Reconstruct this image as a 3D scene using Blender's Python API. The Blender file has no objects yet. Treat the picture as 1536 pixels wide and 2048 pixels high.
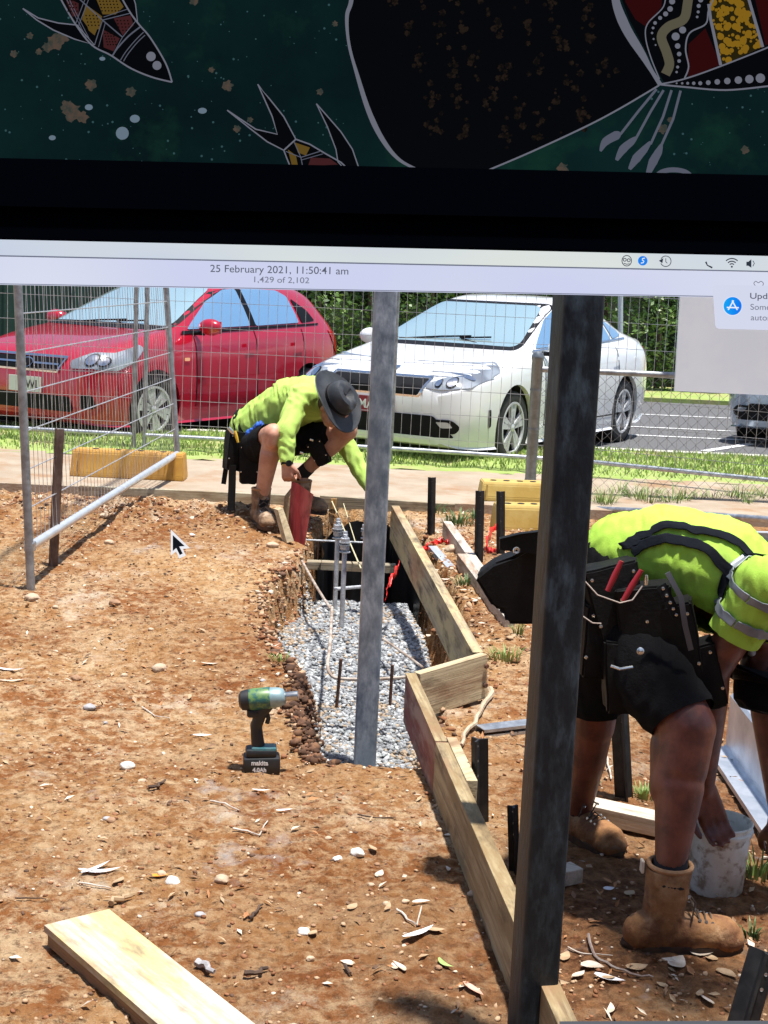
import bpy, bmesh, math, random
import numpy as np
from mathutils import Vector, Matrix, noise
from mathutils.bvhtree import BVHTree
from mathutils.geometry import delaunay_2d_cdt
R = math.radians
random.seed(7)
rng = np.random.default_rng(11)
SC = bpy.context.scene
COL = SC.collection

# ------------------------------------------------------------ camera, sky, sun, exposure
FPX, PITCH, ROLL, EYE = 2900.0, 8.96, 2.6, 1.7      # focal length in pixels of a 1536 px wide frame
cam_d = bpy.data.cameras.new('camera'); cam = bpy.data.objects.new('camera', cam_d); COL.objects.link(cam)
SC.camera = cam
cam_d.sensor_fit = 'HORIZONTAL'; cam_d.sensor_width = 36.0; cam_d.lens = 36.0 * FPX / 1536.0
cam_d.clip_start = 0.02; cam_d.clip_end = 500
FW = Vector((0, math.cos(R(PITCH)), -math.sin(R(PITCH))))
_r0 = Vector((1, 0, 0)); _u0 = Vector((0, math.sin(R(PITCH)), math.cos(R(PITCH))))
RT = _r0 * math.cos(R(ROLL)) + _u0 * math.sin(R(ROLL))
UP = -_r0 * math.sin(R(ROLL)) + _u0 * math.cos(R(ROLL))
M = Matrix((RT, UP, -FW)).transposed().to_4x4(); M.translation = Vector((0, 0, EYE))
cam.matrix_world = M

EXPO = 0.64
SUN_EL, SUN_AZ = 81.5, 122.0       # azimuth from +Y towards +X
wd = bpy.data.worlds.new('World'); SC.world = wd; wd.use_nodes = True
nt = wd.node_tree; nt.nodes.clear()
sky = nt.nodes.new('ShaderNodeTexSky'); sky.sky_type = 'NISHITA'; sky.sun_disc = False
sky.sun_elevation = R(SUN_EL); sky.sun_rotation = R(SUN_AZ)
bg = nt.nodes.new('ShaderNodeBackground'); bg.inputs[1].default_value = 0.10
out = nt.nodes.new('ShaderNodeOutputWorld')
nt.links.new(sky.outputs[0], bg.inputs[0]); nt.links.new(bg.outputs[0], out.inputs[0])
sl = bpy.data.lights.new('sun', 'SUN'); sl.energy = 5.0; sl.angle = R(2.2); sl.color = (1.0, 0.965, 0.9)
so = bpy.data.objects.new('sun', sl); COL.objects.link(so)
_s = Vector((math.cos(R(SUN_EL)) * math.sin(R(SUN_AZ)), math.cos(R(SUN_EL)) * math.cos(R(SUN_AZ)), math.sin(R(SUN_EL))))
so.rotation_euler = _s.to_track_quat('Z', 'Y').to_euler()
so.location = (0, 0, 12)
vs = SC.view_settings; vs.view_transform = 'Standard'; vs.look = 'None'; vs.gamma = 1.0; vs.exposure = EXPO; vs.use_curve_mapping = False

# ------------------------------------------------------------ measuring helpers
def ray(x, y): return FW + RT * ((x - 768) / FPX) + UP * ((1024 - y) / FPX)
def G(x, y, z=0.0):
    d = ray(x, y); t = (z - EYE) / d.z
    return Vector((d.x * t, d.y * t, z))
def D(x, y, Y):
    d = ray(x, y); t = Y / d.y
    return Vector((d.x * t, Y, EYE + d.z * t))
def gz(x, y):
    t = min(max((y - 5.0) / 3.6, 0), 1)
    return .2 * t * t * (3 - 2 * t)
def T(x, y, dz=0.0):
    z = 0.0
    for i in range(30):
        p = G(x, y, z + dz); z = gz(p.x, p.y)
    return p

# ------------------------------------------------------------ objects
OFF = {}
def tag(o, label=None, cat=None, group=None, kind=None):
    if label: o['label'] = label
    if cat: o['category'] = cat
    if group: o['group'] = group
    if kind: o['kind'] = kind
    return o
def thing(name, label, cat, loc=(0, 0, 0), rz=0.0, group=None):
    o = bpy.data.objects.new(name, None); COL.objects.link(o)
    o.location = loc; o.rotation_euler = (0, 0, rz); o.empty_display_size = .1
    OFF[o.name] = Vector(loc)
    return tag(o, label, cat, group)
def place(name, me, m, parent=None, local=False, label=None, cat=None, group=None, kind=None):
    if isinstance(m, (list, tuple)):
        for q in m: me.materials.append(q)
    elif m: me.materials.append(m)
    o = bpy.data.objects.new(name, me); COL.objects.link(o)
    if parent is not None:
        o.parent = parent
        base = OFF.get(parent.name, Vector((0, 0, 0)))
        if not local: me.transform(Matrix.Translation(-base))
        OFF[o.name] = Vector((0, 0, 0)) if local else base
    elif not local:
        n = len(me.vertices)
        if n and kind != 'structure':
            co = np.empty(n * 3); me.vertices.foreach_get('co', co); co = co.reshape(-1, 3)
            c = Vector((float((co[:, 0].min() + co[:, 0].max()) / 2), float((co[:, 1].min() + co[:, 1].max()) / 2), float(co[:, 2].min())))
            me.transform(Matrix.Translation(-c)); o.location = c; OFF[o.name] = c
        else: OFF[o.name] = Vector((0, 0, 0))
    return tag(o, label, cat, group, kind)
class MB:
    def __init__(s): s.v = []; s.f = []; s.mi = []; s.cur = 0
    def add(s, vs_, fs):
        b = len(s.v); s.v += [tuple(p) for p in vs_]
        for f in fs: s.f.append(tuple(i + b for i in f)); s.mi.append(s.cur)
        return s
    def box(s, c, size, rot=None, bev=0.0):
        c = Vector(c); h = Vector(size) / 2; rot = rot or Matrix.Identity(3)
        if bev <= 0:
            vs_ = [c + rot @ Vector((x * h.x, y * h.y, z * h.z)) for x in (-1, 1) for y in (-1, 1) for z in (-1, 1)]
            return s.add(vs_, [(0, 1, 3, 2), (4, 6, 7, 5), (0, 4, 5, 1), (2, 3, 7, 6), (0, 2, 6, 4), (1, 5, 7, 3)])
        bm = bmesh.new(); bmesh.ops.create_cube(bm, size=1)
        for v in bm.verts: v.co = Vector((v.co.x * size[0], v.co.y * size[1], v.co.z * size[2]))
        bmesh.ops.bevel(bm, geom=list(bm.edges), offset=bev, segments=2, affect='EDGES', profile=.5)
        for v in bm.verts: v.co = c + rot @ v.co
        s.bm(bm); bm.free(); return s
    def bm(s, bm):
        bm.verts.index_update()
        return s.add([v.co.copy() for v in bm.verts], [[v.index for v in f.verts] for f in bm.faces])
    def tube(s, pts, r, n=8, cap=True):
        pts = [Vector(p) for p in pts]
        rs = r if isinstance(r, (list, tuple)) else [r] * len(pts)
        vs_ = []; prev = None
        for i, p in enumerate(pts):
            t = (pts[min(i + 1, len(pts) - 1)] - pts[max(i - 1, 0)]).normalized()
            if prev is None:
                a = t.orthogonal().normalized()
            else:
                a = prev - t * prev.dot(t)
                a = a.normalized() if a.length > 1e-6 else t.orthogonal().normalized()
            prev = a; b = t.cross(a)
            for k in range(n):
                q = 2 * math.pi * k / n
                vs_.append(p + (a * math.cos(q) + b * math.sin(q)) * rs[i])
        fs = []
        for i in range(len(pts) - 1):
            for k in range(n):
                k2 = (k + 1) % n
                fs.append((i * n + k, i * n + k2, (i + 1) * n + k2, (i + 1) * n + k))
        if cap: fs.append(tuple(range(n - 1, -1, -1))); fs.append(tuple((len(pts) - 1) * n + k for k in range(n)))
        return s.add(vs_, fs)
    def lathe(s, prof, o=(0, 0, 0), axis=(0, 0, 1), n=24, scale=(1, 1), xdir=None):
        o = Vector(o); ax = Vector(axis).normalized()
        a = (Vector(xdir) - ax * Vector(xdir).dot(ax)).normalized() if xdir is not None else ax.orthogonal().normalized()
        b = ax.cross(a)
        vs_ = []
        for (r, h) in prof:
            for k in range(n):
                q = 2 * math.pi * k / n
                vs_.append(o + ax * h + a * (math.cos(q) * r * scale[0]) + b * (math.sin(q) * r * scale[1]))
        fs = []
        for i in range(len(prof) - 1):
            for k in range(n):
                k2 = (k + 1) % n
                fs.append((i * n + k, i * n + k2, (i + 1) * n + k2, (i + 1) * n + k))
        return s.add(vs_, fs)
    def prism(s, poly, w):
        """closed polygon of points extruded along vector w"""
        poly = [Vector(p) for p in poly]; w = Vector(w); n = len(poly)
        return s.add(poly + [p + w for p in poly],
                     [tuple(range(n - 1, -1, -1)), tuple(range(n, 2 * n))] + [(i, (i + 1) % n, n + (i + 1) % n, n + i) for i in range(n)])
    def mesh(s, name, smooth=False):
        me = bpy.data.meshes.new(name); me.from_pydata(s.v, [], s.f); me.update()
        if any(s.mi): me.polygons.foreach_set('material_index', s.mi)
        bm = bmesh.new(); bm.from_mesh(me); bmesh.ops.recalc_face_normals(bm, faces=bm.faces); bm.to_mesh(me); bm.free()
        if smooth: shade(me)
        return me
    def build(s, name, m, parent=None, local=False, smooth=False, **k):
        return place(name, s.mesh(name, smooth), m, parent, local, **k)
def shade(me, ang=40):
    me.polygons.foreach_set('use_smooth', [True] * len(me.polygons))
    if hasattr(me, 'set_sharp_from_angle'): me.set_sharp_from_angle(angle=R(ang))
    return me
def copy_tree(o, parent=None):
    c = o.copy(); COL.objects.link(c)
    if parent is not None: c.parent = parent
    for ch in list(o.children): copy_tree(ch, c)
    return c
def frame(d, up=(0, 0, 1)):
    d = Vector(d).normalized(); u = Vector(up)
    if abs(d.dot(u)) > .99: u = Vector((0, 1, 0))
    s = d.cross(u).normalized(); u = s.cross(d)
    return Matrix((d, -s, u)).transposed()          # columns: along, side, up
def evaluated(me, mods):
    o = bpy.data.objects.new('tmp', me); COL.objects.link(o)
    for kind, kw in mods:
        md = o.modifiers.new(kind, kind)
        for k, v in kw.items(): setattr(md, k, v)
    bpy.context.view_layer.update()
    dg = bpy.context.evaluated_depsgraph_get()
    r = bpy.data.meshes.new_from_object(o.evaluated_get(dg))
    bpy.data.objects.remove(o); return r

# ------------------------------------------------------------ noise in numpy
def _grad(ix, iy, seed):
    h = (ix.astype(np.int64) * 374761393 + iy.astype(np.int64) * 668265263 + seed * 1274126177) & 0xffffffff
    h = ((h ^ (h >> 13)) * 1274126177) & 0xffffffff
    a = (h & 0xffff) / 65535.0 * 2 * np.pi
    return np.cos(a), np.sin(a)
def pn(x, y, seed=0):
    x0 = np.floor(x); y0 = np.floor(y); fx = x - x0; fy = y - y0
    u = fx * fx * fx * (fx * (fx * 6 - 15) + 10); v = fy * fy * fy * (fy * (fy * 6 - 15) + 10)
    r = 0
    n = []
    for dx in (0, 1):
        for dy in (0, 1):
            gx, gy = _grad(x0 + dx, y0 + dy, seed)
            n.append(gx * (fx - dx) + gy * (fy - dy))
    return (n[0] * (1 - u) * (1 - v) + n[2] * u * (1 - v) + n[1] * (1 - u) * v + n[3] * u * v) * 1.4
def fbm(x, y, o=4, seed=0):
    r = 0; a = 1
    for i in range(o): r = r + a * pn(x * 2 ** i, y * 2 ** i, seed + i); a *= .5
    return r

# ------------------------------------------------------------ materials
MATS = {}
def mat(name, c1, c2=None, scale=8.0, rough=.6, metal=0.0, bump=0.0, bscale=None, detail=6, lo=.4, hi=.6, stretch=None,
        spec=.5, coat=0.0, emit=None, c3=None, s3=3.0, t3=(.6, .7), rvar=0.0, alpha=None, sss=0.0, trans=0.0):
    if name in MATS: return MATS[name]
    m = bpy.data.materials.new(name); m.use_nodes = True; MATS[name] = m
    n = m.node_tree.nodes; l = m.node_tree.links; b = n['Principled BSDF']
    b.inputs['Roughness'].default_value = rough; b.inputs['Metallic'].default_value = metal
    b.inputs['Specular IOR Level'].default_value = spec; b.inputs['Coat Weight'].default_value = coat; b.inputs['Coat Roughness'].default_value = .04
    b.inputs['Base Color'].default_value = (*c1, 1)
    if sss: b.inputs['Subsurface Weight'].default_value = sss; b.inputs['Subsurface Radius'].default_value = (.02, .008, .004); b.inputs['Subsurface Scale'].default_value = .5
    if trans: b.inputs['Transmission Weight'].default_value = trans
    tc = n.new('ShaderNodeTexCoord'); mp = n.new('ShaderNodeMapping'); l.new(tc.outputs['Object'], mp.inputs[0])
    if stretch: mp.inputs['Scale'].default_value = stretch
    def nz(s, d=detail):
        t = n.new('ShaderNodeTexNoise'); t.inputs['Scale'].default_value = s; t.inputs['Detail'].default_value = d
        t.inputs['Roughness'].default_value = .62; l.new(mp.outputs[0], t.inputs['Vector']); return t
    def ramp(src, a, bb):
        r = n.new('ShaderNodeMapRange'); r.inputs['From Min'].default_value = a; r.inputs['From Max'].default_value = bb
        l.new(src, r.inputs[0]); return r.outputs[0]
    def mix(f, a, c):
        x = n.new('ShaderNodeMix'); x.data_type = 'RGBA'; l.new(f, x.inputs['Factor'])
        if isinstance(a, tuple): x.inputs['A'].default_value = (*a, 1)
        else: l.new(a, x.inputs['A'])
        x.inputs['B'].default_value = (*c, 1); return x.outputs['Result']
    colr = None
    if c2 is not None:
        t = nz(scale); colr = mix(ramp(t.outputs['Fac'], lo, hi), c1, c2)
        if c3 is not None: colr = mix(ramp(nz(s3).outputs['Fac'], *t3), colr, c3)
        l.new(colr, b.inputs['Base Color'])
        if rvar:
            q = n.new('ShaderNodeMapRange'); q.inputs['To Min'].default_value = rough - rvar; q.inputs['To Max'].default_value = rough + rvar
            l.new(t.outputs['Fac'], q.inputs[0]); l.new(q.outputs[0], b.inputs['Roughness'])
    if emit is not None:
        b.inputs['Base Color'].default_value = (0, 0, 0, 1); b.inputs['Specular IOR Level'].default_value = 0; b.inputs['Roughness'].default_value = 1
        if colr is not None:
            for lk in list(b.inputs['Base Color'].links): l.remove(lk)
            l.new(colr, b.inputs['Emission Color'])
        else: b.inputs['Emission Color'].default_value = (*c1, 1)
        b.inputs['Emission Strength'].default_value = emit
    if bump:
        t = nz(bscale or scale * 3, 8); bp = n.new('ShaderNodeBump'); bp.inputs['Strength'].default_value = bump; bp.inputs['Distance'].default_value = .01
        l.new(t.outputs['Fac'], bp.inputs['Height']); l.new(bp.outputs[0], b.inputs['Normal'])
    return m
def s2l(r, g, b):
    f = lambda c: (c / 255 / 12.92) if c <= 10 else ((c / 255 + .055) / 1.055) ** 2.4
    return (f(r), f(g), f(b))
EM = 2 ** -EXPO
def em(name, r, g, b, k=1.0, **kw): return mat(name, s2l(r, g, b), emit=EM * k, **kw)

def dirt_material():
    m = bpy.data.materials.new('dirt'); m.use_nodes = True
    n = m.node_tree.nodes; l = m.node_tree.links; b = n['Principled BSDF']
    b.inputs['Roughness'].default_value = .95; b.inputs['Specular IOR Level'].default_value = .15
    g = n.new('ShaderNodeNewGeometry')
    def nz(s, d=8, ro=.65, off=0):
        mp = n.new('ShaderNodeMapping'); mp.inputs['Location'].default_value = (off, off * .7, 0); l.new(g.outputs['Position'], mp.inputs[0])
        t = n.new('ShaderNodeTexNoise'); t.inputs['Scale'].default_value = s; t.inputs['Detail'].default_value = d; t.inputs['Roughness'].default_value = ro
        l.new(mp.outputs[0], t.inputs['Vector']); return t.outputs['Fac']
    def ramp(src, a, c, lo=0, hi=1):
        r = n.new('ShaderNodeMapRange'); r.inputs['From Min'].default_value = a; r.inputs['From Max'].default_value = c
        r.inputs['To Min'].default_value = lo; r.inputs['To Max'].default_value = hi; l.new(src, r.inputs[0]); return r.outputs[0]
    def mix(f, a, c):
        x = n.new('ShaderNodeMix'); x.data_type = 'RGBA'; l.new(f, x.inputs['Factor'])
        for k, v in (('A', a), ('B', c)):
            if isinstance(v, tuple): x.inputs[k].default_value = (*v, 1)
            else: l.new(v, x.inputs[k])
        return x.outputs['Result']
    def mul(a, c):
        x = n.new('ShaderNodeMath'); x.operation = 'MULTIPLY'; l.new(a, x.inputs[0])
        if isinstance(c, float): x.inputs[1].default_value = c
        else: l.new(c, x.inputs[1])
        return x.outputs[0]
    RED, TAN, PALE, DARK = (.30, .115, .036), (.46, .255, .110), (.62, .44, .26), (.075, .030, .012)
    c = mix(ramp(nz(1.3, 5), .42, .58), RED, TAN)
    c = mix(ramp(nz(3.2, 8, .78, 31), .50, .66), c, (.60, .43, .26))
    c = mix(ramp(nz(17, 6, .75, 3), .46, .62), c, PALE)
    c = mix(ramp(nz(38, 6, .75, 9), .50, .70), c, DARK)
    big = mix(ramp(nz(.75, 4, .6, 41), .40, .60), (1.0, 1.0, 1.0), (.76, .66, .58))
    mm = n.new('ShaderNodeMix'); mm.data_type = 'RGBA'; mm.blend_type = 'MULTIPLY'; mm.inputs['Factor'].default_value = 1.0; l.new(c, mm.inputs['A']); l.new(big, mm.inputs['B']); c = mm.outputs['Result']
    c = mix(mul(ramp(nz(1.5, 9, .78, 61), .56, .66), .8), c, (.66, .54, .40))
    # shade put into the soil colour: darker red-brown towards the near right
    sx = n.new('ShaderNodeSeparateXYZ'); l.new(g.outputs['Position'], sx.inputs[0])
    ad = n.new('ShaderNodeMath'); ad.operation = 'MULTIPLY_ADD'; l.new(sx.outputs['Y'], ad.inputs[0]); ad.inputs[1].default_value = -.55
    l.new(sx.outputs['X'], ad.inputs[2])
    near_shade = ramp(ad.outputs[0], -2.35, -1.35)
    nn = ramp(nz(2.6, 6, .7, 5), .34, .62, .35, 1)
    c = mix(mul(near_shade, nn), c, mix(ramp(nz(26, 6, .7, 1), .42, .62), (.085, .033, .014), (.30, .14, .062)))
    # grey ash patches
    c = mix(mul(ramp(nz(1.0, 6, .75, 21), .60, .70), .7), c, (.55, .52, .50))
    l.new(c, b.inputs['Base Color'])
    bp = n.new('ShaderNodeBump'); bp.inputs['Strength'].default_value = 1.0; bp.inputs['Distance'].default_value = .030
    h = n.new('ShaderNodeMath'); h.operation = 'MULTIPLY_ADD'; l.new(nz(22, 8, .7), h.inputs[0]); h.inputs[1].default_value = 1.0; l.new(mul(nz(75, 5, .7), .45), h.inputs[2])
    l.new(h.outputs[0], bp.inputs['Height']); l.new(bp.outputs[0], b.inputs['Normal'])
    return m

mDirt = dirt_material()
mGrav = mat('gravel', (.37, .39, .40), (.24, .25, .27), 30, .85, bump=.6, bscale=120)
mConc = mat('concrete', (.38, .31, .235), (.32, .25, .18), 3, .9, bump=.5, bscale=60, c3=(.30, .18, .10), s3=2.6, t3=(.50, .68))
mAsph = mat('asphalt', (.085, .085, .09), (.13, .13, .135), 60, .85, bump=.5, bscale=150, lo=.3, hi=.7)
mGrassG = mat('grass_ground', (.24, .33, .07), (.30, .38, .11), 6, .95, bump=.7, bscale=60, c3=(.36, .30, .15), s3=2.2, t3=(.50, .66))
mBlade = mat('grass_blade', (.20, .34, .06), (.32, .42, .12), 5, .6)
mWhiteP = mat('white_line', (.75, .75, .75), (.35, .35, .36), 12, .7, lo=.45, hi=.7)
mGalv = mat('galvanised', (.33, .35, .38), (.55, .58, .62), 26, .42, .75, bump=.15, bscale=60, lo=.35, hi=.65, c3=(.22, .24, .28), s3=9, t3=(.5, .75), rvar=.1)
mGalvD = mat('galvanised_dark', (.17, .19, .215), (.30, .33, .36), 22, .45, .7, bump=.1, bscale=60, lo=.3, hi=.75, c3=(.10, .115, .13), s3=5, t3=(.45, .8), rvar=.12)
mGalvB = mat('galvanised_bright', (.72, .75, .80), (.58, .62, .68), 14, .35, .55, lo=.4, hi=.7)
mWire = mat('fence_wire', (.60, .60, .64), (.42, .42, .45), 20, .4, .5)
mPipe = mat('fence_pipe', (.34, .36, .38), (.20, .20, .21), 12, .5, .55, bump=.2, bscale=50)
mRust = mat('rusty_steel', (.16, .07, .04), (.07, .035, .025), 30, .85, .2, bump=.5)
mBlackS = mat('black_steel', (.012, .012, .014), (.03, .028, .028), 20, .55, .3)
mWood = mat('old_timber', (.42, .33, .22), (.24, .18, .12), 3, .85, stretch=(1, 1, 1), bump=.4, bscale=20, c3=(.55, .50, .40), s3=6, t3=(.5, .7))
mHole = mat('trench_shade_black', (.006, .006, .007), (.02, .02, .022), 6, .35)  # black for the sheet that darkens the deep end of the trench

def timber(name, base, dark, top=None, d=(0, 1, 0)):
    """plank material: grain runs along d, colours differ between planks"""
    m = bpy.data.materials.new(name); m.use_nodes = True
    n = m.node_tree.nodes; l = m.node_tree.links; b = n['Principled BSDF']; b.inputs['Roughness'].default_value = .85
    g = n.new('ShaderNodeTexCoord')
    F = frame(d).transposed()
    cx = []
    for i in range(3):
        dp = n.new('ShaderNodeVectorMath'); dp.operation = 'DOT_PRODUCT'; l.new(g.outputs['Object'], dp.inputs[0]); dp.inputs[1].default_value = F[i]; cx.append(dp.outputs['Value'])
    cb = n.new('ShaderNodeCombineXYZ'); 
    for i in range(3): l.new(cx[i], cb.inputs[i])
    def nz(sc, det, off=0):
        mp = n.new('ShaderNodeMapping'); mp.inputs['Scale'].default_value = sc; mp.inputs['Location'].default_value = (off, off, off); l.new(cb.outputs[0], mp.inputs[0])
        t = n.new('ShaderNodeTexNoise'); t.inputs['Scale'].default_value = 1; t.inputs['Detail'].default_value = det; t.inputs['Roughness'].default_value = .65; l.new(mp.outputs[0], t.inputs['Vector']); return t.outputs['Fac']
    def mix(f, a, c, lo, hi):
        r = n.new('ShaderNodeMapRange'); r.inputs['From Min'].default_value = lo; r.inputs['From Max'].default_value = hi; l.new(f, r.inputs[0])
        x = n.new('ShaderNodeMix'); x.data_type = 'RGBA'; l.new(r.outputs[0], x.inputs['Factor'])
        for k, v in (('A', a), ('B', c)):
            if isinstance(v, tuple): x.inputs[k].default_value = (*v, 1)
            else: l.new(v, x.inputs[k])
        return x.outputs['Result']
    c = mix(nz((1.5, 45, 45), 6), base, dark, .42, .66)
    if top: c = mix(nz((2.2, 9, 9), 5, 4), c, top, .44, .58)
    c = mix(nz((5, 14, 14), 5, 8), c, tuple(v * .4 for v in dark), .52, .74)
    c = mix(nz((1.6, 5, 5), 8, 13), c, (.26, .14, .07), .54, .70)
    l.new(c, b.inputs['Base Color'])
    bp = n.new('ShaderNodeBump'); bp.inputs['Strength'].default_value = .7; bp.inputs['Distance'].default_value = .004
    l.new(nz((3, 120, 120), 6), bp.inputs['Height']); l.new(bp.outputs[0], b.inputs['Normal'])
    return m

# ------------------------------------------------------------ THE GROUND
PIT = [(-.20, 4.98), (-.22, 5.25), (-.31, 5.55), (-.30, 5.85), (-.35, 6.15), (-.50, 6.5), (-.57, 6.9), (-.55, 7.4), (-.46, 7.8), (-.42, 8.6), (-.38, 9.52),
       (.10, 9.5), (.22, 8.6), (.34, 7.6), (.43, 6.7), (.36, 6.2), (.26, 5.7), (.24, 5.3), (.20, 5.0)]
def sdist(X, Y, poly):
    n = len(poly); d = np.full(X.shape, 1e9); ins = np.zeros(X.shape, bool)
    for i in range(n):
        ax, ay = poly[i]; bx, by = poly[(i + 1) % n]
        ex, ey = bx - ax, by - ay
        t = np.clip(((X - ax) * ex + (Y - ay) * ey) / (ex * ex + ey * ey), 0, 1)
        d = np.minimum(d, np.hypot(X - ax - t * ex, Y - ay - t * ey))
        c = ((ay > Y) != (by > Y)) & (X < ex * (Y - ay) / (ey + 1e-12) + ax)
        ins ^= c
    return np.where(ins, d, -d)
def sms(t): t = np.clip(t, 0, 1); return t * t * (3 - 2 * t)
def height(X, Y):
    z = .2 * sms((Y - 5.0) / 3.6)
    near = (np.abs(X) < 8) & (Y < 10.5) & (Y > -2)
    rough = .014 * fbm(X * 1.7, Y * 1.7, 3, 1) + .010 * np.abs(pn(X * 4.2, Y * 4.2, 12)) + .011 * np.abs(fbm(X * 9, Y * 9, 3, 5)) + .006 * fbm(X * 30, Y * 30, 3, 8)
    bank = .05 * sms((Y - 8.3) / .5) * sms((9.6 - Y) / .5) * sms((-.55 - X) / .3)
    z = z + np.where(near, rough + bank * (1 + fbm(X * 6, Y * 6, 3, 3)), 0)
    # spoil heaped beside the trench on the right and against the timber
    z = z + .05 * np.exp(-((X - .62) / .22) ** 2) * sms((Y - 5.9) / .8) * sms((8.6 - Y) / .8)
    s = sdist(X + .04 * fbm(X * 7, Y * 7, 3, 20), Y + .04 * fbm(X * 6, Y * 6, 3, 30), PIT)
    deep = .27 - .17 * sms((Y - 5.5) / 2.2) + .85 * sms((Y - 7.98) / .30)
    wall = sms((s + .015) / np.where(Y > 7.2, .10, .11))
    side = sms((X - np.interp(Y, [5.7, 6.2, 6.7, 7.3, 8.0], [.32, .26, .27, .22, .14])) / .06) * sms((Y - 5.95) / .2)
    deep = deep + .30 * side
    z = z * (1 - wall) + wall * (-deep + np.where(s > 0, .008 * fbm(X * 14, Y * 14, 2, 40), 0))
    z = np.where((Y > 9.62) & (np.abs(X) < 60), .2 - .02 * sms((Y - 9.62) / .1) - .0 * Y, z)
    return z
def sheet(xs, ys, hf):
    X, Y = np.meshgrid(xs, ys); Z = hf(X, Y)
    nx, ny = len(xs), len(ys)
    v = np.stack([X.ravel(), Y.ravel(), Z.ravel()], 1)
    i = np.arange(nx - 1)[None, :] + nx * np.arange(ny - 1)[:, None]
    f = np.stack([i, i + 1, i + 1 + nx, i + nx], -1).reshape(-1, 4)
    me = bpy.data.meshes.new('sheet'); me.vertices.add(len(v)); me.vertices.foreach_set('co', v.ravel())
    me.loops.add(f.size); me.loops.foreach_set('vertex_index', f.ravel())
    me.polygons.add(len(f)); me.polygons.foreach_set('loop_start', np.arange(len(f)) * 4); me.polygons.foreach_set('loop_total', np.full(len(f), 4))
    me.update(); return me
xs = np.concatenate([[-150, -80, -40, -20, -10, -7, -5, -4, -3.4], np.arange(-2.9, 2.9, .017), [3.1, 3.5, 4, 5, 7, 10, 20, 40, 80, 150]])
ys = np.concatenate([[-60, -30, -12, -6, -3, 0, 1, 1.8, 2.3], np.arange(2.7, 9.9, .019), [10.1, 11, 12, 16, 30, 60, 120, 250]])
def Hs(X, Y):
    z = height(X, Y)
    return np.where(Y > 12, .16, z)
g = sheet(xs, ys, Hs); g.polygons.foreach_set('use_smooth', [True] * len(g.polygons))
ground = place('dirt_ground', g, mDirt, kind='structure')
def Hz(x, y): return float(Hs(np.array([x]), np.array([y]))[0])

# slab footpath, verge, kerb, car park: sheets laid a few millimetres above each other
def gsheet(name, poly, z, th, m, kind='structure'):
    mb = MB(); mb.prism([(x, y, z - th) for x, y in poly], (0, 0, th)); return mb.build(name, m, kind=kind)
gsheet('concrete_path', [(-30, 9.62), (30, 9.62), (30, 11.35), (1.6, 11.40), (-30, 11.75)], .262, .22, mConc)
gsheet('kerb', [(-40, 13.22), (40, 13.22), (40, 13.36), (-40, 13.36)], .292, .14, mat('kerb_concrete', (.62, .60, .55), (.4, .38, .33), 8, .9))
def vh(X, Y): return .262 + .02 * fbm(X * 3, Y * 3, 3, 77) + .02 * sms((Y - 11.5) / .5)
verge = place('grass_verge', sheet(np.arange(-12, 14, .12), np.arange(11.3, 13.25, .12), vh), mGrassG, kind='structure')
gsheet('car_park', [(-60, 13.36), (60, 13.36), (60, 20.7), (-60, 20.7)], .20, .1, mAsph)
gsheet('far_grass', [(-60, 20.7), (60, 20.7), (60, 60), (-60, 60)], .26, .12, mGrassG)
mb = MB()
for (a, b) in (((1300, 915), (1362, 905)), ((1408, 903), (1505, 888))):
    p, q = G(*a, .2), G(*b, .2); d = (q - p).normalized(); s = Vector((-d.y, d.x, 0)) * .05
    mb.prism([Vector((v.x, v.y, .2045)) for v in (p - s, q - s, q + s, p + s)], (0, 0, .0015))
for y in (15.6, 16.6, 18.4):
    mb.box((3.6, y, .2055), (2.6, .08, .002))
mb.build('parking_line_paint', mWhiteP, kind='structure')

# grass blades on the verge (nobody could count them)
def blades(name, pts, hmin, hmax, w, m, lean=.5, **k):
    mb = MB()
    for (x, y, z) in pts:
        h = random.uniform(hmin, hmax); a = random.uniform(0, 6.28); l = random.uniform(.1, lean) * h; b = random.uniform(0, 6.28)
        dx, dy = math.cos(a) * w / 2, math.sin(a) * w / 2; lx, ly = math.cos(b) * l, math.sin(b) * l
        mb.add([(x - dx, y - dy, z), (x + dx, y + dy, z), (x + lx * .5 + dx * .7, y + ly * .5 + dy * .7, z + h * .6), (x + lx * .5 - dx * .7, y + ly * .5 - dy * .7, z + h * .6), (x + lx, y + ly, z + h)],
               [(0, 1, 2, 3), (3, 2, 4)])
    return mb
pts = []
for i in range(20000):
    x = random.uniform(-4.6, 4.6); y = 11.5 + 1.72 * random.random() ** .8
    pts.append((x, y, float(vh(np.array([x]), np.array([y]))[0]) - .005))
me = blades('g', pts, .02, .055, .012, None).mesh('g')
me.materials.append(mBlade)
for i, c in enumerate([((.34, .44, .10), (.44, .52, .18)), ((.18, .30, .06), (.26, .38, .09)), ((.50, .48, .22), (.40, .40, .18))]): me.materials.append(mat('blade_tint%d' % i, c[0], c[1], 5, .6))
mi = rng.choice([0, 1, 2, 3], size=len(me.polygons) // 2, p=[.35, .25, .22, .18]); me.polygons.foreach_set('material_index', np.repeat(mi, 2))
place('verge_grass', me, None, kind='stuff', label='short bright green grass along the strip in front of the parked cars', cat='grass')

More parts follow.
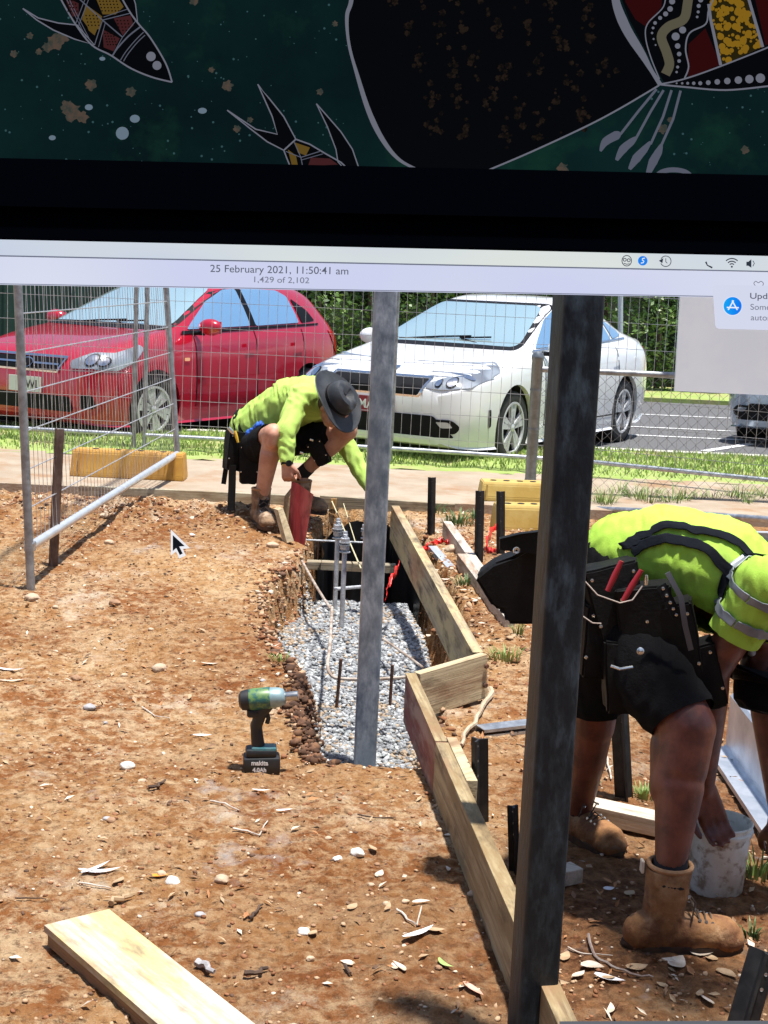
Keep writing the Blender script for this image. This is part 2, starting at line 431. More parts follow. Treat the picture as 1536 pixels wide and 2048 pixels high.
# gravel bed in the trench
def stones_mesh(pos, smin, smax, flat=.7, n=None, seed=3, jag=.28):
    """pos: (N,3); one merged mesh of irregular low polyhedra"""
    bm = bmesh.new(); bmesh.ops.create_icosphere(bm, subdivisions=1, radius=1); bm.verts.index_update()
    V = np.array([v.co[:] for v in bm.verts]); F = np.array([[v.index for v in f.verts] for f in bm.faces]); bm.free()
    r = np.random.default_rng(seed); N = len(pos); nv = len(V)
    s = r.uniform(smin, smax, (N, 1, 1)); d = 1 + r.uniform(-jag, jag, (N, nv, 1)); s = s * r.uniform(.45, 1, (N, 1, 1)) if jag > .3 else s; an = r.uniform(.65, 1.15, (N, 1, 3)); an[:, :, 2] *= flat
    P = V[None] * d * an * s
    a = r.uniform(0, 6.28, N); t = r.uniform(-.6, .6, N)
    ca, sa, ct, st = np.cos(a)[:, None], np.sin(a)[:, None], np.cos(t)[:, None], np.sin(t)[:, None]
    x, y, z = P[..., 0], P[..., 1], P[..., 2]
    y, z = y * ct - z * st, y * st + z * ct; x, y = x * ca - y * sa, x * sa + y * ca
    P = np.stack([x, y, z], -1) + pos[:, None]
    FF = (F[None] + (np.arange(N) * nv)[:, None, None]).reshape(-1, 3)
    me = bpy.data.meshes.new('st'); me.vertices.add(N * nv); me.vertices.foreach_set('co', P.ravel())
    me.loops.add(FF.size); me.loops.foreach_set('vertex_index', FF.ravel()); me.polygons.add(len(FF))
    me.polygons.foreach_set('loop_start', np.arange(len(FF)) * 3); me.polygons.foreach_set('loop_total', np.full(len(FF), 3)); me.update()
    return me, len(F)
X = rng.uniform(-.68, .58, 60000); Y = rng.uniform(4.9, 8.2, 60000)
s = sdist(X, Y, PIT)
k = (s > .055 + .05 * pn(X * 4, Y * 4, 9)) & (X < .03 + np.interp(Y, [5.7, 6.2, 6.7, 7.3, 8.0], [.32, .26, .27, .22, .14]) + np.where(Y < 5.9, 1, 0)) & (Y < 8.02 + .10 * pn(X * 5, Y * 0, 3)); X, Y = X[k][:16000], Y[k][:16000]
Z = Hs(X, Y) + .012 + .03 * np.clip(pn(X * 3, Y * 3, 4), -.5, 1) + rng.uniform(0, .012, len(X))
me, nf = stones_mesh(np.stack([X, Y, Z], 1), .007, .0155)
gm = [mGrav, mat('gravel_light', (.52, .54, .55), (.42, .43, .44), 40, .85), mat('gravel_dark', (.20, .21, .22), (.14, .14, .15), 40, .85), mat('gravel_brown', (.42, .33, .24), (.30, .22, .15), 40, .9)]
mi = np.where(pn(X * 3.1, Y * 3.1, 58) + .5 * pn(X * 9, Y * 9, 59) > .42, rng.choice(4, len(X), p=[.2, .05, .25, .5]), 0); mi2 = np.where(s[k][:16000] < .13 + .09 * pn(X * 7, Y * 7, 55), rng.choice(4, len(X), p=[.3, .15, .15, .4]), rng.choice(4, len(X), p=[.52, .20, .20, .08]))
mi = np.where(mi > 0, mi, mi2)
me.polygons.foreach_set('material_index', np.repeat(mi, nf))
place('gravel_bed', me, gm, kind='stuff', label='pale grey crushed gravel filling the bottom of the trench', cat='gravel')
def bedh(X, Y):
    s = sdist(X, Y, PIT); return Hs(X, Y) + np.where((s > .07) & (Y < 8.0) & (X < .03 + np.interp(Y, [5.7, 6.2, 6.7, 7.3, 8.0], [.32, .26, .27, .22, .14]) + np.where(Y < 5.9, 1, 0)), .012 + .03 * np.clip(pn(X * 3, Y * 3, 4), -.5, 1), -.03)
place('gravel_floor', sheet(np.arange(-.68, .6, .02), np.arange(4.95, 8.1, .02), bedh), mGrav, kind='structure')

# loose pebbles and clods over the dirt: stuff
X = rng.uniform(-2.6, 2.4, 26000); Y = 2.9 + 6.6 * rng.random(26000) ** 1.15
cl = pn(X * 1.6, Y * 1.6, 15) + .5 * pn(X * 5, Y * 5, 16)
s = sdist(X, Y, PIT); k = (s < -.02) & (cl > rng.uniform(-1.1, .9, len(X))); X, Y = X[k], Y[k]
me, nf = stones_mesh(np.stack([X, Y, Hs(X, Y) + .001], 1), .002, .0095, .6, seed=5)
pm = [mat('clod_red', (.30, .13, .06), (.20, .08, .035), 30, .95), mat('clod_tan', (.50, .34, .21), (.42, .27, .16), 30, .95), mat('clod_pale', (.70, .60, .48), (.6, .48, .36), 30, .9), mat('clod_dark', (.09, .05, .03), (.15, .08, .05), 30, .9)]
me.polygons.foreach_set('material_index', np.repeat(rng.choice(4, len(X), p=[.46, .38, .04, .12]), nf))
place('loose_pebbles', me, pm, kind='stuff', label='fine pebbles and clods strewn over the red dirt', cat='pebbles')
# bigger clods tumbled along the trench edges and the bank
A = []
for i in range(len(PIT) - 1):
    (ax, ay), (bx, by) = PIT[i], PIT[i + 1]
    if ay > 9 or (ax > .1 and ay > 9): continue
    for q in range(int((420 if ax < -.1 and ay < 7.6 else 110) * math.hypot(bx - ax, by - ay))):
        t = random.random(); x = ax + (bx - ax) * t + random.gauss(.015 if ax < 0 else -.01, .05); y = ay + (by - ay) * t + random.gauss(0, .045)
        A.append((x, y, Hz(x, y) + .004))
for q in range(1500):
    x = random.uniform(-2.4, -.5); y = random.gauss(8.9, .25)
    if y < 9.58: A.append((x, y, Hz(x, y)))
for q in range(500):
    x = random.gauss(.62, .18); y = random.uniform(5.9, 8.9)
    if float(sdist(np.array([x]), np.array([y]), PIT)[0]) < -.06: A.append((x, y, Hz(x, y)))
A = np.array(A); me, nf = stones_mesh(A, .006, .024, .6, seed=8, jag=.5)
me.polygons.foreach_set('material_index', np.repeat(rng.choice(4, len(A), p=[.5, .3, .08, .12]), nf))
place('earth_clods', me, pm, kind='stuff', label='crumbly red brown clods heaped along the trench edge and the path', cat='soil')
mDk = [mat('soil_dark', (.10, .045, .022), (.055, .026, .014), 30, .95), mat('soil_mid', (.20, .10, .05), (.12, .055, .03), 30, .95)]
A = []
for q in range(2200):
    y = random.uniform(4.98, 6.05); x = np.interp(y, [4.98, 5.25, 5.55, 5.85, 6.1], [-.20, -.22, -.31, -.30, -.36]) + random.gauss(.03, .042)
    A.append((x, y, Hz(x, y) + random.uniform(0, .02)))
me, nf = stones_mesh(np.array(A), .006, .026, .75, seed=18, jag=.5)
me.polygons.foreach_set('material_index', np.repeat(rng.choice(2, len(A)), nf))
place('dark_soil', me, mDk, kind='stuff', label='dark broken soil crumbling down the trench side next to the cordless tool', cat='soil')
# dead leaf and bark litter: stuff, thickest on the right
mb = MB(); mis = []
for q in range(3600):
    u = random.random()
    if u < .45: x = random.gauss(.75, .4); y = random.uniform(6.3, 9.5)
    elif u < .62: x = random.uniform(.35, 1.6); y = random.uniform(3.0, 5.4)
    elif u < .9: x = random.uniform(-2.4, .3); y = random.uniform(3.0, 9.3)
    else: x = random.uniform(-2.3, -1.2); y = random.uniform(6, 9)
    if float(sdist(np.array([x]), np.array([y]), PIT)[0]) > -.04 or x < -2.6: continue
    l = random.uniform(.012, .045); w = l * random.uniform(.15, .45); a = random.uniform(0, 6.28); z = Hz(x, y) + random.uniform(.004, .014)
    F = Matrix.Rotation(a, 3, 'Z') @ Matrix.Rotation(random.gauss(0, .35), 3, 'Y') @ Matrix.Rotation(random.gauss(0, .35), 3, 'X')
    mb.cur = random.choice([0, 0, 1, 1, 2, 3])
    c = Vector((x, y, z)); P = [(-l / 2, 0, 0), (-l * .1, -w / 2, l * .06), (l / 2, 0, .0), (-l * .05, w / 2, l * .06)]
    mb.add([c + F @ Vector(p) for p in P], [(0, 1, 2), (0, 2, 3)])
me = mb.mesh('litter')
place('leaf_litter', me, [mat('litter_tan', (.46, .33, .20), (.36, .24, .14), 30, .8), mat('litter_brown', (.24, .13, .07), (.16, .09, .05), 30, .8), mat('litter_pale', (.66, .58, .48), (.56, .48, .38), 30, .8), mat('litter_orange', (.42, .20, .08), (.34, .15, .06), 30, .8)],
      kind='stuff', label='dry brown leaf and bark fragments scattered over the dirt', cat='leaf litter')

# ------------------------------------------------------------ individual stones, leaves, sticks, tufts
def stone(px, py, w, m, label, h=.6, group=None):
    p = T(px, py); p.z = Hz(p.x, p.y)
    bm = bmesh.new(); bmesh.ops.create_icosphere(bm, subdivisions=3, radius=1)
    o = Vector((random.random() * 50, px, py)); a = Matrix.Rotation(random.uniform(-.6, .6), 3, 'Z')
    for v in bm.verts:
        k = 1 + .22 * noise.noise(v.co * 1.3 + o) + .07 * noise.noise(v.co * 4 + o)
        v.co = p + a @ Vector((v.co.x * w / 2 * k, v.co.y * w * .4 * k, v.co.z * w * h * .5 * k)) + Vector((0, 0, w * h * .22))
    mb = MB().bm(bm); bm.free()
    return mb.build('stone', m, smooth=True, label=label, cat='stone', group=group)
mS1 = mat('stone_tan', (.55, .42, .30), (.42, .30, .2), 20, .9, bump=.4, bscale=80)
mS2 = mat('stone_white', (.80, .78, .76), (.7, .66, .6), 20, .8, bump=.3, bscale=80)
mS3 = mat('stone_brown', (.30, .17, .10), (.4, .24, .14), 20, .9, bump=.4, bscale=80)
mS4 = mat('stone_grey', (.42, .41, .42), (.3, .29, .3), 20, .9, bump=.4, bscale=80)
for a in [(64, 1205, .075, mS1, 'rounded tan stone just below the foot of the leaning left pipe'),
          (318, 1338, .068, mS1, 'smooth egg shaped tan stone on the open dirt left of the cordless tool'),
          (152, 1366, .045, mS3, 'small brown stone left of the egg shaped one'),
          (218, 1092, .055, mS1, 'flat tan stone beside the dark picket behind the pipe rail'),
          (208, 1046, .06, mS1, 'pale tan stone under the slanted pipe rail'),
          (230, 1213, .06, mS3, 'flat reddish stone at the edge of the grey ash patch'),
          (178, 1425, .05, mS4, 'grey stone among twigs on the left dirt'),
          (255, 1540, .05, mS2, 'cream stone on the dirt above the dark root stub'),
          (443, 1767, .045, mS1, 'oval tan stone to the right of the orange leaf'),
          (345, 1772, .045, mS2, 'white stone touching the orange leaf'),
          (607, 1872, .035, mS2, 'bright white pebble on the red dirt beside the plank'),
          (714, 1715, .045, mS2, 'white limestone lump on the dirt below the trench end'),
          (675, 1722, .03, mS2, 'smaller white lump left of the limestone lump'),
          (400, 1838, .03, mS4, 'small grey pebble near the end of the plank'),
          (872, 1570, .055, mS1, 'tan stone against the red stained board'),
          (948, 1795, .04, mS1, 'small tan stone beside the long form board'),
          (545, 1095, .07, mS1, 'tan lump of stone under the toe of the crouching worker'),
          (905, 1110, .09, mS1, 'broad tan stone between the steel strip and the small grey boards'),
          (1165, 1600, .05, mS1, 'tan stone behind the dark steel post')]:
    stone(*a)
for i in range(24):
    x = random.uniform(20, 560); y = random.uniform(1120, 2000)
    if 80 < x < 520 and y > 1780: continue
    stone(x, y, random.uniform(.016, .034), random.choice([mS1, mS3, mS1, mS4, mS3]), 'small loose stone lying on the open red dirt', group='small stones on the dirt')
for i in range(16):
    stone(random.uniform(600, 900), random.uniform(1640, 2030), random.uniform(.012, .024), random.choice([mS1, mS3, mS1]), 'small loose stone lying on the open red dirt', group='small stones on the dirt')

def leaf(px, py, l, w, ang, m, label, group=None, curl=.25):
    p = T(px, py); z0 = max(Hz(p.x, p.y), Hz(p.x + .02, p.y), Hz(p.x - .02, p.y)) + .004
    F = Matrix.Rotation(ang, 3, 'Z') @ Matrix.Rotation(random.gauss(0, .15), 3, 'X')
    n = 9; v = []; f = []
    bend = random.uniform(-.25, .25)
    for i in range(n):
        t = i / (n - 1); hw = w / 2 * math.sin(math.pi * min(1, t * .93 + .07)) ** .8 * (1.25 - .5 * t)
        cx = (t - .5) * l; cy = bend * l * (t - .5) ** 2 * 2; cz = curl * l * (t - .45) ** 2
        for s_, zz in ((-1, .22), (0, 0), (1, .22)):
            v.append(Vector((p.x, p.y, z0)) + F @ Vector((cx, cy + s_ * hw, cz + zz * hw)))
    for i in range(n - 1):
        for j in (0, 1): a = i * 3 + j; f.append((a, a + 1, a + 4, a + 3))
    return MB().add(v, f).build('fallen_leaf', m, smooth=True, label=label, cat='leaf', group=group)
mLp = mat('leaf_pale', (.62, .54, .46), (.48, .38, .28), 25, .7); mLt = mat('leaf_tan', (.46, .32, .19), (.34, .22, .12), 25, .7)
mLg = mat('leaf_green', (.25, .42, .10), (.36, .48, .16), 25, .6); mLo = mat('leaf_orange', (.75, .32, .03), (.6, .22, .02), 25, .6)
mLw = mat('leaf_white', (.78, .76, .78), (.66, .62, .62), 25, .7); mLk = mat('leaf_pink', (.72, .42, .34), (.55, .3, .22), 25, .6)
for a in [(318, 1762, .055, .02, .2, mLo, 'bright orange fallen leaf on the red dirt'),
          (838, 1880, .11, .03, .75, mLw, 'long curled silvery leaf on the dark dirt left of the form board'),
          (872, 1868, .05, .035, .1, mLt, 'broken tan leaf at the tip of the silvery curled leaf'),
          (888, 1938, .06, .014, -.9, mLg, 'narrow green leaf on the dirt left of the form board'),
          (948, 1995, .08, .022, -1.0, mLk, 'curved pink leaf near the bottom of the form board'),
          (1218, 1968, .08, .035, -.45, mLw, 'pale curled leaf right of the dark steel post'),
          (1272, 1905, .05, .028, -.3, mLw, 'whitish leaf just under the brown boot'),
          (1355, 1940, .07, .04, .9, mLp, 'upright folded tan leaf below the brown boot'),
          (1400, 1915, .075, .035, -.2, mLp, 'pale cupped leaf below the boot toe'),
          (1455, 1955, .06, .03, -.8, mLt, 'tan leaf on the dark dirt beyond the boot toe'),
          (1185, 1940, .06, .03, -.2, mLp, 'pale leaf beside the bent wire'),
          (1275, 1945, .06, .035, .3, mLt, 'round veined leaf under the boot heel'),
          (1260, 1792, .04, .03, .9, mLt, 'folded tan leaf behind the boot heel'),
          (1218, 1785, .035, .02, .3, mLw, 'small white leaf fragment left of the boot heel'),
          (405, 1478, .07, .022, .1, mLw, 'silvery leaf on the dirt left of the cordless tool'),
          (522, 1592, .06, .014, 0, mLw, 'thin white leaf on the dirt below the cordless tool'),
          (568, 1630, .055, .014, .3, mLw, 'white slip of leaf on the dirt below the trench'),
          (200, 1748, .12, .022, .2, mLw, 'long silvery leaf lying across two others on the left dirt'),
          (190, 1742, .11, .018, .95, mLw, 'silvery leaf crossing over the long one on the left dirt'),
          (240, 1768, .05, .025, 1.2, mLt, 'tan curl beside the crossed silvery leaves'),
          (20, 1348, .12, .02, -.05, mLw, 'grey bark strip at the left edge of the dirt'),
          (25, 1372, .11, .014, .25, mLp, 'second bark strip just below the grey one'),
          (385, 1075, .06, .02, -.9, mLw, 'small white crescent leaf right of the pointer arrow'),
          (420, 1330, .08, .02, .0, mLp, 'pale leaf on the dirt by the trench edge')]:
    leaf(*a)
for i in range(46):
    if i < 10: x, y = random.uniform(1130, 1520), random.uniform(1900, 2035)
    elif i < 36: x, y = random.uniform(830, 960), random.uniform(1090, 1260)
    else: x, y = random.uniform(560, 900), random.uniform(1700, 2030)
    if x > 1470 and y < 2040 and y > 1900: continue
    leaf(x, y, random.uniform(.03, .06), random.uniform(.012, .028), random.uniform(0, 3.1), random.choice([mLp, mLt, mLt, mLt]), 'dry fallen leaf lying on the dark dirt', group='dry leaves on the dirt')

def stick(pts, r, m, label, group=None, name='stick'):
    P = []
    for (x, y) in pts:
        p = T(x, y); p.z = Hz(p.x, p.y) + r + .004; P.append(p)
    Q = []
    for i in range(len(P) - 1):
        for t in (0, .33, .66): Q.append(P[i].lerp(P[i + 1], t) + Vector((random.gauss(0, r * .5), random.gauss(0, r * .5), abs(random.gauss(0, r * .4)))))
    Q.append(P[-1])
    mb = MB(); mb.tube(Q, [r * (1 - .5 * i / len(Q)) for i in range(len(Q))], 6)
    return mb.build(name, m, smooth=True, label=label, cat=name.replace('_', ' '), group=group)
mSt = mat('stick_bark', (.34, .25, .18), (.2, .13, .09), 30, .9); mStD = mat('stick_dark', (.05, .03, .022), (.1, .06, .04), 30, .9)
mStP = mat('stick_pale', (.62, .56, .50), (.45, .38, .32), 30, .8)
for a in [([(420, 1612), (448, 1620), (478, 1632)], .0035, mStP, 'thin pale twig on the open dirt'),
          ([(466, 1672), (495, 1676), (518, 1682), (535, 1655)], .0035, mStP, 'hooked pale twig below the thin straight twig'),
          ([(500, 1852), (510, 1838), (525, 1815)], .005, mStD, 'dark forked twig standing on the dirt'),
          ([(485, 1955), (510, 1958), (535, 1945)], .008, mStD, 'black charred stick right of the plank'),
          ([(392, 1940), (408, 1950), (428, 1957)], .011, mS4, 'stubby grey stick against the plank edge'),
          ([(224, 1818), (248, 1808), (268, 1800)], .009, mLt, 'tan stick just above the plank end'),
          ([(160, 1775), (190, 1778), (222, 1782)], .003, mStP, 'thin pale twig under the crossed leaves'),
          ([(30, 1805), (60, 1806), (92, 1808)], .0025, mStD, 'thin dark twig on the pale dirt at left'),
          ([(300, 1590), (315, 1585), (330, 1570)], .007, mStD, 'dark broken root stub in the middle of the dirt'),
          ([(795, 1840), (815, 1850), (832, 1862), (842, 1835)], .0035, mStP, 'forked pale twig above the silvery curled leaf'),
          ([(715, 1645), (750, 1648), (790, 1650)], .003, mStD, 'dark twig across the dirt below the trench end'),
          ([(1195, 1465), (1208, 1500), (1215, 1540), (1222, 1565)], .005, mStP, 'pale winding root on the dirt between the two posts'),
          ([(285, 1420), (310, 1435), (340, 1440)], .003, mStP, 'pale twig by the open dirt stones'),
          ([(690, 1945), (700, 1958)], .005, mStD, 'short dark twig on the red dirt'),
          ([(1135, 1900), (1165, 1908), (1195, 1915), (1225, 1920)], .0025, mStP, 'straight thin stem right of the dark steel post')]:
    stick(*a)
stick([(1176, 1875), (1182, 1905), (1200, 1930), (1235, 1950), (1275, 1965), (1305, 1972)], .0045, mat('bent_wire', (.40, .34, .30), (.28, .2, .17), 30, .6, .3), 'long bent stem curving over the dirt below the boot')

def tuft(px, py, n, h, spread, m, label, dz=0, name='grass_tuft', w=.0042, group=None):
    p = T(px, py) if dz == 0 else G(px, py, dz)
    mb = MB(); z = Hz(p.x, p.y) if dz == 0 else dz
    for i in range(n):
        a = random.uniform(0, 6.28); r = spread * random.random() ** .7; hh = h * random.uniform(.45, 1.1)
        bx, by = p.x + math.cos(a) * r * .5, p.y + math.sin(a) * r * .35
        ox, oy = math.cos(a) * hh * random.uniform(.1, .8), math.sin(a) * hh * random.uniform(.1, .8)
        wx, wy = -math.sin(a) * w, math.cos(a) * w
        v = []
        for t in (0, .35, .7, 1):
            q = (1 - t) ** .6
            v += [(bx + ox * t * t - wx * q, by + oy * t * t - wy * q, z + hh * (t - .25 * t * t)), (bx + ox * t * t + wx * q, by + oy * t * t + wy * q, z + hh * (t - .25 * t * t))]
        mb.add(v, [(0, 1, 3, 2), (2, 3, 5, 4), (4, 5, 7, 6)])
    return mb.build(name, m, label=label, cat=name.replace('_', ' '), group=group)
mTg = mat('tuft_green', (.14, .24, .05), (.34, .40, .14), 8, .6); mTd = mat('tuft_dark', (.05, .12, .035), (.12, .22, .07), 8, .55)
for a in [(915, 1050, 90, .14, .22, mTd, 'bushy dark green weed at the path edge between two black pickets'),
          (870, 1030, 40, .09, .14, mTd, 'small dark weed left of the bushy one at the path edge'),
          (950, 1040, 40, .09, .12, mTd, 'small weed just left of the middle picket'),
          (930, 1185, 40, .08, .14, mTd, 'dark weed beside the small grey boards'),
          (1010, 1330, 60, .08, .16, mTg, 'bright grass tuft right of the short cross board'),
          (1035, 1290, 20, .09, .05, mTg, 'thin grass tuft close against the dark steel post'),
          (1285, 1600, 50, .06, .12, mTg, 'low green tuft at the foot of the picket between the legs'),
          (1180, 1590, 20, .04, .1, mTd, 'tiny weed left of that picket'),
          (1425, 1780, 25, .07, .06, mTg, 'green tuft against the white bucket'),
          (1510, 1760, 40, .12, .08, mTg, 'tall green tuft right of the white bucket'),
          (1500, 1880, 25, .06, .06, mTd, 'dark small weed beyond the boot toe'),
          (560, 1330, 25, .05, .1, mTg, 'sparse dry green tuft at the left trench edge'),
          (1035, 1010, 40, .10, .14, mTg, 'grass tuft beside the yellow fence foot')]:
    tuft(*a)
for i in range(30):
    x = 1184 + i * 14 + random.uniform(-6, 6)
    tuft(x + random.uniform(-12, 12), random.uniform(1000, 1026), random.randint(20, 70), random.uniform(.07, .27), random.uniform(.06, .2), mTg, 'long grass tuft growing along the foot of the chain link fence', dz=.2, group='grass tufts along the fence foot')

# ------------------------------------------------------------ HEDGE AND FAR FENCE
def hedge(name, x0, x1, y, h, label, n, depth=1.3):
    t = thing(name, label, 'hedge', ((x0 + x1) / 2, y, .25))
    tr = MB()
    for x in np.arange(x0 + .4, x1, .9):
        tr.tube([(x, y, .2), (x + random.uniform(-.1, .1), y, 1.2), (x + random.uniform(-.2, .2), y + .1, h * .8)], [.05, .04, .02], 6)
    tr.build('stem', mat('hedge_stem', (.10, .07, .05), (.05, .035, .025), 10, .9), t, smooth=True)
    r = np.random.default_rng(int(x0 * 10) + 400)
    X = r.uniform(x0, x1, n); Zc = .25 + (h - .25) * r.random(n) ** .8
    front = y - depth / 2 + .28 * pn(X * .9, Zc * .9, 60) + .22 * pn(X * 2.6, Zc * 2.6, 61)
    Yc = front + np.abs(r.normal(0, .16, n)) + .0
    keep = pn(X * 1.5, Zc * 1.7, 70) + .5 * pn(X * 4, Zc * 4, 71) > r.uniform(-1.0, .15, n) - .25 * (Zc / h)
    X, Yc, Zc = X[keep], Yc[keep], Zc[keep]; n = len(X)
    # leaf quads
    a = r.uniform(0, 6.28, n); el = r.uniform(-.9, .9, n); L = r.uniform(.06, .12, n); W = L * r.uniform(.4, .6, n)
    d = np.stack([np.cos(a) * np.cos(el), np.sin(a) * np.cos(el) * .8, np.sin(el)], 1)
    u = r.normal(0, 1, (n, 3)); sd = np.cross(d, u); sd /= np.linalg.norm(sd, axis=1)[:, None] + 1e-9
    c = np.stack([X, Yc, Zc], 1)
    P = np.stack([c - d * L[:, None] / 2, c + sd * W[:, None] / 2, c + d * L[:, None] / 2, c - sd * W[:, None] / 2], 1)
    # a near-black sheet further in so that one cannot look straight through
    me = bpy.data.meshes.new('hl'); me.vertices.add(n * 4); me.vertices.foreach_set('co', P.ravel())
    me.loops.add(n * 4); me.loops.foreach_set('vertex_index', np.arange(n * 4)); me.polygons.add(n)
    me.polygons.foreach_set('loop_start', np.arange(n) * 4); me.polygons.foreach_set('loop_total', np.full(n, 4)); me.update()
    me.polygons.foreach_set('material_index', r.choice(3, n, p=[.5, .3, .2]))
    me.transform(Matrix.Identity(4))
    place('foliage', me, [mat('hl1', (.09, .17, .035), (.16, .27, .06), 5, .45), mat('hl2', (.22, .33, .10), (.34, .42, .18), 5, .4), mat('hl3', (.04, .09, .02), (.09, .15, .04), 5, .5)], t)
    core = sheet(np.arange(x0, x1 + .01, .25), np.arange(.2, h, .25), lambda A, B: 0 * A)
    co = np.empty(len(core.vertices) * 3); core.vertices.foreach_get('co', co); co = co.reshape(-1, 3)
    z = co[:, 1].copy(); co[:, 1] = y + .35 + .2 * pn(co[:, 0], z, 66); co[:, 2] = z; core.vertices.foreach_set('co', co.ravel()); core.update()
    place('inner_sheet', core, mat('hedge_inner', (.012, .02, .008), (.025, .035, .015), 3, .95), t)
    return t
hedge('hedge', -5.2, 5.4, 22.9, 3.6, 'tall dense green hedge with glossy leaves behind the two parked cars', 46000)
t = thing('metal_fence', 'dark green corrugated metal fence panel behind the red car', 'fence', (-5, 17.0, .2))
mGF = mat('dark_green_steel', (.010, .045, .028), (.016, .06, .038), 4, .45)
P = []
for i in range(161):
    x = -9.0 + i * .04; k = i % 5
    P.append((x, 17.0 + (.03 if k in (0, 1) else 0)))
mb = MB(); vv = []; ff = []
for z in (.2, 2.6):
    for (x, y) in P: vv.append((x, y, z))
n = len(P)
for i in range(n - 1): ff.append((i, i + 1, n + i + 1, n + i))
mb.add(vv, ff); mb.build('panel', mGF, t)
MB().box((-5.8, 17.0, 2.62), (6.4, .09, .05)).build('top_rail', mGF, t)
for x in (-9.0, -6.6, -4.2, -2.62): MB().box((x, 17.05, 1.4), (.06, .06, 2.4)).build('post', mGF, t)

# ------------------------------------------------------------ TEMPORARY MESH FENCE
def bar_mesh(mb, A, B, r, n=5): mb.tube([A, B], r, n)
def mesh_panel(label, a, b, ground_z, top, up=True, lean=(0, 0), dense=.075, row=.2, group='mesh fence panels', rail_r=.018):
    a = Vector((*a, 0)); b = Vector((*b, 0)); d = (b - a); L = d.length; d.normalize()
    t = thing('mesh_fence_panel', label, 'fence panel', (a + Vector((0, 0, ground_z)))[:], group=group)
    ln = Vector((lean[0], lean[1], 0))
    pt = lambda s, z: a + d * s + ln * ((z - ground_z)) + Vector((0, 0, z))
    z0 = ground_z + .12
    for s in (0, L):
        mb = MB(); mb.tube([pt(s, ground_z), pt(s, top)], .019, 10); mb.build('frame_post', mPipe, t, smooth=True)
    for z in (z0, top - .02):
        mb = MB(); mb.tube([pt(0, z), pt(L, z)], rail_r, 10); mb.build('frame_rail', mPipe if z > 1 else mGalv, t, smooth=True)
    mb = MB(); k = int(L / dense)
    for i in range(1, k):
        s = L * i / k; mb.tube([pt(s, z0), pt(s + .004, (z0 + top) / 2) + Vector((-d.y, d.x, 0)) * random.uniform(-.004, .004), pt(s, top - .02)], .0022, 4, cap=False)
    z = z0 + row * .5; q = 0
    while z < top - .05:
        mb.tube([pt(0, z), pt(L * .5, z + random.uniform(-.006, .006)), pt(L, z)], .0026, 4, cap=False); z += row; q += 1
    mb.build('wire_mesh', mWire, t)
    return t
YF = 11.70
fence_pts = [(-4.9, 12.05), (-2.08, 11.84), (-1.99, 11.83), (-.02, 11.68), (.03, 11.67), (1.50, 11.42), (1.55, 11.41), (4.4, 9.9)]
labs = ['wire mesh panel in front of the nose of the red car', 'wire mesh panel in front of the red doors and behind the crouching worker',
        'wire mesh panel in front of the white car bonnet', 'wire mesh panel in front of the car park and the white board']
for i in range(4):
    mesh_panel(labs[i], fence_pts[2 * i], fence_pts[2 * i + 1], .262, 2.25)
# leaning return panel on the left
PA = T(62, 1183); PA.z = Hz(PA.x, PA.y)
PB = G(358, 957, .262)
t = thing('mesh_fence_panel', 'leaning panel whose slanting rail runs from the near left pipe to the orange foot', 'fence panel', PA[:], group='mesh fence panels')
LA = D(35, 560, PA.y + .02) - PA; LB = D(331, 560, PB.y + .05) - PB
LA = LA * (1 + 0); zt = 1.95
A0, A1 = PA, PA + LA * ((zt - PA.z) / LA.z); B0, B1 = PB, PB + LB * ((zt - PB.z) / LB.z)
MB().tube([A0 - LA * .05, A1], .021, 12).build('frame_post', mPipe, t, smooth=True)
MB().tube([B0, B1], .021, 12).build('frame_post', mPipe, t, smooth=True)
ra = A0.lerp(A1, (D(70, 1095, PA.y).z - A0.z) / (A1.z - A0.z)); rb = B0.lerp(B1, (D(357, 908, PB.y).z - B0.z) / (B1.z - B0.z))
MB().tube([ra, rb], .023, 12).build('frame_rail', mGalvB, t, smooth=True)
MB().tube([A1, B1], .019, 10).build('frame_rail', mPipe, t, smooth=True)
mb = MB()
for i in range(1, 50):
    s = i / 50; mb.tube([ra.lerp(rb, s), A1.lerp(B1, s)], .0018, 4, cap=False)
rows = 8
for i in range(1, rows + 1):
    q = i / (rows + .5); mb.tube([ra.lerp(A1, q), rb.lerp(B1, q)], .0034, 5, cap=False)
mb.build('wire_mesh', mWire, t)
MB().box(ra + Vector((.0, .02, .0)), (.05, .06, .05), bev=.008).build('clamp', mGalv, t)

# ------------------------------------------------------------ CHAIN LINK FENCE with the board hung on it
CY = 10.35
t = thing('chain_link_fence', 'low chain link fence with thick grey post and pipe top rail on the right', 'fence', (1.03, CY, .2))
px = D(1058, 1005, CY)
cx = px.x
mb = MB(); mb.lathe([(0, .0), (.04, 0), (.04, 1.03), (.044, 1.035), (.044, 1.06), (.03, 1.085), (0, 1.095)], (cx, CY, .18), n=20)
mb.build('fence_post', mGalvD, t, smooth=True)
for z in (.35, .72, 1.0):
    mb = MB(); mb.lathe([(.0405, -.006), (.0425, -.006), (.0425, .006), (.0405, .006)], (cx, CY, z), n=20); mb.build('tie_band', mGalvD, t)
zr = D(1250, 746, CY).z
MB().tube([(cx, CY, zr), (6.0, CY, zr)], .022, 12).build('top_rail', mPipe, t, smooth=True)
MB().tube([(5.2, CY, .1), (5.2, CY, zr)], .03, 12).build('fence_post', mPipe, t, smooth=True)
mb = MB(); w = .085; z0 = .27
def zig(ph):
    pass
x = cx + .02
H_ = zr - z0
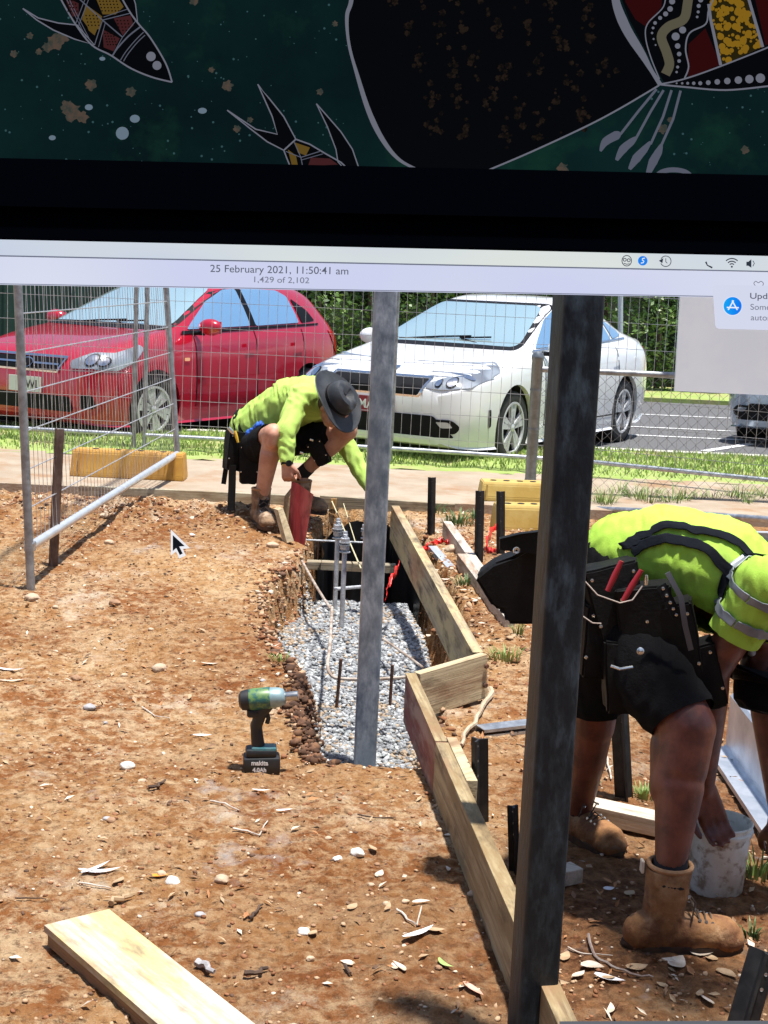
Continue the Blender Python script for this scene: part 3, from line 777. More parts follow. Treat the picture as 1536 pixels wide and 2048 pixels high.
for k in range(int((6.0 - cx) / (w / 2))):
    # each wire is a vertical zigzag hooked into its neighbour
    P = []; zz = z0; s = 0
    while zz <= zr: P.append((x + (w * .52 if (s + k) % 2 else -w * .02), CY + (.003 if s % 2 else -.003), zz)); zz += w * .5; s += 1
    mb.tube(P, .0019, 4, cap=False); x += w * .5
mb.build('wire_netting', mat('netting_wire', (.15, .155, .16), (.25, .26, .27), 20, .5, .5), t)
a = D(1349, 779, CY - .06); b0 = D(1366, 585, CY - .06)
mb = MB(); zb = a.z - .01
mb.prism([(a.x, CY - .07, zb), (a.x + 3.6, CY - .07, zb), (a.x + 3.6, CY - .07, 2.3), (a.x - .02, CY - .07, 2.3)], (0, .03, 0))
mb.build('site_board', mat('white_board', (.85, .92, .97), (.80, .88, .94), 2, .55), None, label='large plain white board hung on the chain link fence at the right', cat='board')

# yellow fence feet (concrete filled plastic blocks)
mYel = mat('yellow_plastic', (.58, .32, .055), (.48, .24, .04), 5, .55, bump=.1, bscale=50, c3=(.55, .30, .08), s3=6, t3=(.55, .75))
mYelP = mat('yellow_plastic_pale', (.55, .40, .12), (.47, .31, .07), 5, .5, bump=.1, bscale=50)
def foot(p, L, W, Hh, rz, m, label):
    t = thing('fence_foot', label, 'fence foot', p[:], rz, group='yellow fence feet')
    mb = MB(); l, w = L / 2, W / 2
    v = []
    for z, k in ((0, 1), (.03, 1.0), (Hh - .02, .97), (Hh, .955)):
        for x, y in ((-1, -1), (1, -1), (1, 1), (-1, 1)): v.append((x * (l - (1 - k) * .3), y * (w - (1 - k) * .6), z))
    f = [(3, 2, 1, 0), (12, 13, 14, 15)]
    for i in range(3):
        for k in range(4): a = i * 4; f.append((a + k, a + (k + 1) % 4, a + 4 + (k + 1) % 4, a + 4 + k))
    bm = bmesh.new(); bv = [bm.verts.new(q) for q in v]; [bm.faces.new([bv[i] for i in ff]) for ff in f]
    bmesh.ops.bevel(bm, geom=list(bm.edges), offset=.006, segments=2, affect='EDGES')
    mb.bm(bm); bm.free(); mb.build('block', m, t, local=True)
    for x in (-.30 * L, -.1 * L, .1 * L, .30 * L):
        MB().lathe([(0, Hh - .001), (.019, Hh - .001), (.023, Hh + .003), (.019, Hh + .004), (0.0, Hh + .002)], (x, 0, 0), n=14).build('socket', mBlackS, t, local=True)
    for x in (-.42 * L, .42 * L): MB().box((x, -w - .0, Hh * .5), (.012, .012, Hh * .8)).build('rib', m, t, local=True)
    return t
foot(G(256, 956, .262) + Vector((0, .05, 0)), .80, .20, .19, R(-1), mYel, 'orange yellow block foot behind the leaning panel on the left')
foot(G(1012, 1003, .262) + Vector((.05, .1, 0)), .46, .24, .13, R(3), mYelP, 'pale yellow fence foot standing on the path beside the thick grey post')
foot(Vector((T(1015, 1062).x + .12, T(1015, 1062).y + .05, .2)), .42, .22, .17, R(8), mYelP, 'yellow fence foot on the dirt wrapped by the red tape')
# loose pipe lying along the fence at the right
MB().tube([D(1150, 1016, 10.0), D(1330, 1024, 9.2), D(1560, 1040, 8.6)], .02, 12).build('steel_pipe', mGalv, smooth=True, label='grey steel pipe rail running low behind the bent worker\'s back', cat='pipe')
MB().box((0, 0, 0), (.01, .01, .01))

# ------------------------------------------------------------ FORM BOARDS
def board(name, a, b, h, th, m, label, side=1, cat='board', group=None, drop=0, parent=None, bev=.002):
    """vertical plank: a, b are the ends of its TOP left edge; thickness goes to `side` of a>b"""
    a, b = Vector(a), Vector(b); d = (b - a).normalized(); s = Vector((d.y, -d.x, 0)).normalized() * side
    u = s.cross(d) * side; u = -u if u.z < 0 else u
    L = (b - a).length; c = (a + b) / 2 + s * th / 2 - u * h / 2
    F = Matrix((d, s, u)).transposed()
    if F.determinant() < 0: F = Matrix((-d, s, u)).transposed()
    mb = MB(); mb.box(c, (L, th, h), F, bev)
    return mb.build(name, m, parent, label=label, cat=cat, group=group)
def at_z(x, y, z): return G(x, y, z)
b1n = G(945, 1304, .232); b1f = D(783, 1011, 8.25)
d1 = (b1f - b1n)
tM = timber('timber_yellow', (.42, .34, .22), (.17, .12, .07), (.48, .38, .20), d1)
board('form_board', b1n, b1f, .20, .045, tM, 'long form board with a yellowed top edge along the right of the trench', 1)
b2l = G(840, 1345, .20); b2r = G(974, 1306, .232)
b2 = b2r - b2l
tM2 = timber('timber_pale', (.52, .42, .26), (.34, .25, .14), (.54, .44, .28), b2)
bo = thing('form_board', 'short pale cross board with two bolt heads linking the two long form boards', 'board', ((b2l + b2r) / 2)[:])
board('plank', b2l + Vector((0, -.022, 0)), b2r + Vector((0, -.022, 0)), .185, .038, tM2, None, -1, None, parent=bo)
dn = Vector((b2.y, -b2.x, 0)).normalized()
for q in (.045, .125):
    c = b2r - b2.normalized() * .022 + dn * .022 + Vector((0, 0, -q)) ; MB().lathe([(0, .009), (.009, .009), (.011, .004), (.011, 0)], c + Vector((0, -.0, 0)) + dn * (-.0005), dn, 10).build('bolt_head', mRust, bo)
tM3 = timber('timber_red', (.30, .08, .06), (.16, .06, .045), (.40, .26, .20), (G(1017, 1760, .17) - G(812, 1347, .2)))
tM4 = timber('timber_grey', (.44, .35, .20), (.17, .11, .055), (.26, .18, .085), (G(1017, 1760, .17) - G(812, 1347, .2)))
e0 = G(811, 1347, .20); e1 = G(879, 1500, .195); e2 = G(1008, 1800, .185); e3 = e0 + (e2 - e0) * 1.75
dl = (e2 - e0).normalized(); sd_ = Vector((-dl.y, dl.x, 0))
fb = board('form_board', e0, e0 + dl * .83, .195, .040, tM3, 'form board with a red stained side at the near end of the trench', -1)
board('form_board', e0 + dl * .832 , e3, .185, .045, tM4, 'long weathered form board running towards the dark steel post', -1)
q0 = G(893, 1474, .2); board('timber_offcut', q0, q0 + dl * .42, .15, .035, tM2, 'pale timber cleat lapped on the right side of the form boards', -1, cat='offcut')
# grey boards further right
tM5 = timber('timber_silver', (.56, .50, .44), (.40, .33, .27), None, (0, 1, 0))
a = T(886, 1042, .11); b = T(962, 1150, .11); board('timber_board', b, a, .09, .05, tM5, 'upper of two short grey boards lying end to end right of the trench', 1)
a = T(914, 1107, .11); b = T(1010, 1235, .10); board('timber_board', b, a, .10, .05, tM5, 'lower of two short grey boards, its end below the black pouch', 1)
# path edge formwork
a = D(160, 975, 9.60); b = D(600, 998, 9.60); c = D(790, 1004, 9.60)
a.z = b.z = c.z = .275
tM6 = timber('timber_edge', (.34, .27, .18), (.18, .14, .09), (.42, .38, .28), (1, 0, 0))
mb = MB(); mb.box(((a.x + .30) / 2 + .0, 9.585, .20), (.30 - a.x, .035, .15), None, .003)
mb.build('edge_board', tM6, label='long weathered edging board against the concrete path', cat='board')
mb = MB(); mb.box((0.02, 9.545, .235), (.9, .035, .09), Matrix.Rotation(.02, 3, 'Y'), .003)
mb.build('edge_board', tM6, label='second edging board closing the far end of the trench', cat='board')
# red board standing on end by the crouching worker
mRedB = timber('timber_painted_red', (.34, .03, .03), (.20, .02, .02), (.42, .08, .07), (0, 0, 1))
Y_ = 8.25
mb = MB(); P = [D(585, 985, Y_), D(624, 984, Y_ - .02), D(605, 1112, Y_), D(588, 1085, Y_)]
P = [D(594, 966, Y_), D(627, 989, Y_ - .02), D(605, 1116, Y_ - .02), D(584, 1092, Y_)]
mb.prism(P, (-.035, .05, .0)); mb.build('red_board', mRedB, label='red painted board standing on end at the edge of the trench', cat='board')
mb = MB(); P = [D(578, 995, 8.42), D(594, 975, 8.42), D(586, 1080, 8.4), D(570, 1060, 8.4)]
mb.prism(P, (-.03, .06, 0)); mb.build('timber_board', tM4, label='brown timber stud leaning behind the red painted board', cat='board')
mb = MB(); P = [D(556, 1020, 8.3), D(566, 1016, 8.3), D(588, 1082, 8.2), D(574, 1086, 8.2)]
mb.prism(P, (-.03, .05, 0)); mb.build('timber_board', tM2, label='split pale timber stake left of the red painted board', cat='board')
# cross timber deep in the trench
mb = MB(); mb.box((-.17, 8.0, D(640, 1130, 8.0).z), (.50, .07, .045), None, .003); mb.build('timber_board', tM6, label='narrow timber strut spanning the dark part of the trench', cat='board')
# timber behind the near leg, small block, plank bottom left
a = T(1150, 1605, .07); b = T(1345, 1648, .07)
tM7 = timber('timber_leg', (.60, .52, .42), (.42, .34, .25), None, b - a)
board('timber_board', a, b, .055, .09, tM7, 'flat pale timber lying behind the legs of the bent worker', -1)
c = T(1118, 1752, .03); mb = MB(); mb.box(c, (.13, .06, .045), Matrix.Rotation(.55, 3, 'Z'), .003); mb.build('timber_offcut', tM7, label='small timber block beside the dark steel post near the ground', cat='offcut')
# the yellow board on the ground, bottom left
pa = G(88, 1850, .055); pb = G(218, 1818, .055); dd = (G(545, 2075, .055) - pb).normalized()
tM8 = timber('timber_plank', (.60, .54, .47), (.44, .33, .22), (.56, .45, .22), dd)
t = thing('plank', 'wide yellowish plank on the ground at the bottom left', 'plank', ((pa + pb) / 2)[:])
pc = pa + dd * 1.5; pd = pb + dd * 1.5
mb = MB(); mb.prism([pa, pc, pd, pb], (0, 0, -.018)); mb.build('top_board', tM8, t)
ins = Vector((dd.y, -dd.x, 0)) * -.006
tM9 = timber('timber_dark', (.28, .16, .08), (.16, .09, .045), None, dd)
lo = [p + Vector((0, 0, -.0185)) for p in (pa + ins + dd * .01, pc + ins, pd - ins, pb - ins + dd * .01)]
mb = MB(); mb.prism(lo, (0, 0, -.018)); mb.build('under_board', tM9, t)
mb = MB(); mb.prism([p + Vector((0, 0, -.0185)) for p in lo], (0, 0, -.016)); mb.build('under_board', tM9, t)

# ------------------------------------------------------------ STEEL POSTS
def post(base, wpx, top, rz, m, label, lean=(0, 0), w=.089, bottom=-.3, weld=None):
    t = thing('steel_post', label, 'post', (base.x, base.y, base.z))
    bm = bmesh.new(); r = .010; prof = []
    for cx_, cy_, a0 in ((1, 1, 0), (-1, 1, 90), (-1, -1, 180), (1, -1, 270)):
        for k in range(5):
            a = R(a0 + 90 * k / 4); prof.append((cx_ * (w / 2 - r) + r * math.cos(a), cy_ * (w / 2 - r) + r * math.sin(a)))
    c_, s_ = math.cos(rz), math.sin(rz); n = len(prof)
    zs = [bottom, 0.0, 1.0, top]
    V = []
    for z in zs:
        for (x, y) in prof: V.append((x * c_ - y * s_ + lean[0] * (z), x * s_ + y * c_ + lean[1] * z, z))
    f = []
    for i in range(len(zs) - 1):
        for k in range(n): f.append((i * n + k, i * n + (k + 1) % n, (i + 1) * n + (k + 1) % n, (i + 1) * n + k))
    f.append(tuple(range(n - 1, -1, -1))); f.append(tuple((len(zs) - 1) * n + k for k in range(n)))
    mb = MB(); mb.add(V, f); mb.build('shaft', m, t, local=True, smooth=True)
    mb = MB(); mb.box((lean[0] * top, lean[1] * top, top + .004), (w * 1.02, w * 1.02, .008), Matrix.Rotation(rz, 3, 'Z')); mb.build('cap_plate', m, t, local=True)
    return t
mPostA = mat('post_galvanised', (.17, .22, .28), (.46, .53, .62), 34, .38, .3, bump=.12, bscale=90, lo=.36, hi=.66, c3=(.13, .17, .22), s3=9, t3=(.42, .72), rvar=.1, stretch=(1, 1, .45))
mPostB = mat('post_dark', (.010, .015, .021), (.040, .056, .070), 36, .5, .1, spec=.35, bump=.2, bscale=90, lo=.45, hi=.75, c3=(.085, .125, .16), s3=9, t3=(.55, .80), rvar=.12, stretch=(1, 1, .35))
pA = D(729, 1530, 5.62); post(pA, 46, 2.3, R(2), mPostA, 'grey galvanised square post rising out of the gravel in the middle')
pBt = D(1150, 590, 3.05); pBb = D(1058, 2048, 3.05)
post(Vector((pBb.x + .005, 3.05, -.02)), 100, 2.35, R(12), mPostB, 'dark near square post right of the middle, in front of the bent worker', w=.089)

# ------------------------------------------------------------ PICKETS
def picket(base, top, label, w=.042, m=None, holes=True):
    base, top = Vector(base), Vector(top); d = (top - base); L = d.length; F = frame(d)
    t = thing('star_picket', label, 'picket', base[:], group='black steel pickets')
    Rm = Matrix.Rotation(random.uniform(-.4, .4), 3, 'X')
    mb = MB()
    for k in range(3):
        a = k * 2 * math.pi / 3 + .5
        u = Vector((0, math.cos(a), math.sin(a))); n_ = Vector((0, -math.sin(a), math.cos(a))) * .0035
        q = [n_, u * w * .62 + n_, u * w * .62 - n_, -n_]
        q = [base - d.normalized() * .12 + F @ (Rm @ p) for p in q]
        mb.prism(q, d.normalized() * (L + .12))
    mb.build('shaft', m or mBlackS, t)
    if holes:
        u = F @ (Rm @ Vector((0, math.cos(.5 + 4.18), math.sin(.5 + 4.18))))
        mb = MB()
        for i in range(3): mb.lathe([(0, 0), (.0045, 0), (.0045, .0005)], base + d * (.94 - i * .17) + u * (w * .30) + Vector((0, -.006, 0)), (0, -1, 0), 8)
        mb.build('bolt_hole', mGalvB, t)
    return t
def stake(bx, by, tx, ty, label, **k):
    b = T(bx, by); picket(b, D(tx, ty, b.y), label, **k)
stake(862, 1070, 864, 955, 'black picket standing furthest back beside the bushy weed')
stake(957, 1145, 960, 982, 'left of the two black pickets in front of the yellow feet')
stake(1001, 1128, 1001, 983, 'right of the two black pickets in front of the yellow feet')
stake(958, 1650, 957, 1478, 'black picket holding the form board near the curved root', w=.05)
stake(1030, 1745, 1026, 1612, 'thin dark picket between the form board and the dark steel post', w=.028)
b = T(1250, 1603); picket(b, D(1236, 1330, b.y), 'black picket seen between the legs of the bent worker', w=.055)
b = G(1478, 2080, 0); picket(b, D(1530, 1903, b.y + .05), 'black picket leaning at the bottom right corner', w=.062)
b = T(105, 1132); picket(b, D(118, 858, b.y), 'rust brown picket beside the leaning mesh panel', w=.045, m=mat('picket_brown', (.10, .06, .05), (.18, .13, .11), 12, .6, .3), holes=False)
stake(240 - 0, 1040 if False else 1035, 240, 1000, 'short dark peg at the foot of the bank', w=.03, holes=False) if False else None

# ------------------------------------------------------------ TRENCH REINFORCEMENT
mBolt = mat('bolt_galvanised', (.55, .57, .60), (.38, .40, .43), 40, .5, .6, bump=.3, bscale=200)
def anchor(px, py_top, py_bot, Y, label, r=.013):
    a, b = D(px, py_top, Y), D(px + 2, py_bot, Y)
    t = thing('anchor_bolt', label, 'anchor bolt', (b.x, b.y, b.z), group='galvanised anchor bolts')
    h = a.z - b.z
    mb = MB(); mb.lathe([(0, -.35), (r, -.35), (r, h), (r * .8, h + .01), (0, h + .012)], (0, 0, 0), n=14); mb.build('rod', mBolt, t, local=True, smooth=True)
    mb = MB()
    for i in range(22): mb.lathe([(r, h - .004 - i * .004), (r * 1.14, h - .006 - i * .004), (r, h - .008 - i * .004)], n=14)
    mb.build('thread', mBolt, t, local=True)
    for z in (h - .045, h - .085):
        mb = MB(); mb.lathe([(r, 0), (r * 1.9, 0), (r * 1.9, .018), (r * 1.7, .022), (r, .022)], (0, 0, z), n=6); mb.build('nut', mBolt, t, local=True)
    for z in (h - .050, h - .063, h - .10):
        mb = MB(); mb.lathe([(r, 0), (r * 2.3, 0), (r * 2.3, .004), (r, .004)], (0, 0, z), n=20); mb.build('washer', mBolt, t, local=True)
    return t
anchor(668, 1040, 1205, 7.75, 'tall galvanised anchor bolt furthest left in the trench')
anchor(681, 1066, 1255, 7.35, 'galvanised anchor bolt in front of the tallest one')
anchor(723, 1040, 1240, 7.7, 'galvanised anchor bolt half hidden by the grey post')
MB().tube([D(668, 1178, 7.40), D(740, 1172, 7.5)], .009, 8).build('tie_bar', mBolt, smooth=True, label='grey steel tie bar joining the anchor bolts above the gravel', cat='bar')
MB().tube([D(612, 1080, 8.3), D(745, 1086, 8.3)], .006, 8).build('tie_bar', mBolt, smooth=True, label='thin pale steel bar crossing the dark far part of the trench', cat='bar')
mRod = mat('dusty_rod', (.50, .44, .38), (.30, .22, .17), 20, .8, .2)
def rod(pts, r, label, m=mRod, name='reinforcing_bar', cat='bar', n=8):
    P = [D(*p) for p in pts]; Q = []
    for i in range(len(P) - 1):
        for t_ in range(4):
            p0, p1, p2, p3 = P[max(i - 1, 0)], P[i], P[i + 1], P[min(i + 2, len(P) - 1)]; u = t_ / 4
            Q.append(.5 * ((2 * p1) + (p2 - p0) * u + (2 * p0 - 5 * p1 + 4 * p2 - p3) * u * u + (3 * p1 - p0 - 3 * p2 + p3) * u ** 3))
    Q.append(P[-1]); return MB().tube(Q, r, n).build(name, m, smooth=True, label=label, cat=cat)
rod([(604, 1122, 7.9), (632, 1172, 7.4), (661, 1218, 7.0)], .007, 'dusty reinforcing bar slanting down from the left trench wall')
rod([(664, 1215, 6.95), (660, 1290, 6.35), (655, 1330, 6.15), (664, 1352, 6.08), (690, 1358, 6.05), (760, 1358, 6.05), (835, 1352, 6.05)], .0075, 'bent reinforcing bar curving from upright to level above the gravel')
rod([(765, 1277, 6.9), (805, 1305, 6.6), (846, 1335, 6.35)], .006, 'reinforcing bar slanting down right from behind the grey post')
rod([(682, 1318, 6.0), (679, 1350, 6.0), (673, 1415, 6.0)], .007, 'upright rusty bar left of the grey post', mRust)
rod([(785, 1330, 6.0), (783, 1358, 6.0), (780, 1410, 6.0)], .007, 'upright rusty bar right of the grey post', mRust)
rod([(637, 1058, 8.4), (636, 1090, 8.4), (635, 1118, 8.4)], .004, 'thin rusty bar in the dark far part of the trench', mRust)
mStr = mat('string_line', (.62, .56, .34), (.5, .45, .3), 30, .8)
MB().tube([D(664, 1003, 9.5), D(722, 1137, 7.6)], .004, 6).build('string_line', mStr, smooth=True, label='pale string line stretched down to the grey post', cat='string')
MB().tube([D(687, 1007, 9.5), D(711, 1085, 8.4)], .003, 6).build('string_line', mStr, smooth=True, label='shorter string line right of the pale one', cat='string')
mb = MB(); mb.prism([D(662, 998, 9.5), D(674, 998, 9.5), D(672, 1018, 9.5), D(662, 1018, 9.5)], (0, .02, 0)); mb.build('timber_peg', timber('peg', (.6, .35, .12), (.4, .2, .08), None, (0, 0, 1)), label='small orange peg at the far end of the trench', cat='peg')
# black sheet added to stand in for the shade in the deep far part
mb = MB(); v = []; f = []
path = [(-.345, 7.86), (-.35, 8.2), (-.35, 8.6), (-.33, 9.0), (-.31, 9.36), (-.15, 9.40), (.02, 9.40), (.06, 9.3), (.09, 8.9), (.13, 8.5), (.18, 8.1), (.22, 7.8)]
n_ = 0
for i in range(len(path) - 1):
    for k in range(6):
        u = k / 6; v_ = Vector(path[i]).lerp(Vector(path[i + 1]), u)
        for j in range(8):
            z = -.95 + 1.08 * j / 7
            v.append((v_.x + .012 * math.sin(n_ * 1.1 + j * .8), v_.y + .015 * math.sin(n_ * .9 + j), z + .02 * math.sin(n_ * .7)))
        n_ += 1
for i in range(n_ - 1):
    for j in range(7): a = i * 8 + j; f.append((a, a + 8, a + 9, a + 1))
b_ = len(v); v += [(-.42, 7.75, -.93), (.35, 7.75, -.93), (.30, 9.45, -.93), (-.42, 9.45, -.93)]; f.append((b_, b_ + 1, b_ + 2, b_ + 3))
mb.add(v, f); mb.build('trench_shade_sheet', mHole, smooth=True, label='black sheet added to darken the deep end of the trench', cat='sheet')
# bare top edge of the red board
up_ = MB(); q = e0 + dl * .415 + Vector((0, 0, .0015)); up_.box(q + Vector((-dl.y, dl.x, 0)) * .020, (.826, .041, .003), frame(dl)); up_.build('top_edge', tM4, fb)
MB().tube([D(1240, 900, 19.0), D(1241, 560, 19.0)], .035, 10).build('pole', mat('pole_grey', (.5, .55, .56), None, rough=.5), smooth=True, label='thin pale pole standing in front of the hedge beyond the white car', cat='pole')

# curved root, red barrier tape
stick([(978, 1392), (975, 1410), (958, 1440), (940, 1475), (922, 1505)], .013, mat('root', (.52, .42, .30), (.36, .27, .18), 20, .9, bump=.5), 'thick pale curved root coming out from under the short cross board', name='root')
mTape = mat('red_tape', (.80, .02, .02), (.70, .05, .04), 8, .45, trans=.0)
def ribbon(name, pts, w, label, m=mTape, cat='tape'):
    P = [D(*p) for p in pts]; v = []; f = []; Q = []
    for i in range(len(P) - 1):
        for t_ in range(7):
            p0, p1, p2, p3 = P[max(i - 1, 0)], P[i], P[i + 1], P[min(i + 2, len(P) - 1)]; u = t_ / 7
            Q.append(.5 * ((2 * p1) + (p2 - p0) * u + (2 * p0 - 5 * p1 + 4 * p2 - p3) * u * u + (3 * p1 - p0 - 3 * p2 + p3) * u ** 3))
    Q.append(P[-1])
    for i, p in enumerate(Q):
        a = .9 * math.sin(i * .7) + .5 * math.sin(i * .31); n = Vector((.2 * math.sin(i), math.sin(a) * .7, math.cos(a))) * w / 2
        for k in (-1, -.33, .33, 1): v.append(p + n * k + Vector((0, .012 * math.sin(i * 1.9 + k * 3), .006 * math.sin(i * 2.3 + k * 4))))
    for i in range(len(Q) - 1):
        for k in range(3): a = i * 4 + k; f.append((a, a + 1, a + 5, a + 4))
    me = MB().add(v, f).mesh(name, True); me = evaluated(me, [('SOLIDIFY', dict(thickness=.0012))]); 
    return place(name, me, m, label=label, cat=cat)
yT = T(1040, 1060).y
ribbon('barrier_tape', [(1052, 1020, yT + .2), (1030, 1040, yT), (1008, 1052, yT - .1), (985, 1062, yT - .2), (975, 1078, 8.2), (972, 1100, 8.0), (985, 1108, 8.0), (1010, 1102, 8.1)], .07, 'red barrier tape draped between the yellow foot and the black pickets')
ribbon('barrier_tape', [(843, 1100, 8.2), (862, 1090, 8.3), (885, 1082, 8.35), (900, 1090, 8.3)], .045, 'short crumpled piece of red tape by the steel strip')
ribbon('barrier_tape', [(798, 1128, 7.5), (788, 1150, 7.3), (776, 1170, 7.2), (772, 1195, 7.15)], .05, 'red tape hanging down into the trench behind the grey post')
ribbon('barrier_tape', [(970, 1112, 8.0), (985, 1118, 7.95), (1012, 1120, 8.0)], .04, 'pinkish end of tape lying between the two pickets', mat('tape_pink', (.80, .22, .26), (.7, .1, .1), 12, .5))
# steel strip and light gauge track
def channel(name, a, b, w, h, th, m, label, lip=.0, flip=1):
    a, b = Vector(a), Vector(b); d = (b - a).normalized(); s = Vector((d.y, -d.x, 0)).normalized() * flip; u = Vector((0, 0, 1))
    P = [(0, h), (w, h), (w, h - th), (th, h - th), (th, th), (w, th), (w, 0), (0, 0)] if not lip else \
        [(0, h), (w, h), (w, h - lip), (w - th, h - lip), (w - th, h - th), (th, h - th), (th, th), (w - th, th), (w - th, lip), (w, lip), (w, 0), (0, 0)]
    poly = [a + s * x + u * z for x, z in P]
    mb = MB(); mb.prism(poly, b - a)
    return mb.build(name, m, label=label, cat='steel section')
channel('steel_strip', T(893, 1145), T(856, 1102), .05, .03, .004, mGalvB, 'short galvanised steel strip lying beside the crumpled red tape')
a = T(952, 1475); b = T(1228, 1442); channel('steel_track', a + Vector((0, .05, 0)), b + Vector((0, .05, 0)), .07, .035, .003, mGalv, 'light gauge steel track lying behind the legs and both pickets', lip=.012, flip=1)
mb = MB()
for i in range(9):
    p = a.lerp(b, (i + .5) / 9) + Vector((0, -.02, .0)); mb.lathe([(0, 0), (.006, 0), (.006, .001)], p + Vector((0, -.003, .018)), (0, -1, 0), 8)
# big galvanised purlins at right
a = G(1432, 1545, 0); b = G(1540, 1712, 0)
dpu = (b - a).normalized(); a0 = a - dpu * .25; b0 = b + dpu * 1.0
mPur = mat('purlin', (.42, .47, .55), (.66, .70, .77), 7, .38, .6, lo=.35, hi=.65, bump=.05, bscale=40)
sP = Vector((-dpu.y, dpu.x, 0)); sP = sP if sP.x > 0 else -sP
prof = [(0, .0), (.078, 0), (.088, .01), (.09, .20), (.10, .212), (.19, .214), (.19, .190), (.187, .190), (.187, .211), (.10, .209), (.093, .20), (.091, .012), (.08, -.003), (.003, -.003), (.003, .018), (0, .018)]
mb = MB(); mb.prism([a0 + sP * x + Vector((0, 0, z + .02)) for x, z in prof], b0 - a0); mb.build('steel_purlin', mPur, label='large galvanised purlin lying behind the bucket at the right edge', cat='purlin')
a = D(1440, 1062, 7.2); b = D(1600, 1090, 6.4); a.z = b.z = .22
channel('steel_purlin', D(1400, 1078, 7.6), D(1640, 1085, 6.9), .12, .05, .004, mGalvB, 'pale steel section lying far behind the shirt of the bent worker')

# ------------------------------------------------------------ ADDED OUT OF VIEW FOR THEIR SHADE: a gum tree and a house wall behind
t = thing('added_shade_tree', 'unseen gum tree added outside the right edge to dapple the near dirt', 'tree', (3.5, 1.6, 0))
mBark = mat('gum_bark', (.45, .38, .32), (.28, .20, .15), 5, .85, bump=.5)
MB().tube([(3.5, 1.6, -.1), (3.45, 1.8, 1.2), (3.3, 2.2, 2.6), (2.9, 2.9, 3.9), (2.7, 3.1, 4.7), (2.5, 3.3, 5.1)], [.20, .16, .13, .10, .06, .03], 12).build('trunk', mBark, t, smooth=True)
mb = MB(); mb.tube([(3.3, 2.2, 2.6), (3.8, 2.6, 4.0), (4.2, 3.4, 5.2)], [.10, .06, .02], 8); mb.tube([(2.9, 2.9, 3.9), (2.6, 2.6, 4.6), (2.4, 2.4, 5.0)], [.07, .05, .02], 8)
mb.tube([(2.7, 3.1, 4.7), (2.9, 3.4, 5.6)], [.04, .015], 8); mb.build('limb', mBark, t, smooth=True)
SHX, SHY = _s.x / _s.z, _s.y / _s.z
r = np.random.default_rng(77); n = 60000
X = r.uniform(1.3, 4.6, n); Y = r.uniform(2.0, 4.2, n); Z = 5.1 + r.normal(0, .30, n)
gx, gy = X - SHX * Z, Y - SHY * Z                       # where the leaf's shadow falls
w_ = pn(X * 1.6, Y * 1.6, 90) + .7 * pn(X * 4.5, Y * 4.5, 91)
lim = np.interp(gx, [-1.2, 0, .30, .45, .75, .9, 3], [2.6, 2.9, 3.1, 3.9, 3.8, 3.5, 3.4]) + .25 * pn(gx * 3, gy * 3, 92)
k = (w_ > r.uniform(-.4, .9, n)) & (gy < lim)  # crown trimmed so that its shade lands on the near right dirt
X, Y, Z = X[k], Y[k], Z[k]; n = len(X)
a = r.uniform(0, 6.28, n); L = r.uniform(.07, .13, n); W_ = L * .28; el = r.uniform(-1.2, .4, n)
d = np.stack([np.cos(a) * np.cos(el), np.sin(a) * np.cos(el), np.sin(el)], 1); u = r.normal(0, 1, (n, 3)); sd = np.cross(d, u); sd /= np.linalg.norm(sd, axis=1)[:, None]
c = np.stack([X, Y, Z], 1); P = np.stack([c - d * L[:, None] / 2, c + sd * W_[:, None] / 2, c + d * L[:, None] / 2, c - sd * W_[:, None] / 2], 1)
me = bpy.data.meshes.new('gl'); me.vertices.add(n * 4); me.vertices.foreach_set('co', P.ravel()); me.loops.add(n * 4); me.loops.foreach_set('vertex_index', np.arange(n * 4)); me.polygons.add(n)
me.polygons.foreach_set('loop_start', np.arange(n) * 4); me.polygons.foreach_set('loop_total', np.full(n, 4)); me.update()
place('crown', me, mat('gum_leaf', (.07, .12, .05), (.12, .18, .08), 4, .5), t)
t = thing('added_shade_house', 'unseen brick house wall added behind the camera to block sky light', 'house', (0, -2.2, 0))  # added unseen, keeps sky light off surfaces that face the camera
mBr = bpy.data.materials.new('brick'); mBr.use_nodes = True
_n = mBr.node_tree.nodes; _l = mBr.node_tree.links; _b = _n.new('ShaderNodeTexBrick'); _tc = _n.new('ShaderNodeTexCoord'); _mp = _n.new('ShaderNodeMapping'); _mp.inputs['Rotation'].default_value = (R(90), 0, 0)
_b.inputs['Color1'].default_value = (.12, .05, .035, 1); _b.inputs['Color2'].default_value = (.09, .04, .03, 1); _b.inputs['Mortar'].default_value = (.18, .16, .14, 1); _b.inputs['Scale'].default_value = 4
_l.new(_tc.outputs['Object'], _mp.inputs[0]); _l.new(_mp.outputs[0], _b.inputs[0]); _l.new(_b.outputs[0], _n['Principled BSDF'].inputs[0])
mb = MB()
for (x0, x1, z0, z1) in ((-9, -4, -.3, 3.4), (-4, -2, -.3, .9), (-4, -2, 2.1, 3.4), (-2, 2.2, -.3, 3.4), (2.2, 3.1, 2.1, 3.4), (3.1, 9, -.3, 3.4)): mb.box(((x0 + x1) / 2, -2.3, (z0 + z1) / 2), (x1 - x0, .22, z1 - z0))
mb.build('wall', mBr, t)
w1 = MB().box((-3, -2.22, 1.5), (2.0, .05, 1.2)).build('window', mTrim0 if False else mat('house_frame', (.5, .5, .48), None, rough=.5), t); MB().box((-3, -2.19, 1.5), (1.86, .012, 1.06)).build('pane', mat('house_glass', (.02, .03, .035), None, rough=.05), w1)
MB().box((2.65, -2.24, .9), (.9, .05, 2.4)).build('door', mat('house_door', (.10, .07, .05), (.07, .05, .04), 5, .5), t)
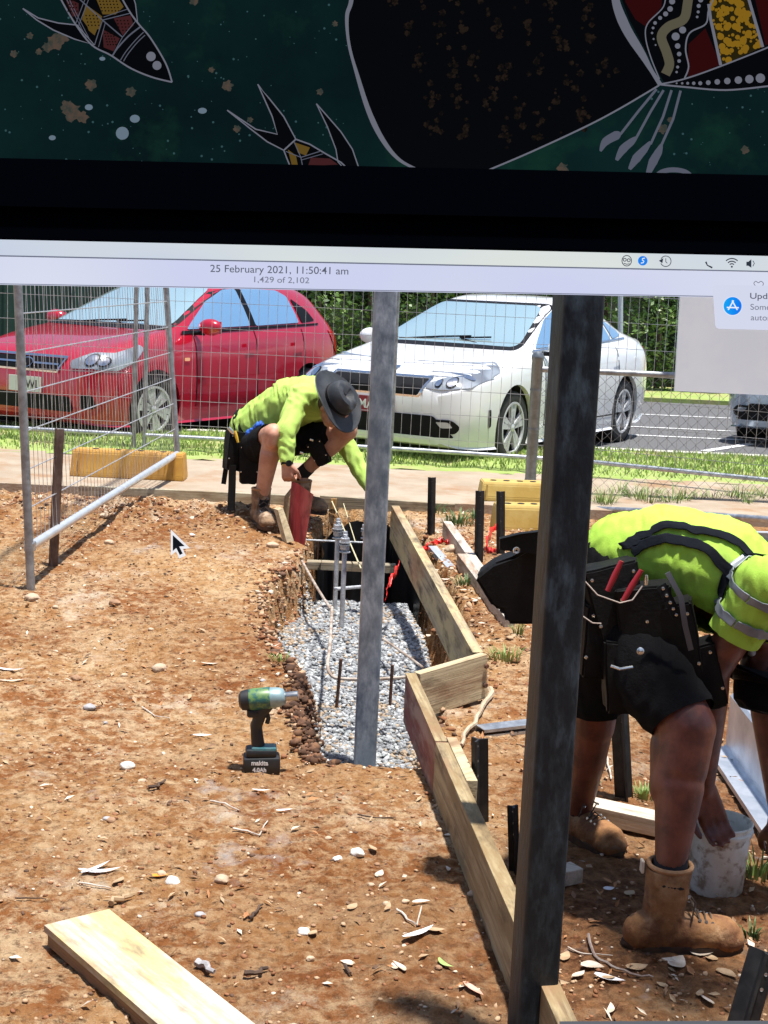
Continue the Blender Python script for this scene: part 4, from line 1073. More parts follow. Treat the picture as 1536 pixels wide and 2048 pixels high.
mb = MB(); mb.prism([(-9.5, -1.3, 3.3), (9.5, -1.3, 3.3), (9.5, -4.5, 5.0), (-9.5, -4.5, 5.0)], (0, 0, .08)); mb.build('roof', mat('roof_steel', (.12, .13, .14), (.16, .17, .18), 3, .5, .4), t)
MB().box((0, -1.26, 3.32), (19, .11, .12)).build('gutter', mat('house_frame', None), t)

# ------------------------------------------------------------ CARS
def cr(P, t, xs_):
    """catmull-rom through rows P (n,k) with knots xs_ at values t"""
    P = np.asarray(P, float); xs_ = np.asarray(xs_, float); n = len(xs_); out = []
    m = np.zeros_like(P)
    for i in range(n):
        a, b = max(i - 1, 0), min(i + 1, n - 1); m[i] = (P[b] - P[a]) / (xs_[b] - xs_[a])
    for q in t:
        i = int(np.clip(np.searchsorted(xs_, q) - 1, 0, n - 2)); h = xs_[i + 1] - xs_[i]; u = (q - xs_[i]) / h
        out.append((2 * u ** 3 - 3 * u * u + 1) * P[i] + (u ** 3 - 2 * u * u + u) * h * m[i] + (-2 * u ** 3 + 3 * u * u) * P[i + 1] + (u ** 3 - u * u) * h * m[i + 1])
    return np.array(out)
SEDAN = dict(wb=2.70, R=.318, rim=.222, track=.77, hw=.89, st=[
    # x, z_top, (shoulder y,z), (belt y,z), (mid y,z), (sill y,z)
    (2.24, .66, .40, .65, .56, .60, .60, .46, .54, .26), (2.17, .72, .52, .71, .70, .66, .74, .46, .68, .21), (2.02, .78, .60, .77, .80, .71, .84, .48, .79, .19),
    (1.75, .85, .64, .84, .84, .77, .88, .52, .85, .18), (1.35, .93, .66, .92, .84, .85, .895, .58, .87, .18), (1.02, .99, .68, .98, .83, .90, .89, .60, .87, .18),
    (.55, 1.19, .62, 1.16, .82, .93, .885, .60, .87, .18), (.10, 1.37, .55, 1.33, .81, .945, .885, .60, .87, .18), (-.30, 1.44, .53, 1.40, .81, .96, .885, .60, .87, .18), (-.85, 1.43, .53, 1.39, .81, .98, .885, .62, .87, .18),
    (-1.30, 1.34, .52, 1.30, .80, 1.0, .89, .62, .87, .18), (-1.70, 1.17, .54, 1.14, .79, 1.01, .885, .64, .86, .2), (-1.95, 1.08, .60, 1.06, .77, .99, .86, .64, .82, .22), (-2.15, 1.04, .62, 1.02, .73, .95, .81, .64, .77, .26), (-2.25, .93, .55, .91, .66, .84, .73, .62, .68, .32)])
HATCH = dict(wb=2.50, R=.30, rim=.205, track=.73, hw=.845, st=[
    (1.99, .66, .40, .65, .55, .60, .58, .46, .52, .26), (1.93, .74, .52, .73, .67, .68, .70, .46, .64, .21), (1.80, .82, .58, .81, .76, .74, .79, .48, .74, .19),
    (1.55, .90, .62, .89, .80, .81, .835, .52, .80, .18), (1.20, .97, .64, .96, .80, .88, .845, .58, .82, .18), (.92, 1.02, .65, 1.01, .79, .92, .845, .60, .82, .18),
    (.50, 1.22, .60, 1.19, .78, .95, .84, .60, .82, .18), (.08, 1.40, .54, 1.36, .775, .965, .84, .60, .82, .18), (-.35, 1.47, .52, 1.43, .775, .98, .84, .60, .82, .18), (-.85, 1.47, .52, 1.43, .775, 1.0, .84, .62, .82, .18),
    (-1.30, 1.45, .51, 1.40, .77, 1.02, .845, .62, .82, .18), (-1.62, 1.36, .51, 1.32, .75, 1.03, .835, .64, .80, .2), (-1.82, 1.16, .52, 1.13, .72, 1.0, .80, .64, .76, .22), (-1.92, .98, .54, .96, .68, .90, .75, .62, .70, .28)])
def car_body(S):
    st = S['st']; xs_ = np.array([s[0] for s in st])[::-1]; rows = np.array([s[1:] for s in st])[::-1]
    # profile resolution along x
    tx = np.linspace(xs_[0], xs_[-1], 90); Q = cr(rows, tx, xs_)
    V = []; ring = None
    for x, q in zip(tx, Q):
        zt, ys_, zs, yb, zb, ym, zm, yl, zl = q
        pts = np.array([(-.0, zt), (ys_ * .55, zt - .12 * (zt - zs)), (ys_, zs), ((ys_ + yb) / 2 + .012, (zs + zb) / 2 + .02), (yb, zb), (yb * .35 + ym * .65, (zb + zm) / 2 + .07), (ym, zm), (ym * .6 + yl * .4 + .005, zm * .45 + zl * .55), (yl, zl), (yl * .93, zl - .02), (0, zl - .02)])
        kn = np.arange(len(pts)); tt = np.concatenate([np.linspace(0, 8, 41), [8.5, 9, 10]]); P = cr(pts, tt, kn)
        V.append(P); ring = len(P)
    n = len(tx); verts = []; 
    for i, x in enumerate(tx):
        for (y, z) in V[i]: verts.append((x, y, z))
        for (y, z) in V[i][1:-1][::-1]: verts.append((x, -y, z))
    k = ring * 2 - 2; f = []
    for i in range(n - 1):
        for j in range(k): f.append((i * k + j, i * k + (j + 1) % k, (i + 1) * k + (j + 1) % k, (i + 1) * k + j))
    f.append(tuple(range(k))); f.append(tuple((n - 1) * k + j for j in range(k))[::-1])
    return MB().add(verts, f).mesh('body', True)
def wheel_cut(me, S):
    o = bpy.data.objects.new('tmpb', me); COL.objects.link(o); cut = []
    for x in (S['wb'] / 2, -S['wb'] / 2):
        for s in (-1, 1):
            mb = MB(); r = S['R'] + .045; mb.lathe([(0, 0), (r, 0), (r, .5), (0, .5)], (x, s * (S['hw'] - .33), S['R'] + .01), (0, s, 0), 40)
            m2 = mb.mesh('c'); c = bpy.data.objects.new('tmpc', m2); COL.objects.link(c); cut.append(c)
            md = o.modifiers.new('b', 'BOOLEAN'); md.operation = 'DIFFERENCE'; md.object = c; md.solver = 'EXACT'
    bpy.context.view_layer.update()
    r = bpy.data.meshes.new_from_object(o.evaluated_get(bpy.context.evaluated_depsgraph_get()))
    for c in cut + [o]: bpy.data.objects.remove(c)
    return shade(r, 35)
def decal(bvh, poly, d, off, res=.03, plane=None, both=False, thick=.0):
    """poly: 2D outline in the plane seen along d (a: horizontal, b: height); projected onto the body from outside"""
    d = Vector(d).normalized(); a = Vector((0, 0, 1)).cross(d).normalized()
    b = Vector((0, 0, 1))
    poly = [Vector(p) for p in poly]
    # densify outline
    P = []
    for i, p in enumerate(poly):
        q = poly[(i + 1) % len(poly)]; k = max(1, int((q - p).length / res))
        P += [p.lerp(q, t / k) for t in range(k)]
    ne = len(P)
    x0, x1 = min(p.x for p in P), max(p.x for p in P); y0, y1 = min(p.y for p in P), max(p.y for p in P)
    PX = np.array([p.x for p in P]); 
    gx, gy = np.meshgrid(np.arange(x0, x1, res), np.arange(y0, y1, res))
    s = sdist(gx.ravel(), gy.ravel(), [(p.x, p.y) for p in P])
    P += [Vector((x, y)) for x, y, q in zip(gx.ravel(), gy.ravel(), s) if q > res * .4]
    vs_, es, fs, *_ = delaunay_2d_cdt(P, [(i, (i + 1) % ne) for i in range(ne)], [], 1, 1e-5)
    V = []; ok = []
    for p in vs_:
        o = a * p.x + Vector((0, 0, p.y)) - d * 5; o.z = p.y - (d.z * 5)
        h, nrm, _, _ = bvh.ray_cast(o, d)
        if h is None: V.append(Vector((0, 0, 0))); ok.append(False)
        else:
            if nrm.dot(d) > 0: nrm = -nrm
            V.append(h + nrm * off - d * off * .6); ok.append(True)
    F = [f for f in fs if all(ok[i] for i in f)]
    return V, F
def rounded(poly, r=.04, n=4):
    out = []; m = len(poly)
    for i in range(m):
        p0, p1, p2 = Vector(poly[i - 1]), Vector(poly[i]), Vector(poly[(i + 1) % m])
        a = (p0 - p1); b = (p2 - p1); k = min(r, a.length * .45, b.length * .45)
        A, B = p1 + a.normalized() * k, p1 + b.normalized() * k
        for t in range(n + 1):
            u = t / n; out.append(tuple(A * (1 - u) ** 2 + p1 * 2 * u * (1 - u) + B * u * u))
    return out
mTyre = mat('tyre', (.018, .018, .019), (.03, .03, .03), 20, .8)
mRim = mat('alloy', (.66, .67, .70), (.56, .57, .60), 8, .3, .3)
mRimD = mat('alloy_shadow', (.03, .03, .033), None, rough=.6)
mGlass = mat('car_glass', (.62, .86, .88), None, rough=.07, metal=.65, spec=1.0, coat=1.0)  # pale cyan tint puts the reflected sky into the glass colour
mGlassS = mat('car_side_glass', (.30, .54, .78), None, rough=.05, metal=.6, spec=1.0, coat=1.0)  # blue of the reflected sky put into the side glass too
mTrim = mat('black_trim', (.004, .004, .005), None, rough=.5, spec=.2)
mChrome = mat('chrome', (.75, .76, .78), None, rough=.12, metal=1.0)
mLamp = mat('lamp_lens', (.42, .46, .50), (.24, .26, .29), 5, .1, .4, detail=1, coat=1.0)
mAmber = mat('indicator', (.85, .45, .25), None, rough=.2)
mTail = mat('tail_lamp', (.45, .01, .012), None, rough=.1, coat=1.0)
mPlateW = mat('plate_white', (.78, .78, .76), None, rough=.5); mPlateM = mat('plate_maroon', (.28, .012, .03), None, rough=.5)
mInk = mat('plate_ink', (.03, .03, .035), None, rough=.5); mInkW = mat('plate_ink_white', (.85, .85, .85), None, rough=.5)
mWell = mat('wheel_well', (.006, .006, .006), None, rough=.9)
def text_mesh(txt, size, loc, xdir, ydir, align='CENTER', ext=.0005, bold=0.0, spacing=1.0):
    c = bpy.data.curves.new('t', 'FONT'); c.body = txt; c.size = size; c.align_x = align; c.extrude = ext; c.offset = bold; c.space_character = spacing
    o = bpy.data.objects.new('t', c); COL.objects.link(o); bpy.context.view_layer.update()
    me = bpy.data.meshes.new_from_object(o.evaluated_get(bpy.context.evaluated_depsgraph_get())); bpy.data.objects.remove(o)
    X_ = Vector(xdir).normalized(); Y_ = Vector(ydir).normalized(); Z_ = X_.cross(Y_)
    m = Matrix((X_, Y_, Z_)).transposed().to_4x4(); m.translation = Vector(loc); me.transform(m); return me
def wheel(t, S, x, s, steer=0.0, spokes=5):
    R_, r = S['R'], S['rim']; c = Vector((x, s * S['track'], R_)); ax = Vector((math.sin(steer) * -s * s, s * math.cos(steer), 0)) if s > 0 else Vector((math.sin(steer), s * math.cos(steer), 0))
    mb = MB(); mb.lathe([(r, -.08), (R_ - .03, -.10), (R_, -.075), (R_, .075), (R_ - .012, .095), (R_ - .05, .105), (r + .012, .10), (r, .085)], c, ax, 40)
    w = mb.build('wheel', mTyre, t, local=True, smooth=True)
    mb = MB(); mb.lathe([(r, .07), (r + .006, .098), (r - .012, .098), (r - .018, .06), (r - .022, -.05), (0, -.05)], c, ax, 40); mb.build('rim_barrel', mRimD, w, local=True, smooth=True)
    mb = MB(); mb.lathe([(r + .004, .094), (r + .004, .102), (r - .016, .102), (r - .016, .08)], c, ax, 40)
    F = Matrix((ax, ax.cross(Vector((0, 0, 1))).normalized(), Vector((0, 0, 1)))).transposed()
    for i in range(spokes):
        a = 2 * math.pi * i / spokes + .3
        for da in (-.17, .17):
            P = []
            u0 = Vector((0, math.cos(a + da * .3), math.sin(a + da * .3))); u1 = Vector((0, math.cos(a + da), math.sin(a + da)))
            sd = Vector((0, -math.sin(a), math.cos(a)))
            q = [u0 * .035 - sd * .020, u0 * .035 + sd * .020, u1 * (r - .01) + sd * .027, u1 * (r - .01) - sd * .027]
            mb.prism([c + F @ (p + Vector((.068, 0, 0))) for p in q], F @ Vector((.028, 0, 0)))
    mb.lathe([(0, .09), (.03, .09), (.036, .098), (.0, .106)], c, ax, 20)
    mb.build('rim', mRim, w, local=True)
    return w
def car(name, label, S, paint, loc, rz, kind, steer=0.0):
    t = thing(name, label, 'car', loc, rz, 'parked cars')
    me = car_body(S); bv = BVHTree.FromPolygons([v.co for v in me.vertices], [list(p.vertices) for p in me.polygons])
    me = wheel_cut(me, S)
    body = place('body', me, paint, t, local=True)
    hb = S['wb'] / 2
    def dec(nm, poly, d, off, m, par=t, res=.03, r=0.0, plabel=None):
        if r: poly = rounded(poly, r)
        V, F = decal(bv, poly, d, off, res)
        if not F: return None
        o = place(nm, shade(MB().add(V, F).mesh(nm)), m, par, local=True)
        if plabel: o['label'] = plabel
        return o
    for x in (hb, -hb):
        for s in (-1, 1):
            mb = MB(); r = S['R'] + .043; y = S['hw'] - .02
            mb.lathe([(r, -.02), (r, -.34), (0, -.34)], (x, s * y, S['R'] + .01), (0, s, 0), 36); mb.build('wheel_arch', mWell, t, local=True, smooth=True)
            wheel(t, S, x, s, steer if x > 0 else 0, 5 if kind == 'sedan' else 6)
    L = (0, -1, 0); Rr = (0, 1, 0); Fr = (-1, 0, 0)
    # along d=(0,-1,0): a = z x d = (1,0,0)... seen from the car's left
    def side(nm, pts, off, m, r=.03, par=t, plabel=None, only=None):
        o1 = dec(nm, pts, L, off, m, par, r=r, plabel=plabel)
        if only != 'L': dec(nm, [(-x, z) for x, z in pts][::-1], Rr, off, m, par, r=r, plabel=plabel)
        return o1
    if kind == 'sedan':
        dec('windscreen_surround', [(-.74, .965), (.74, .965), (.56, 1.375), (-.56, 1.375)], Fr, .003, mTrim, res=.05, r=.06)
        dec('windscreen', [(-.70, .99), (.70, .99), (.53, 1.35), (-.53, 1.35)], Fr, .006, mGlass, res=.05, r=.07)
        side('window', [(.78, .985), (.30, 1.225), (-.05, 1.335), (-.22, 1.345), (-.25, 1.01)], .005, mGlassS)
        side('window', [(-.33, 1.01), (-.30, 1.345), (-.75, 1.335), (-1.02, 1.27), (-1.08, 1.04)], .005, mGlassS)
        side('window', [(-1.14, 1.05), (-1.10, 1.25), (-1.40, 1.13), (-1.42, 1.08)], .005, mGlassS, .02)
        side('window_trim', [(.90, .955), (.85, .97), (-1.50, 1.06), (-1.50, 1.045)], .006, mChrome, 0)
        side('pillar_trim', [(-.25, 1.01), (-.22, 1.345), (-.30, 1.345), (-.33, 1.01)], .004, mTrim, 0)
        for x0 in (.72, -.29, -1.13):
            side('door_gap', [(x0, .30), (x0 + .012, .30), (x0 + .012, .97), (x0, .97)], .002, mTrim, 0)
        side('door_gap', [(.72, .30), (-1.13, .30), (-1.13, .312), (.72, .312)], .002, mTrim, 0)
        for x0 in (-.12, -.98): side('door_handle', [(x0, .84), (x0 - .17, .85), (x0 - .17, .88), (x0, .87)], .018, paint, .012)
        side('side_repeater_vent', [(1.87, .50), (1.83, .50), (1.81, .36), (1.85, .34)], .004, mTrim, .01)
        side('headlight', [(2.30, .70), (2.16, .78), (1.70, .86), (1.52, .88), (1.62, .80), (1.95, .72)], .005, mLamp, .02, par=t)
        dec('headlight', [(-.86, .76), (-.60, .76), (-.46, .70), (-.46, .665), (-.60, .655), (-.80, .68)], Fr, .007, mLamp, r=.015)
        dec('headlight', [(.86, .76), (.60, .76), (.46, .70), (.46, .665), (.60, .655), (.80, .68)][::-1], Fr, .007, mLamp, r=.015)
        dec('grille', [(-.46, .735), (.46, .735), (.40, .60), (-.40, .60)], Fr, .006, mTrim, r=.03)
        for (z0, z1, w) in ((.738, .752, .47), (.588, .604, .42)): dec('grille_trim', [(-w, z0), (w, z0), (w, z1), (-w, z1)], Fr, .010, mChrome, res=.02)
        for s in (-1, 1): dec('grille_trim', sorted([(s * .46, .74), (s * .478, .745), (s * .43, .60), (s * .41, .60)], key=lambda p: math.atan2(p[1] - .67, p[0] - s * .444)), Fr, .010, mChrome, res=.02)
        dec('lower_grille', [(-.56, .445), (.56, .445), (.72, .27), (-.72, .27)], Fr, .006, mTrim, r=.03)
        for s in (-1, 1):
            dec('fog_lamp_surround', [(s * .52, .42), (s * .70, .42), (s * .76, .36), (s * .72, .30), (s * .56, .33)][::s], Fr, .008, mTrim, r=.03)
            dec('fog_lamp', [(s * .58, .40), (s * .68, .40), (s * .71, .355), (s * .62, .35)][::s], Fr, .011, mLamp, r=.02, res=.02)
        dec('bumper_lip', [(-.74, .275), (.74, .275), (.70, .225), (-.70, .225)], Fr, .02, paint, r=.01)
        dec('badge', [(-.065, .78), (.065, .78), (.065, .81), (-.065, .81)], Fr, .010, mChrome, r=.015, res=.02)
        side('tail_lamp', [(-2.02, .98), (-2.24, .93), (-2.22, .84), (-2.05, .88)], .005, mTail, .02)
        px_ = 2.262; MB().box((px_, 0, .50), (.008, .372, .134)).build('number_plate', mPlateM, t, local=True)
        pl = t.children[-1]
        place('plate_text', text_mesh('MA', .105, (px_ + .0045, -.075, .465), (0, 1, 0), (0, 0, 1), bold=.002), mInkW, pl, local=True)
        place('plate_text', text_mesh('QUEENSLAND', .022, (px_ + .0045, 0, .442), (0, 1, 0), (0, 0, 1)), mInkW, pl, local=True) if False else None
    else:
        dec('windscreen_surround', [(-.72, .99), (.72, .99), (.55, 1.41), (-.55, 1.41)], Fr, .003, mTrim, res=.05, r=.06)
        dec('windscreen', [(-.68, 1.015), (.68, 1.015), (.52, 1.385), (-.52, 1.385)], Fr, .006, mGlass, res=.05, r=.07)
        side('window', [(.72, 1.0), (.28, 1.25), (-.05, 1.365), (-.25, 1.38), (-.28, 1.03)], .005, mGlassS)
        side('window', [(-.37, 1.03), (-.33, 1.385), (-.95, 1.375), (-1.10, 1.32), (-1.14, 1.06)], .005, mGlassS)
        side('window', [(-1.19, 1.06), (-1.16, 1.30), (-1.38, 1.18), (-1.45, 1.08)], .005, mTrim, .02)
        side('pillar_trim', [(-.28, 1.03), (-.25, 1.38), (-.33, 1.385), (-.37, 1.03)], .004, mTrim, 0)
        side('window_trim', [(.84, .955), (.80, .985), (-1.50, 1.055), (-1.50, 1.04)], .006, mTrim, 0)
        for x0 in (.66, -.32, -1.15):
            side('door_gap', [(x0, .30), (x0 + .012, .30), (x0 + .012, 1.0), (x0, 1.0)], .002, mTrim, 0)
        side('door_moulding', [(.62, .50), (-1.0, .53), (-1.0, .575), (.62, .55)], .016, paint, .01)
        for x0 in (-.10, -.94): side('door_handle', [(x0, .83), (x0 - .16, .84), (x0 - .16, .875), (x0, .865)], .018, paint, .012)
        side('side_indicator', [(.86, .72), (.78, .72), (.78, .75), (.86, .75)], .006, mAmber, .012)
        side('headlight', [(1.93, .66), (1.80, .78), (1.42, .87), (1.40, .84), (1.55, .72), (1.75, .65)], .005, mLamp, .03)
        for s in (-1, 1): dec('headlight', [(s * .80, .80), (s * .62, .80), (s * .46, .72), (s * .50, .66), (s * .74, .67)][::s], Fr, .007, mLamp, r=.03)
        dec('grille', [(-.40, .735), (.40, .735), (.34, .63), (-.34, .63)], Fr, .006, mTrim, r=.03)
        for (z0, z1, w) in ((.735, .755, .42), (.675, .69, .36), (.615, .632, .36)): dec('grille_trim', [(-w, z0), (w, z0), (w, z1), (-w, z1)], Fr, .011, mChrome, res=.02)
        for s in (-1, 1): dec('grille_trim', sorted([(s * .40, .74), (s * .42, .745), (s * .37, .62), (s * .35, .62)], key=lambda p: math.atan2(p[1] - .68, p[0] - s * .385)), Fr, .010, mChrome, res=.02)
        badge = [(.075 * math.cos(a), .685 + .038 * math.sin(a)) for a in np.linspace(0, 2 * math.pi, 16, endpoint=False)]
        dec('badge', badge, Fr, .014, mChrome, res=.02)
        dec('badge', [(x * .85, .685 + (z - .685) * .8) for x, z in badge], Fr, .017, mTrim, res=.02)
        place('badge_text', text_mesh('KIA', .04, (2.03, 0, .671), (0, 1, 0), (0, 0, 1), bold=.001), mChrome, t, local=True)
        dec('lower_grille', [(-.50, .42), (.50, .42), (.54, .29), (-.54, .29)], Fr, .006, mTrim, r=.04)
        for s in (-1, 1): dec('fog_lamp', [(s * .60, .44), (s * .70, .44), (s * .72, .33), (s * .60, .32)][::s], Fr, .008, mTrim, r=.03)
        side('tail_lamp', [(-1.66, .99), (-1.86, .96), (-1.90, .74), (-1.78, .76)], .005, mTail, .02)
        px_ = 2.012; MB().box((px_, 0, .50), (.008, .372, .134)).build('number_plate', mPlateW, t, local=True)
        pl = t.children[-1]
        place('plate_text', text_mesh('RWL', .105, (px_ + .0045, .06, .465), (0, 1, 0), (0, 0, 1), bold=.002), mInk, pl, local=True)
    for s in (-1, 1):
        for (y, z, r_) in (((.66, .715, .034), (.56, .705, .024)) if kind == 'sedan' else ((.66, .735, .042), (.74, .725, .030))):
            for nm, k, off, m in (('lamp_ring', 1.25, .011, mTrim), ('lamp_reflector', 1.0, .014, mChrome)):
                dec(nm, [(s * y + r_ * k * math.cos(a), z + r_ * k * math.sin(a)) for a in np.linspace(0, 2 * math.pi, 14, endpoint=False)], Fr, off, m, res=.02)
        if kind == 'sedan': side('lamp_projector', [(2.00 + .035 * math.cos(a), .765 + .030 * math.sin(a)) for a in np.linspace(0, 2 * math.pi, 14, endpoint=False)], .010, mChrome, 0) if s > 0 else None
    # mirrors
    for s in (-1, 1):
        c = Vector((.66 if kind == 'sedan' else .60, s * (S['hw'] + .09), 1.0 if kind == 'sedan' else 1.03))
        bm = bmesh.new(); bmesh.ops.create_uvsphere(bm, u_segments=20, v_segments=12, radius=1)
        for v in bm.verts:
            x, y, z = v.co; x = x * .085 if x > 0 else x * .03; v.co = c + Vector((x, y * .125, z * .078))
        m_ = MB().bm(bm).build('mirror', paint, t, local=True, smooth=True); bm.free()
        MB().tube([c + Vector((.01, -s * .06, -.06)), c + Vector((.03, -s * .17, -.06))], .02, 8).build('mirror_arm', mTrim, m_, local=True, smooth=True)
        MB().box(c + Vector((-.031, 0, 0)), (.003, .20, .11), bev=.001).build('mirror_glass', mChrome, m_, local=True)
    for s in (-1, 1): MB().tube([(.98, s * .40 - .1, 1.005), (.93, s * .1, 1.045), (.90, s * .1 + .30, 1.065)], .008, 6).build('wiper', mTrim, t, local=True)
    return t
mPaintR = mat('paint_red', (.48, .008, .03), None, rough=.22, metal=.25, coat=1.0)
mPaintW = mat('paint_white', (.78, .78, .79), None, rough=.25, coat=1.0)
mPaintG = mat('paint_grey', (.36, .42, .50), None, rough=.25, metal=.5, coat=1.0)
def car_at(front_px, rear_dir, S, sgn=1):
    """front left wheel centre on the ground -> origin at mid wheelbase on the centre line"""
    f = Vector(front_px); d = Vector(rear_dir).normalized()          # towards the rear
    rz = math.atan2(-d.y, -d.x); left = Vector((-math.sin(rz), math.cos(rz), 0))
    o = f + d * S['wb'] / 2 - left * (S['track'] + .1)
    return Vector((o.x, o.y, .20)), rz
wf = G(1022, 929, .2); wr = G(1250, 893, .2); d = wr - wf
loc, rz = car_at(wf, (1.30, 2.32, 0), SEDAN); car('white_car', 'white sedan parked behind the mesh fence in the middle, nose towards the worker', SEDAN, mPaintW, loc, rz, 'sedan')
wf = G(309, 886, .2)
loc, rz = car_at(wf, (1.22, 2.15, 0), HATCH); car('red_car', 'red hatchback with a white number plate parked at the left behind the mesh fence', HATCH, mPaintR, loc, rz, 'hatch', steer=-.1)
c = G(1560, 905, .2); rz = math.atan2(-2.2, -1.2)
car('grey_car', 'silver blue car of which only the front corner shows at the right edge', SEDAN, mPaintG, (c.x + 1.35, c.y + 2.2, .2), rz, 'sedan')

# ------------------------------------------------------------ PEOPLE
def blob(name, caps, ells=(), voxel=.008, smooth=4, wrinkle=None, factor=.5, seed=0):
    """tapered capsules and ellipsoids fused by a voxel remesh into ONE continuous surface"""
    mb = MB()
    for (p0, r0, p1, r1) in caps:
        p0, p1 = Vector(p0), Vector(p1); d = p1 - p0; L = max(d.length, 1e-5)
        pr = []
        for i in range(7): a = math.pi / 2 * i / 6; pr.append((r0 * math.sin(a), -r0 * math.cos(a)))
        for i in range(7): a = math.pi / 2 * i / 6; pr.append((r1 * math.cos(a), L + r1 * math.sin(a)))
        pr[0] = (1e-4, -r0); pr[-1] = (1e-4, L + r1)
        b = len(mb.v); mb.lathe(pr, p0, d, 16)
        mb.f.append(tuple(b + k for k in range(16))[::-1]); mb.mi.append(0); mb.f.append(tuple(len(mb.v) - 16 + k for k in range(16))); mb.mi.append(0)
    for e in ells:
        c, rad = e[0], e[1]; rot = e[2] if len(e) > 2 else Matrix.Identity(3)
        bm = bmesh.new(); bmesh.ops.create_icosphere(bm, subdivisions=3, radius=1)
        for v in bm.verts: v.co = Vector(c) + rot @ Vector((v.co.x * rad[0], v.co.y * rad[1], v.co.z * rad[2]))
        mb.bm(bm); bm.free()
    me = evaluated(mb.mesh(name), [('REMESH', dict(mode='VOXEL', voxel_size=voxel)), ('SMOOTH', dict(factor=factor, iterations=smooth))])
    if wrinkle:
        amp, sc, dirs = wrinkle
        n = len(me.vertices); co = np.empty(n * 3); me.vertices.foreach_get('co', co); co = co.reshape(-1, 3)
        no = np.empty(n * 3); me.vertices.foreach_get('normal', no); no = no.reshape(-1, 3)
        F = frame(dirs) if dirs is not None else Matrix.Identity(3)
        for i in range(n):
            p = F.transposed() @ Vector(co[i]); q = Vector((p.x * sc * 2.2, p.y * sc * .8, p.z * sc * .8)) + Vector((seed, 0, 0))
            q2 = q + Vector((noise.noise(q * .6), noise.noise(q * .6 + Vector((9, 0, 0))), 0)) * 1.2
            k = 1 - 2 * abs(noise.noise(q2)) ; k2 = noise.noise(q2 * 2.3)
            co[i] += no[i] * amp * (k * .8 + k2 * .5 - .4)
        me.vertices.foreach_set('co', co.ravel()); me.update()
    me.polygons.foreach_set('use_smooth', [True] * len(me.polygons)); return me
mSkin = mat('skin_fair', (.58, .31, .21), (.44, .20, .13), 9, .55, c3=(.36, .19, .11), s3=20, t3=(.55, .75), sss=.12, bump=.08, bscale=180)
mSkin2 = mat('skin_tanned_shaded', (.20, .062, .036), (.10, .030, .020), 14, .45, sss=.1, bump=.1, bscale=180)  # tan skin, base colour darkened further for the shade on it
mHV = mat('hi_vis', (.46, .74, .08), (.38, .62, .06), 6, .8, bump=.25, bscale=300, c3=(.30, .40, .08), s3=5, t3=(.56, .78))
mHVs = mat('hi_vis_soft', (.46, .68, .13), (.38, .56, .11), 5, .8, bump=.25, bscale=300, c3=(.32, .42, .10), s3=6, t3=(.56, .78))
mBlk = mat('black_cloth', (.004, .004, .005), (.008, .008, .009), 8, .95, spec=.15, bump=.3, bscale=150)
mLea = mat('black_leather', (.004, .004, .0045), (.008, .0075, .0075), 20, .62, spec=.22, bump=.25, bscale=90)
mBoot = mat('boot_suede', (.31, .145, .052), (.16, .065, .026), 14, .8, bump=.5, bscale=60, c3=(.48, .30, .16), s3=12, t3=(.52, .75))
mBootP = mat('boot_dusty', (.30, .19, .11), (.16, .09, .05), 18, .85, bump=.5, bscale=60, c3=(.55, .42, .30), s3=12, t3=(.5, .7))
mSole = mat('boot_sole', (.05, .033, .024), (.10, .06, .035), 20, .8, bump=.4, bscale=50)
mSock = mat('sock', (.015, .015, .018), None, rough=.95)
mLace = mat('boot_lace', (.10, .07, .05), (.05, .03, .02), 40, .8)
mHat = mat('hat_felt', (.020, .023, .028), (.035, .039, .045), 12, .55, bump=.2, bscale=160)
mRiv = mat('rivet', (.75, .75, .72), None, rough=.25, metal=.9)

def open_end(me, c, d, rad):
    bm = bmesh.new(); bm.from_mesh(me); c = Vector(c); d = Vector(d)
    fs = [f for f in bm.faces if (f.calc_center_median() - c).length < rad]
    g = set(fs)
    for f in fs: g.update(f.verts); g.update(f.edges)
    bmesh.ops.bisect_plane(bm, geom=list(g), plane_co=c, plane_no=d, clear_outer=True); bm.to_mesh(me); bm.free()
    me.polygons.foreach_set('use_smooth', [True] * len(me.polygons)); return me
def nrm(v): return Vector(v).normalized()
def hand_caps(wrist, pd, palm_n, curl, size=1.0, thumb=1):
    """palm + five fingers. pd: palm direction, palm_n: palm normal (side the fingers curl to)"""
    wrist, pd, pn_ = Vector(wrist), nrm(pd), nrm(palm_n); pn_ = (pn_ - pd * pn_.dot(pd)).normalized(); sd = pd.cross(pn_) * thumb
    s = size; caps = []
    for k in (-.028, -.010, .010, .028): caps.append((wrist + sd * k * .7 * s, .0165 * s, wrist + pd * .085 * s + sd * k * s, .0135 * s))
    Ls = (.062, .074, .080, .070)
    for i, k in enumerate((-.031, -.0105, .0105, .031)):
        p = wrist + pd * .090 * s + sd * k * s; L = Ls[i] * s; d = pd; a = 0
        for j, fr in enumerate((.46, .30, .24)):
            a += curl * (1.0, 1.15, .8)[j] + (.06 * (i - 1.5) if j == 0 else 0)
            d = pd * math.cos(a) + pn_ * math.sin(a); q = p + d * L * fr + sd * k * .02
            caps.append((p, (.0098 - .0008 * j) * s, q, (.0090 - .0009 * j) * s)); p = q
    b = wrist + pd * .028 * s + sd * .030 * s; d1 = (pd * .7 + sd * .65 + pn_ * .25).normalized(); q = b + d1 * .042 * s
    d2 = (pd * .85 + sd * .1 + pn_ * .55).normalized(); q2 = q + d2 * .032 * s; d3 = (pd * .8 - sd * .1 + pn_ * .7).normalized()
    caps += [(b, .0155 * s, q, .0125 * s), (q, .0118 * s, q2, .0108 * s), (q2, .0105 * s, q2 + d3 * .022 * s, .0088 * s)]
    return caps
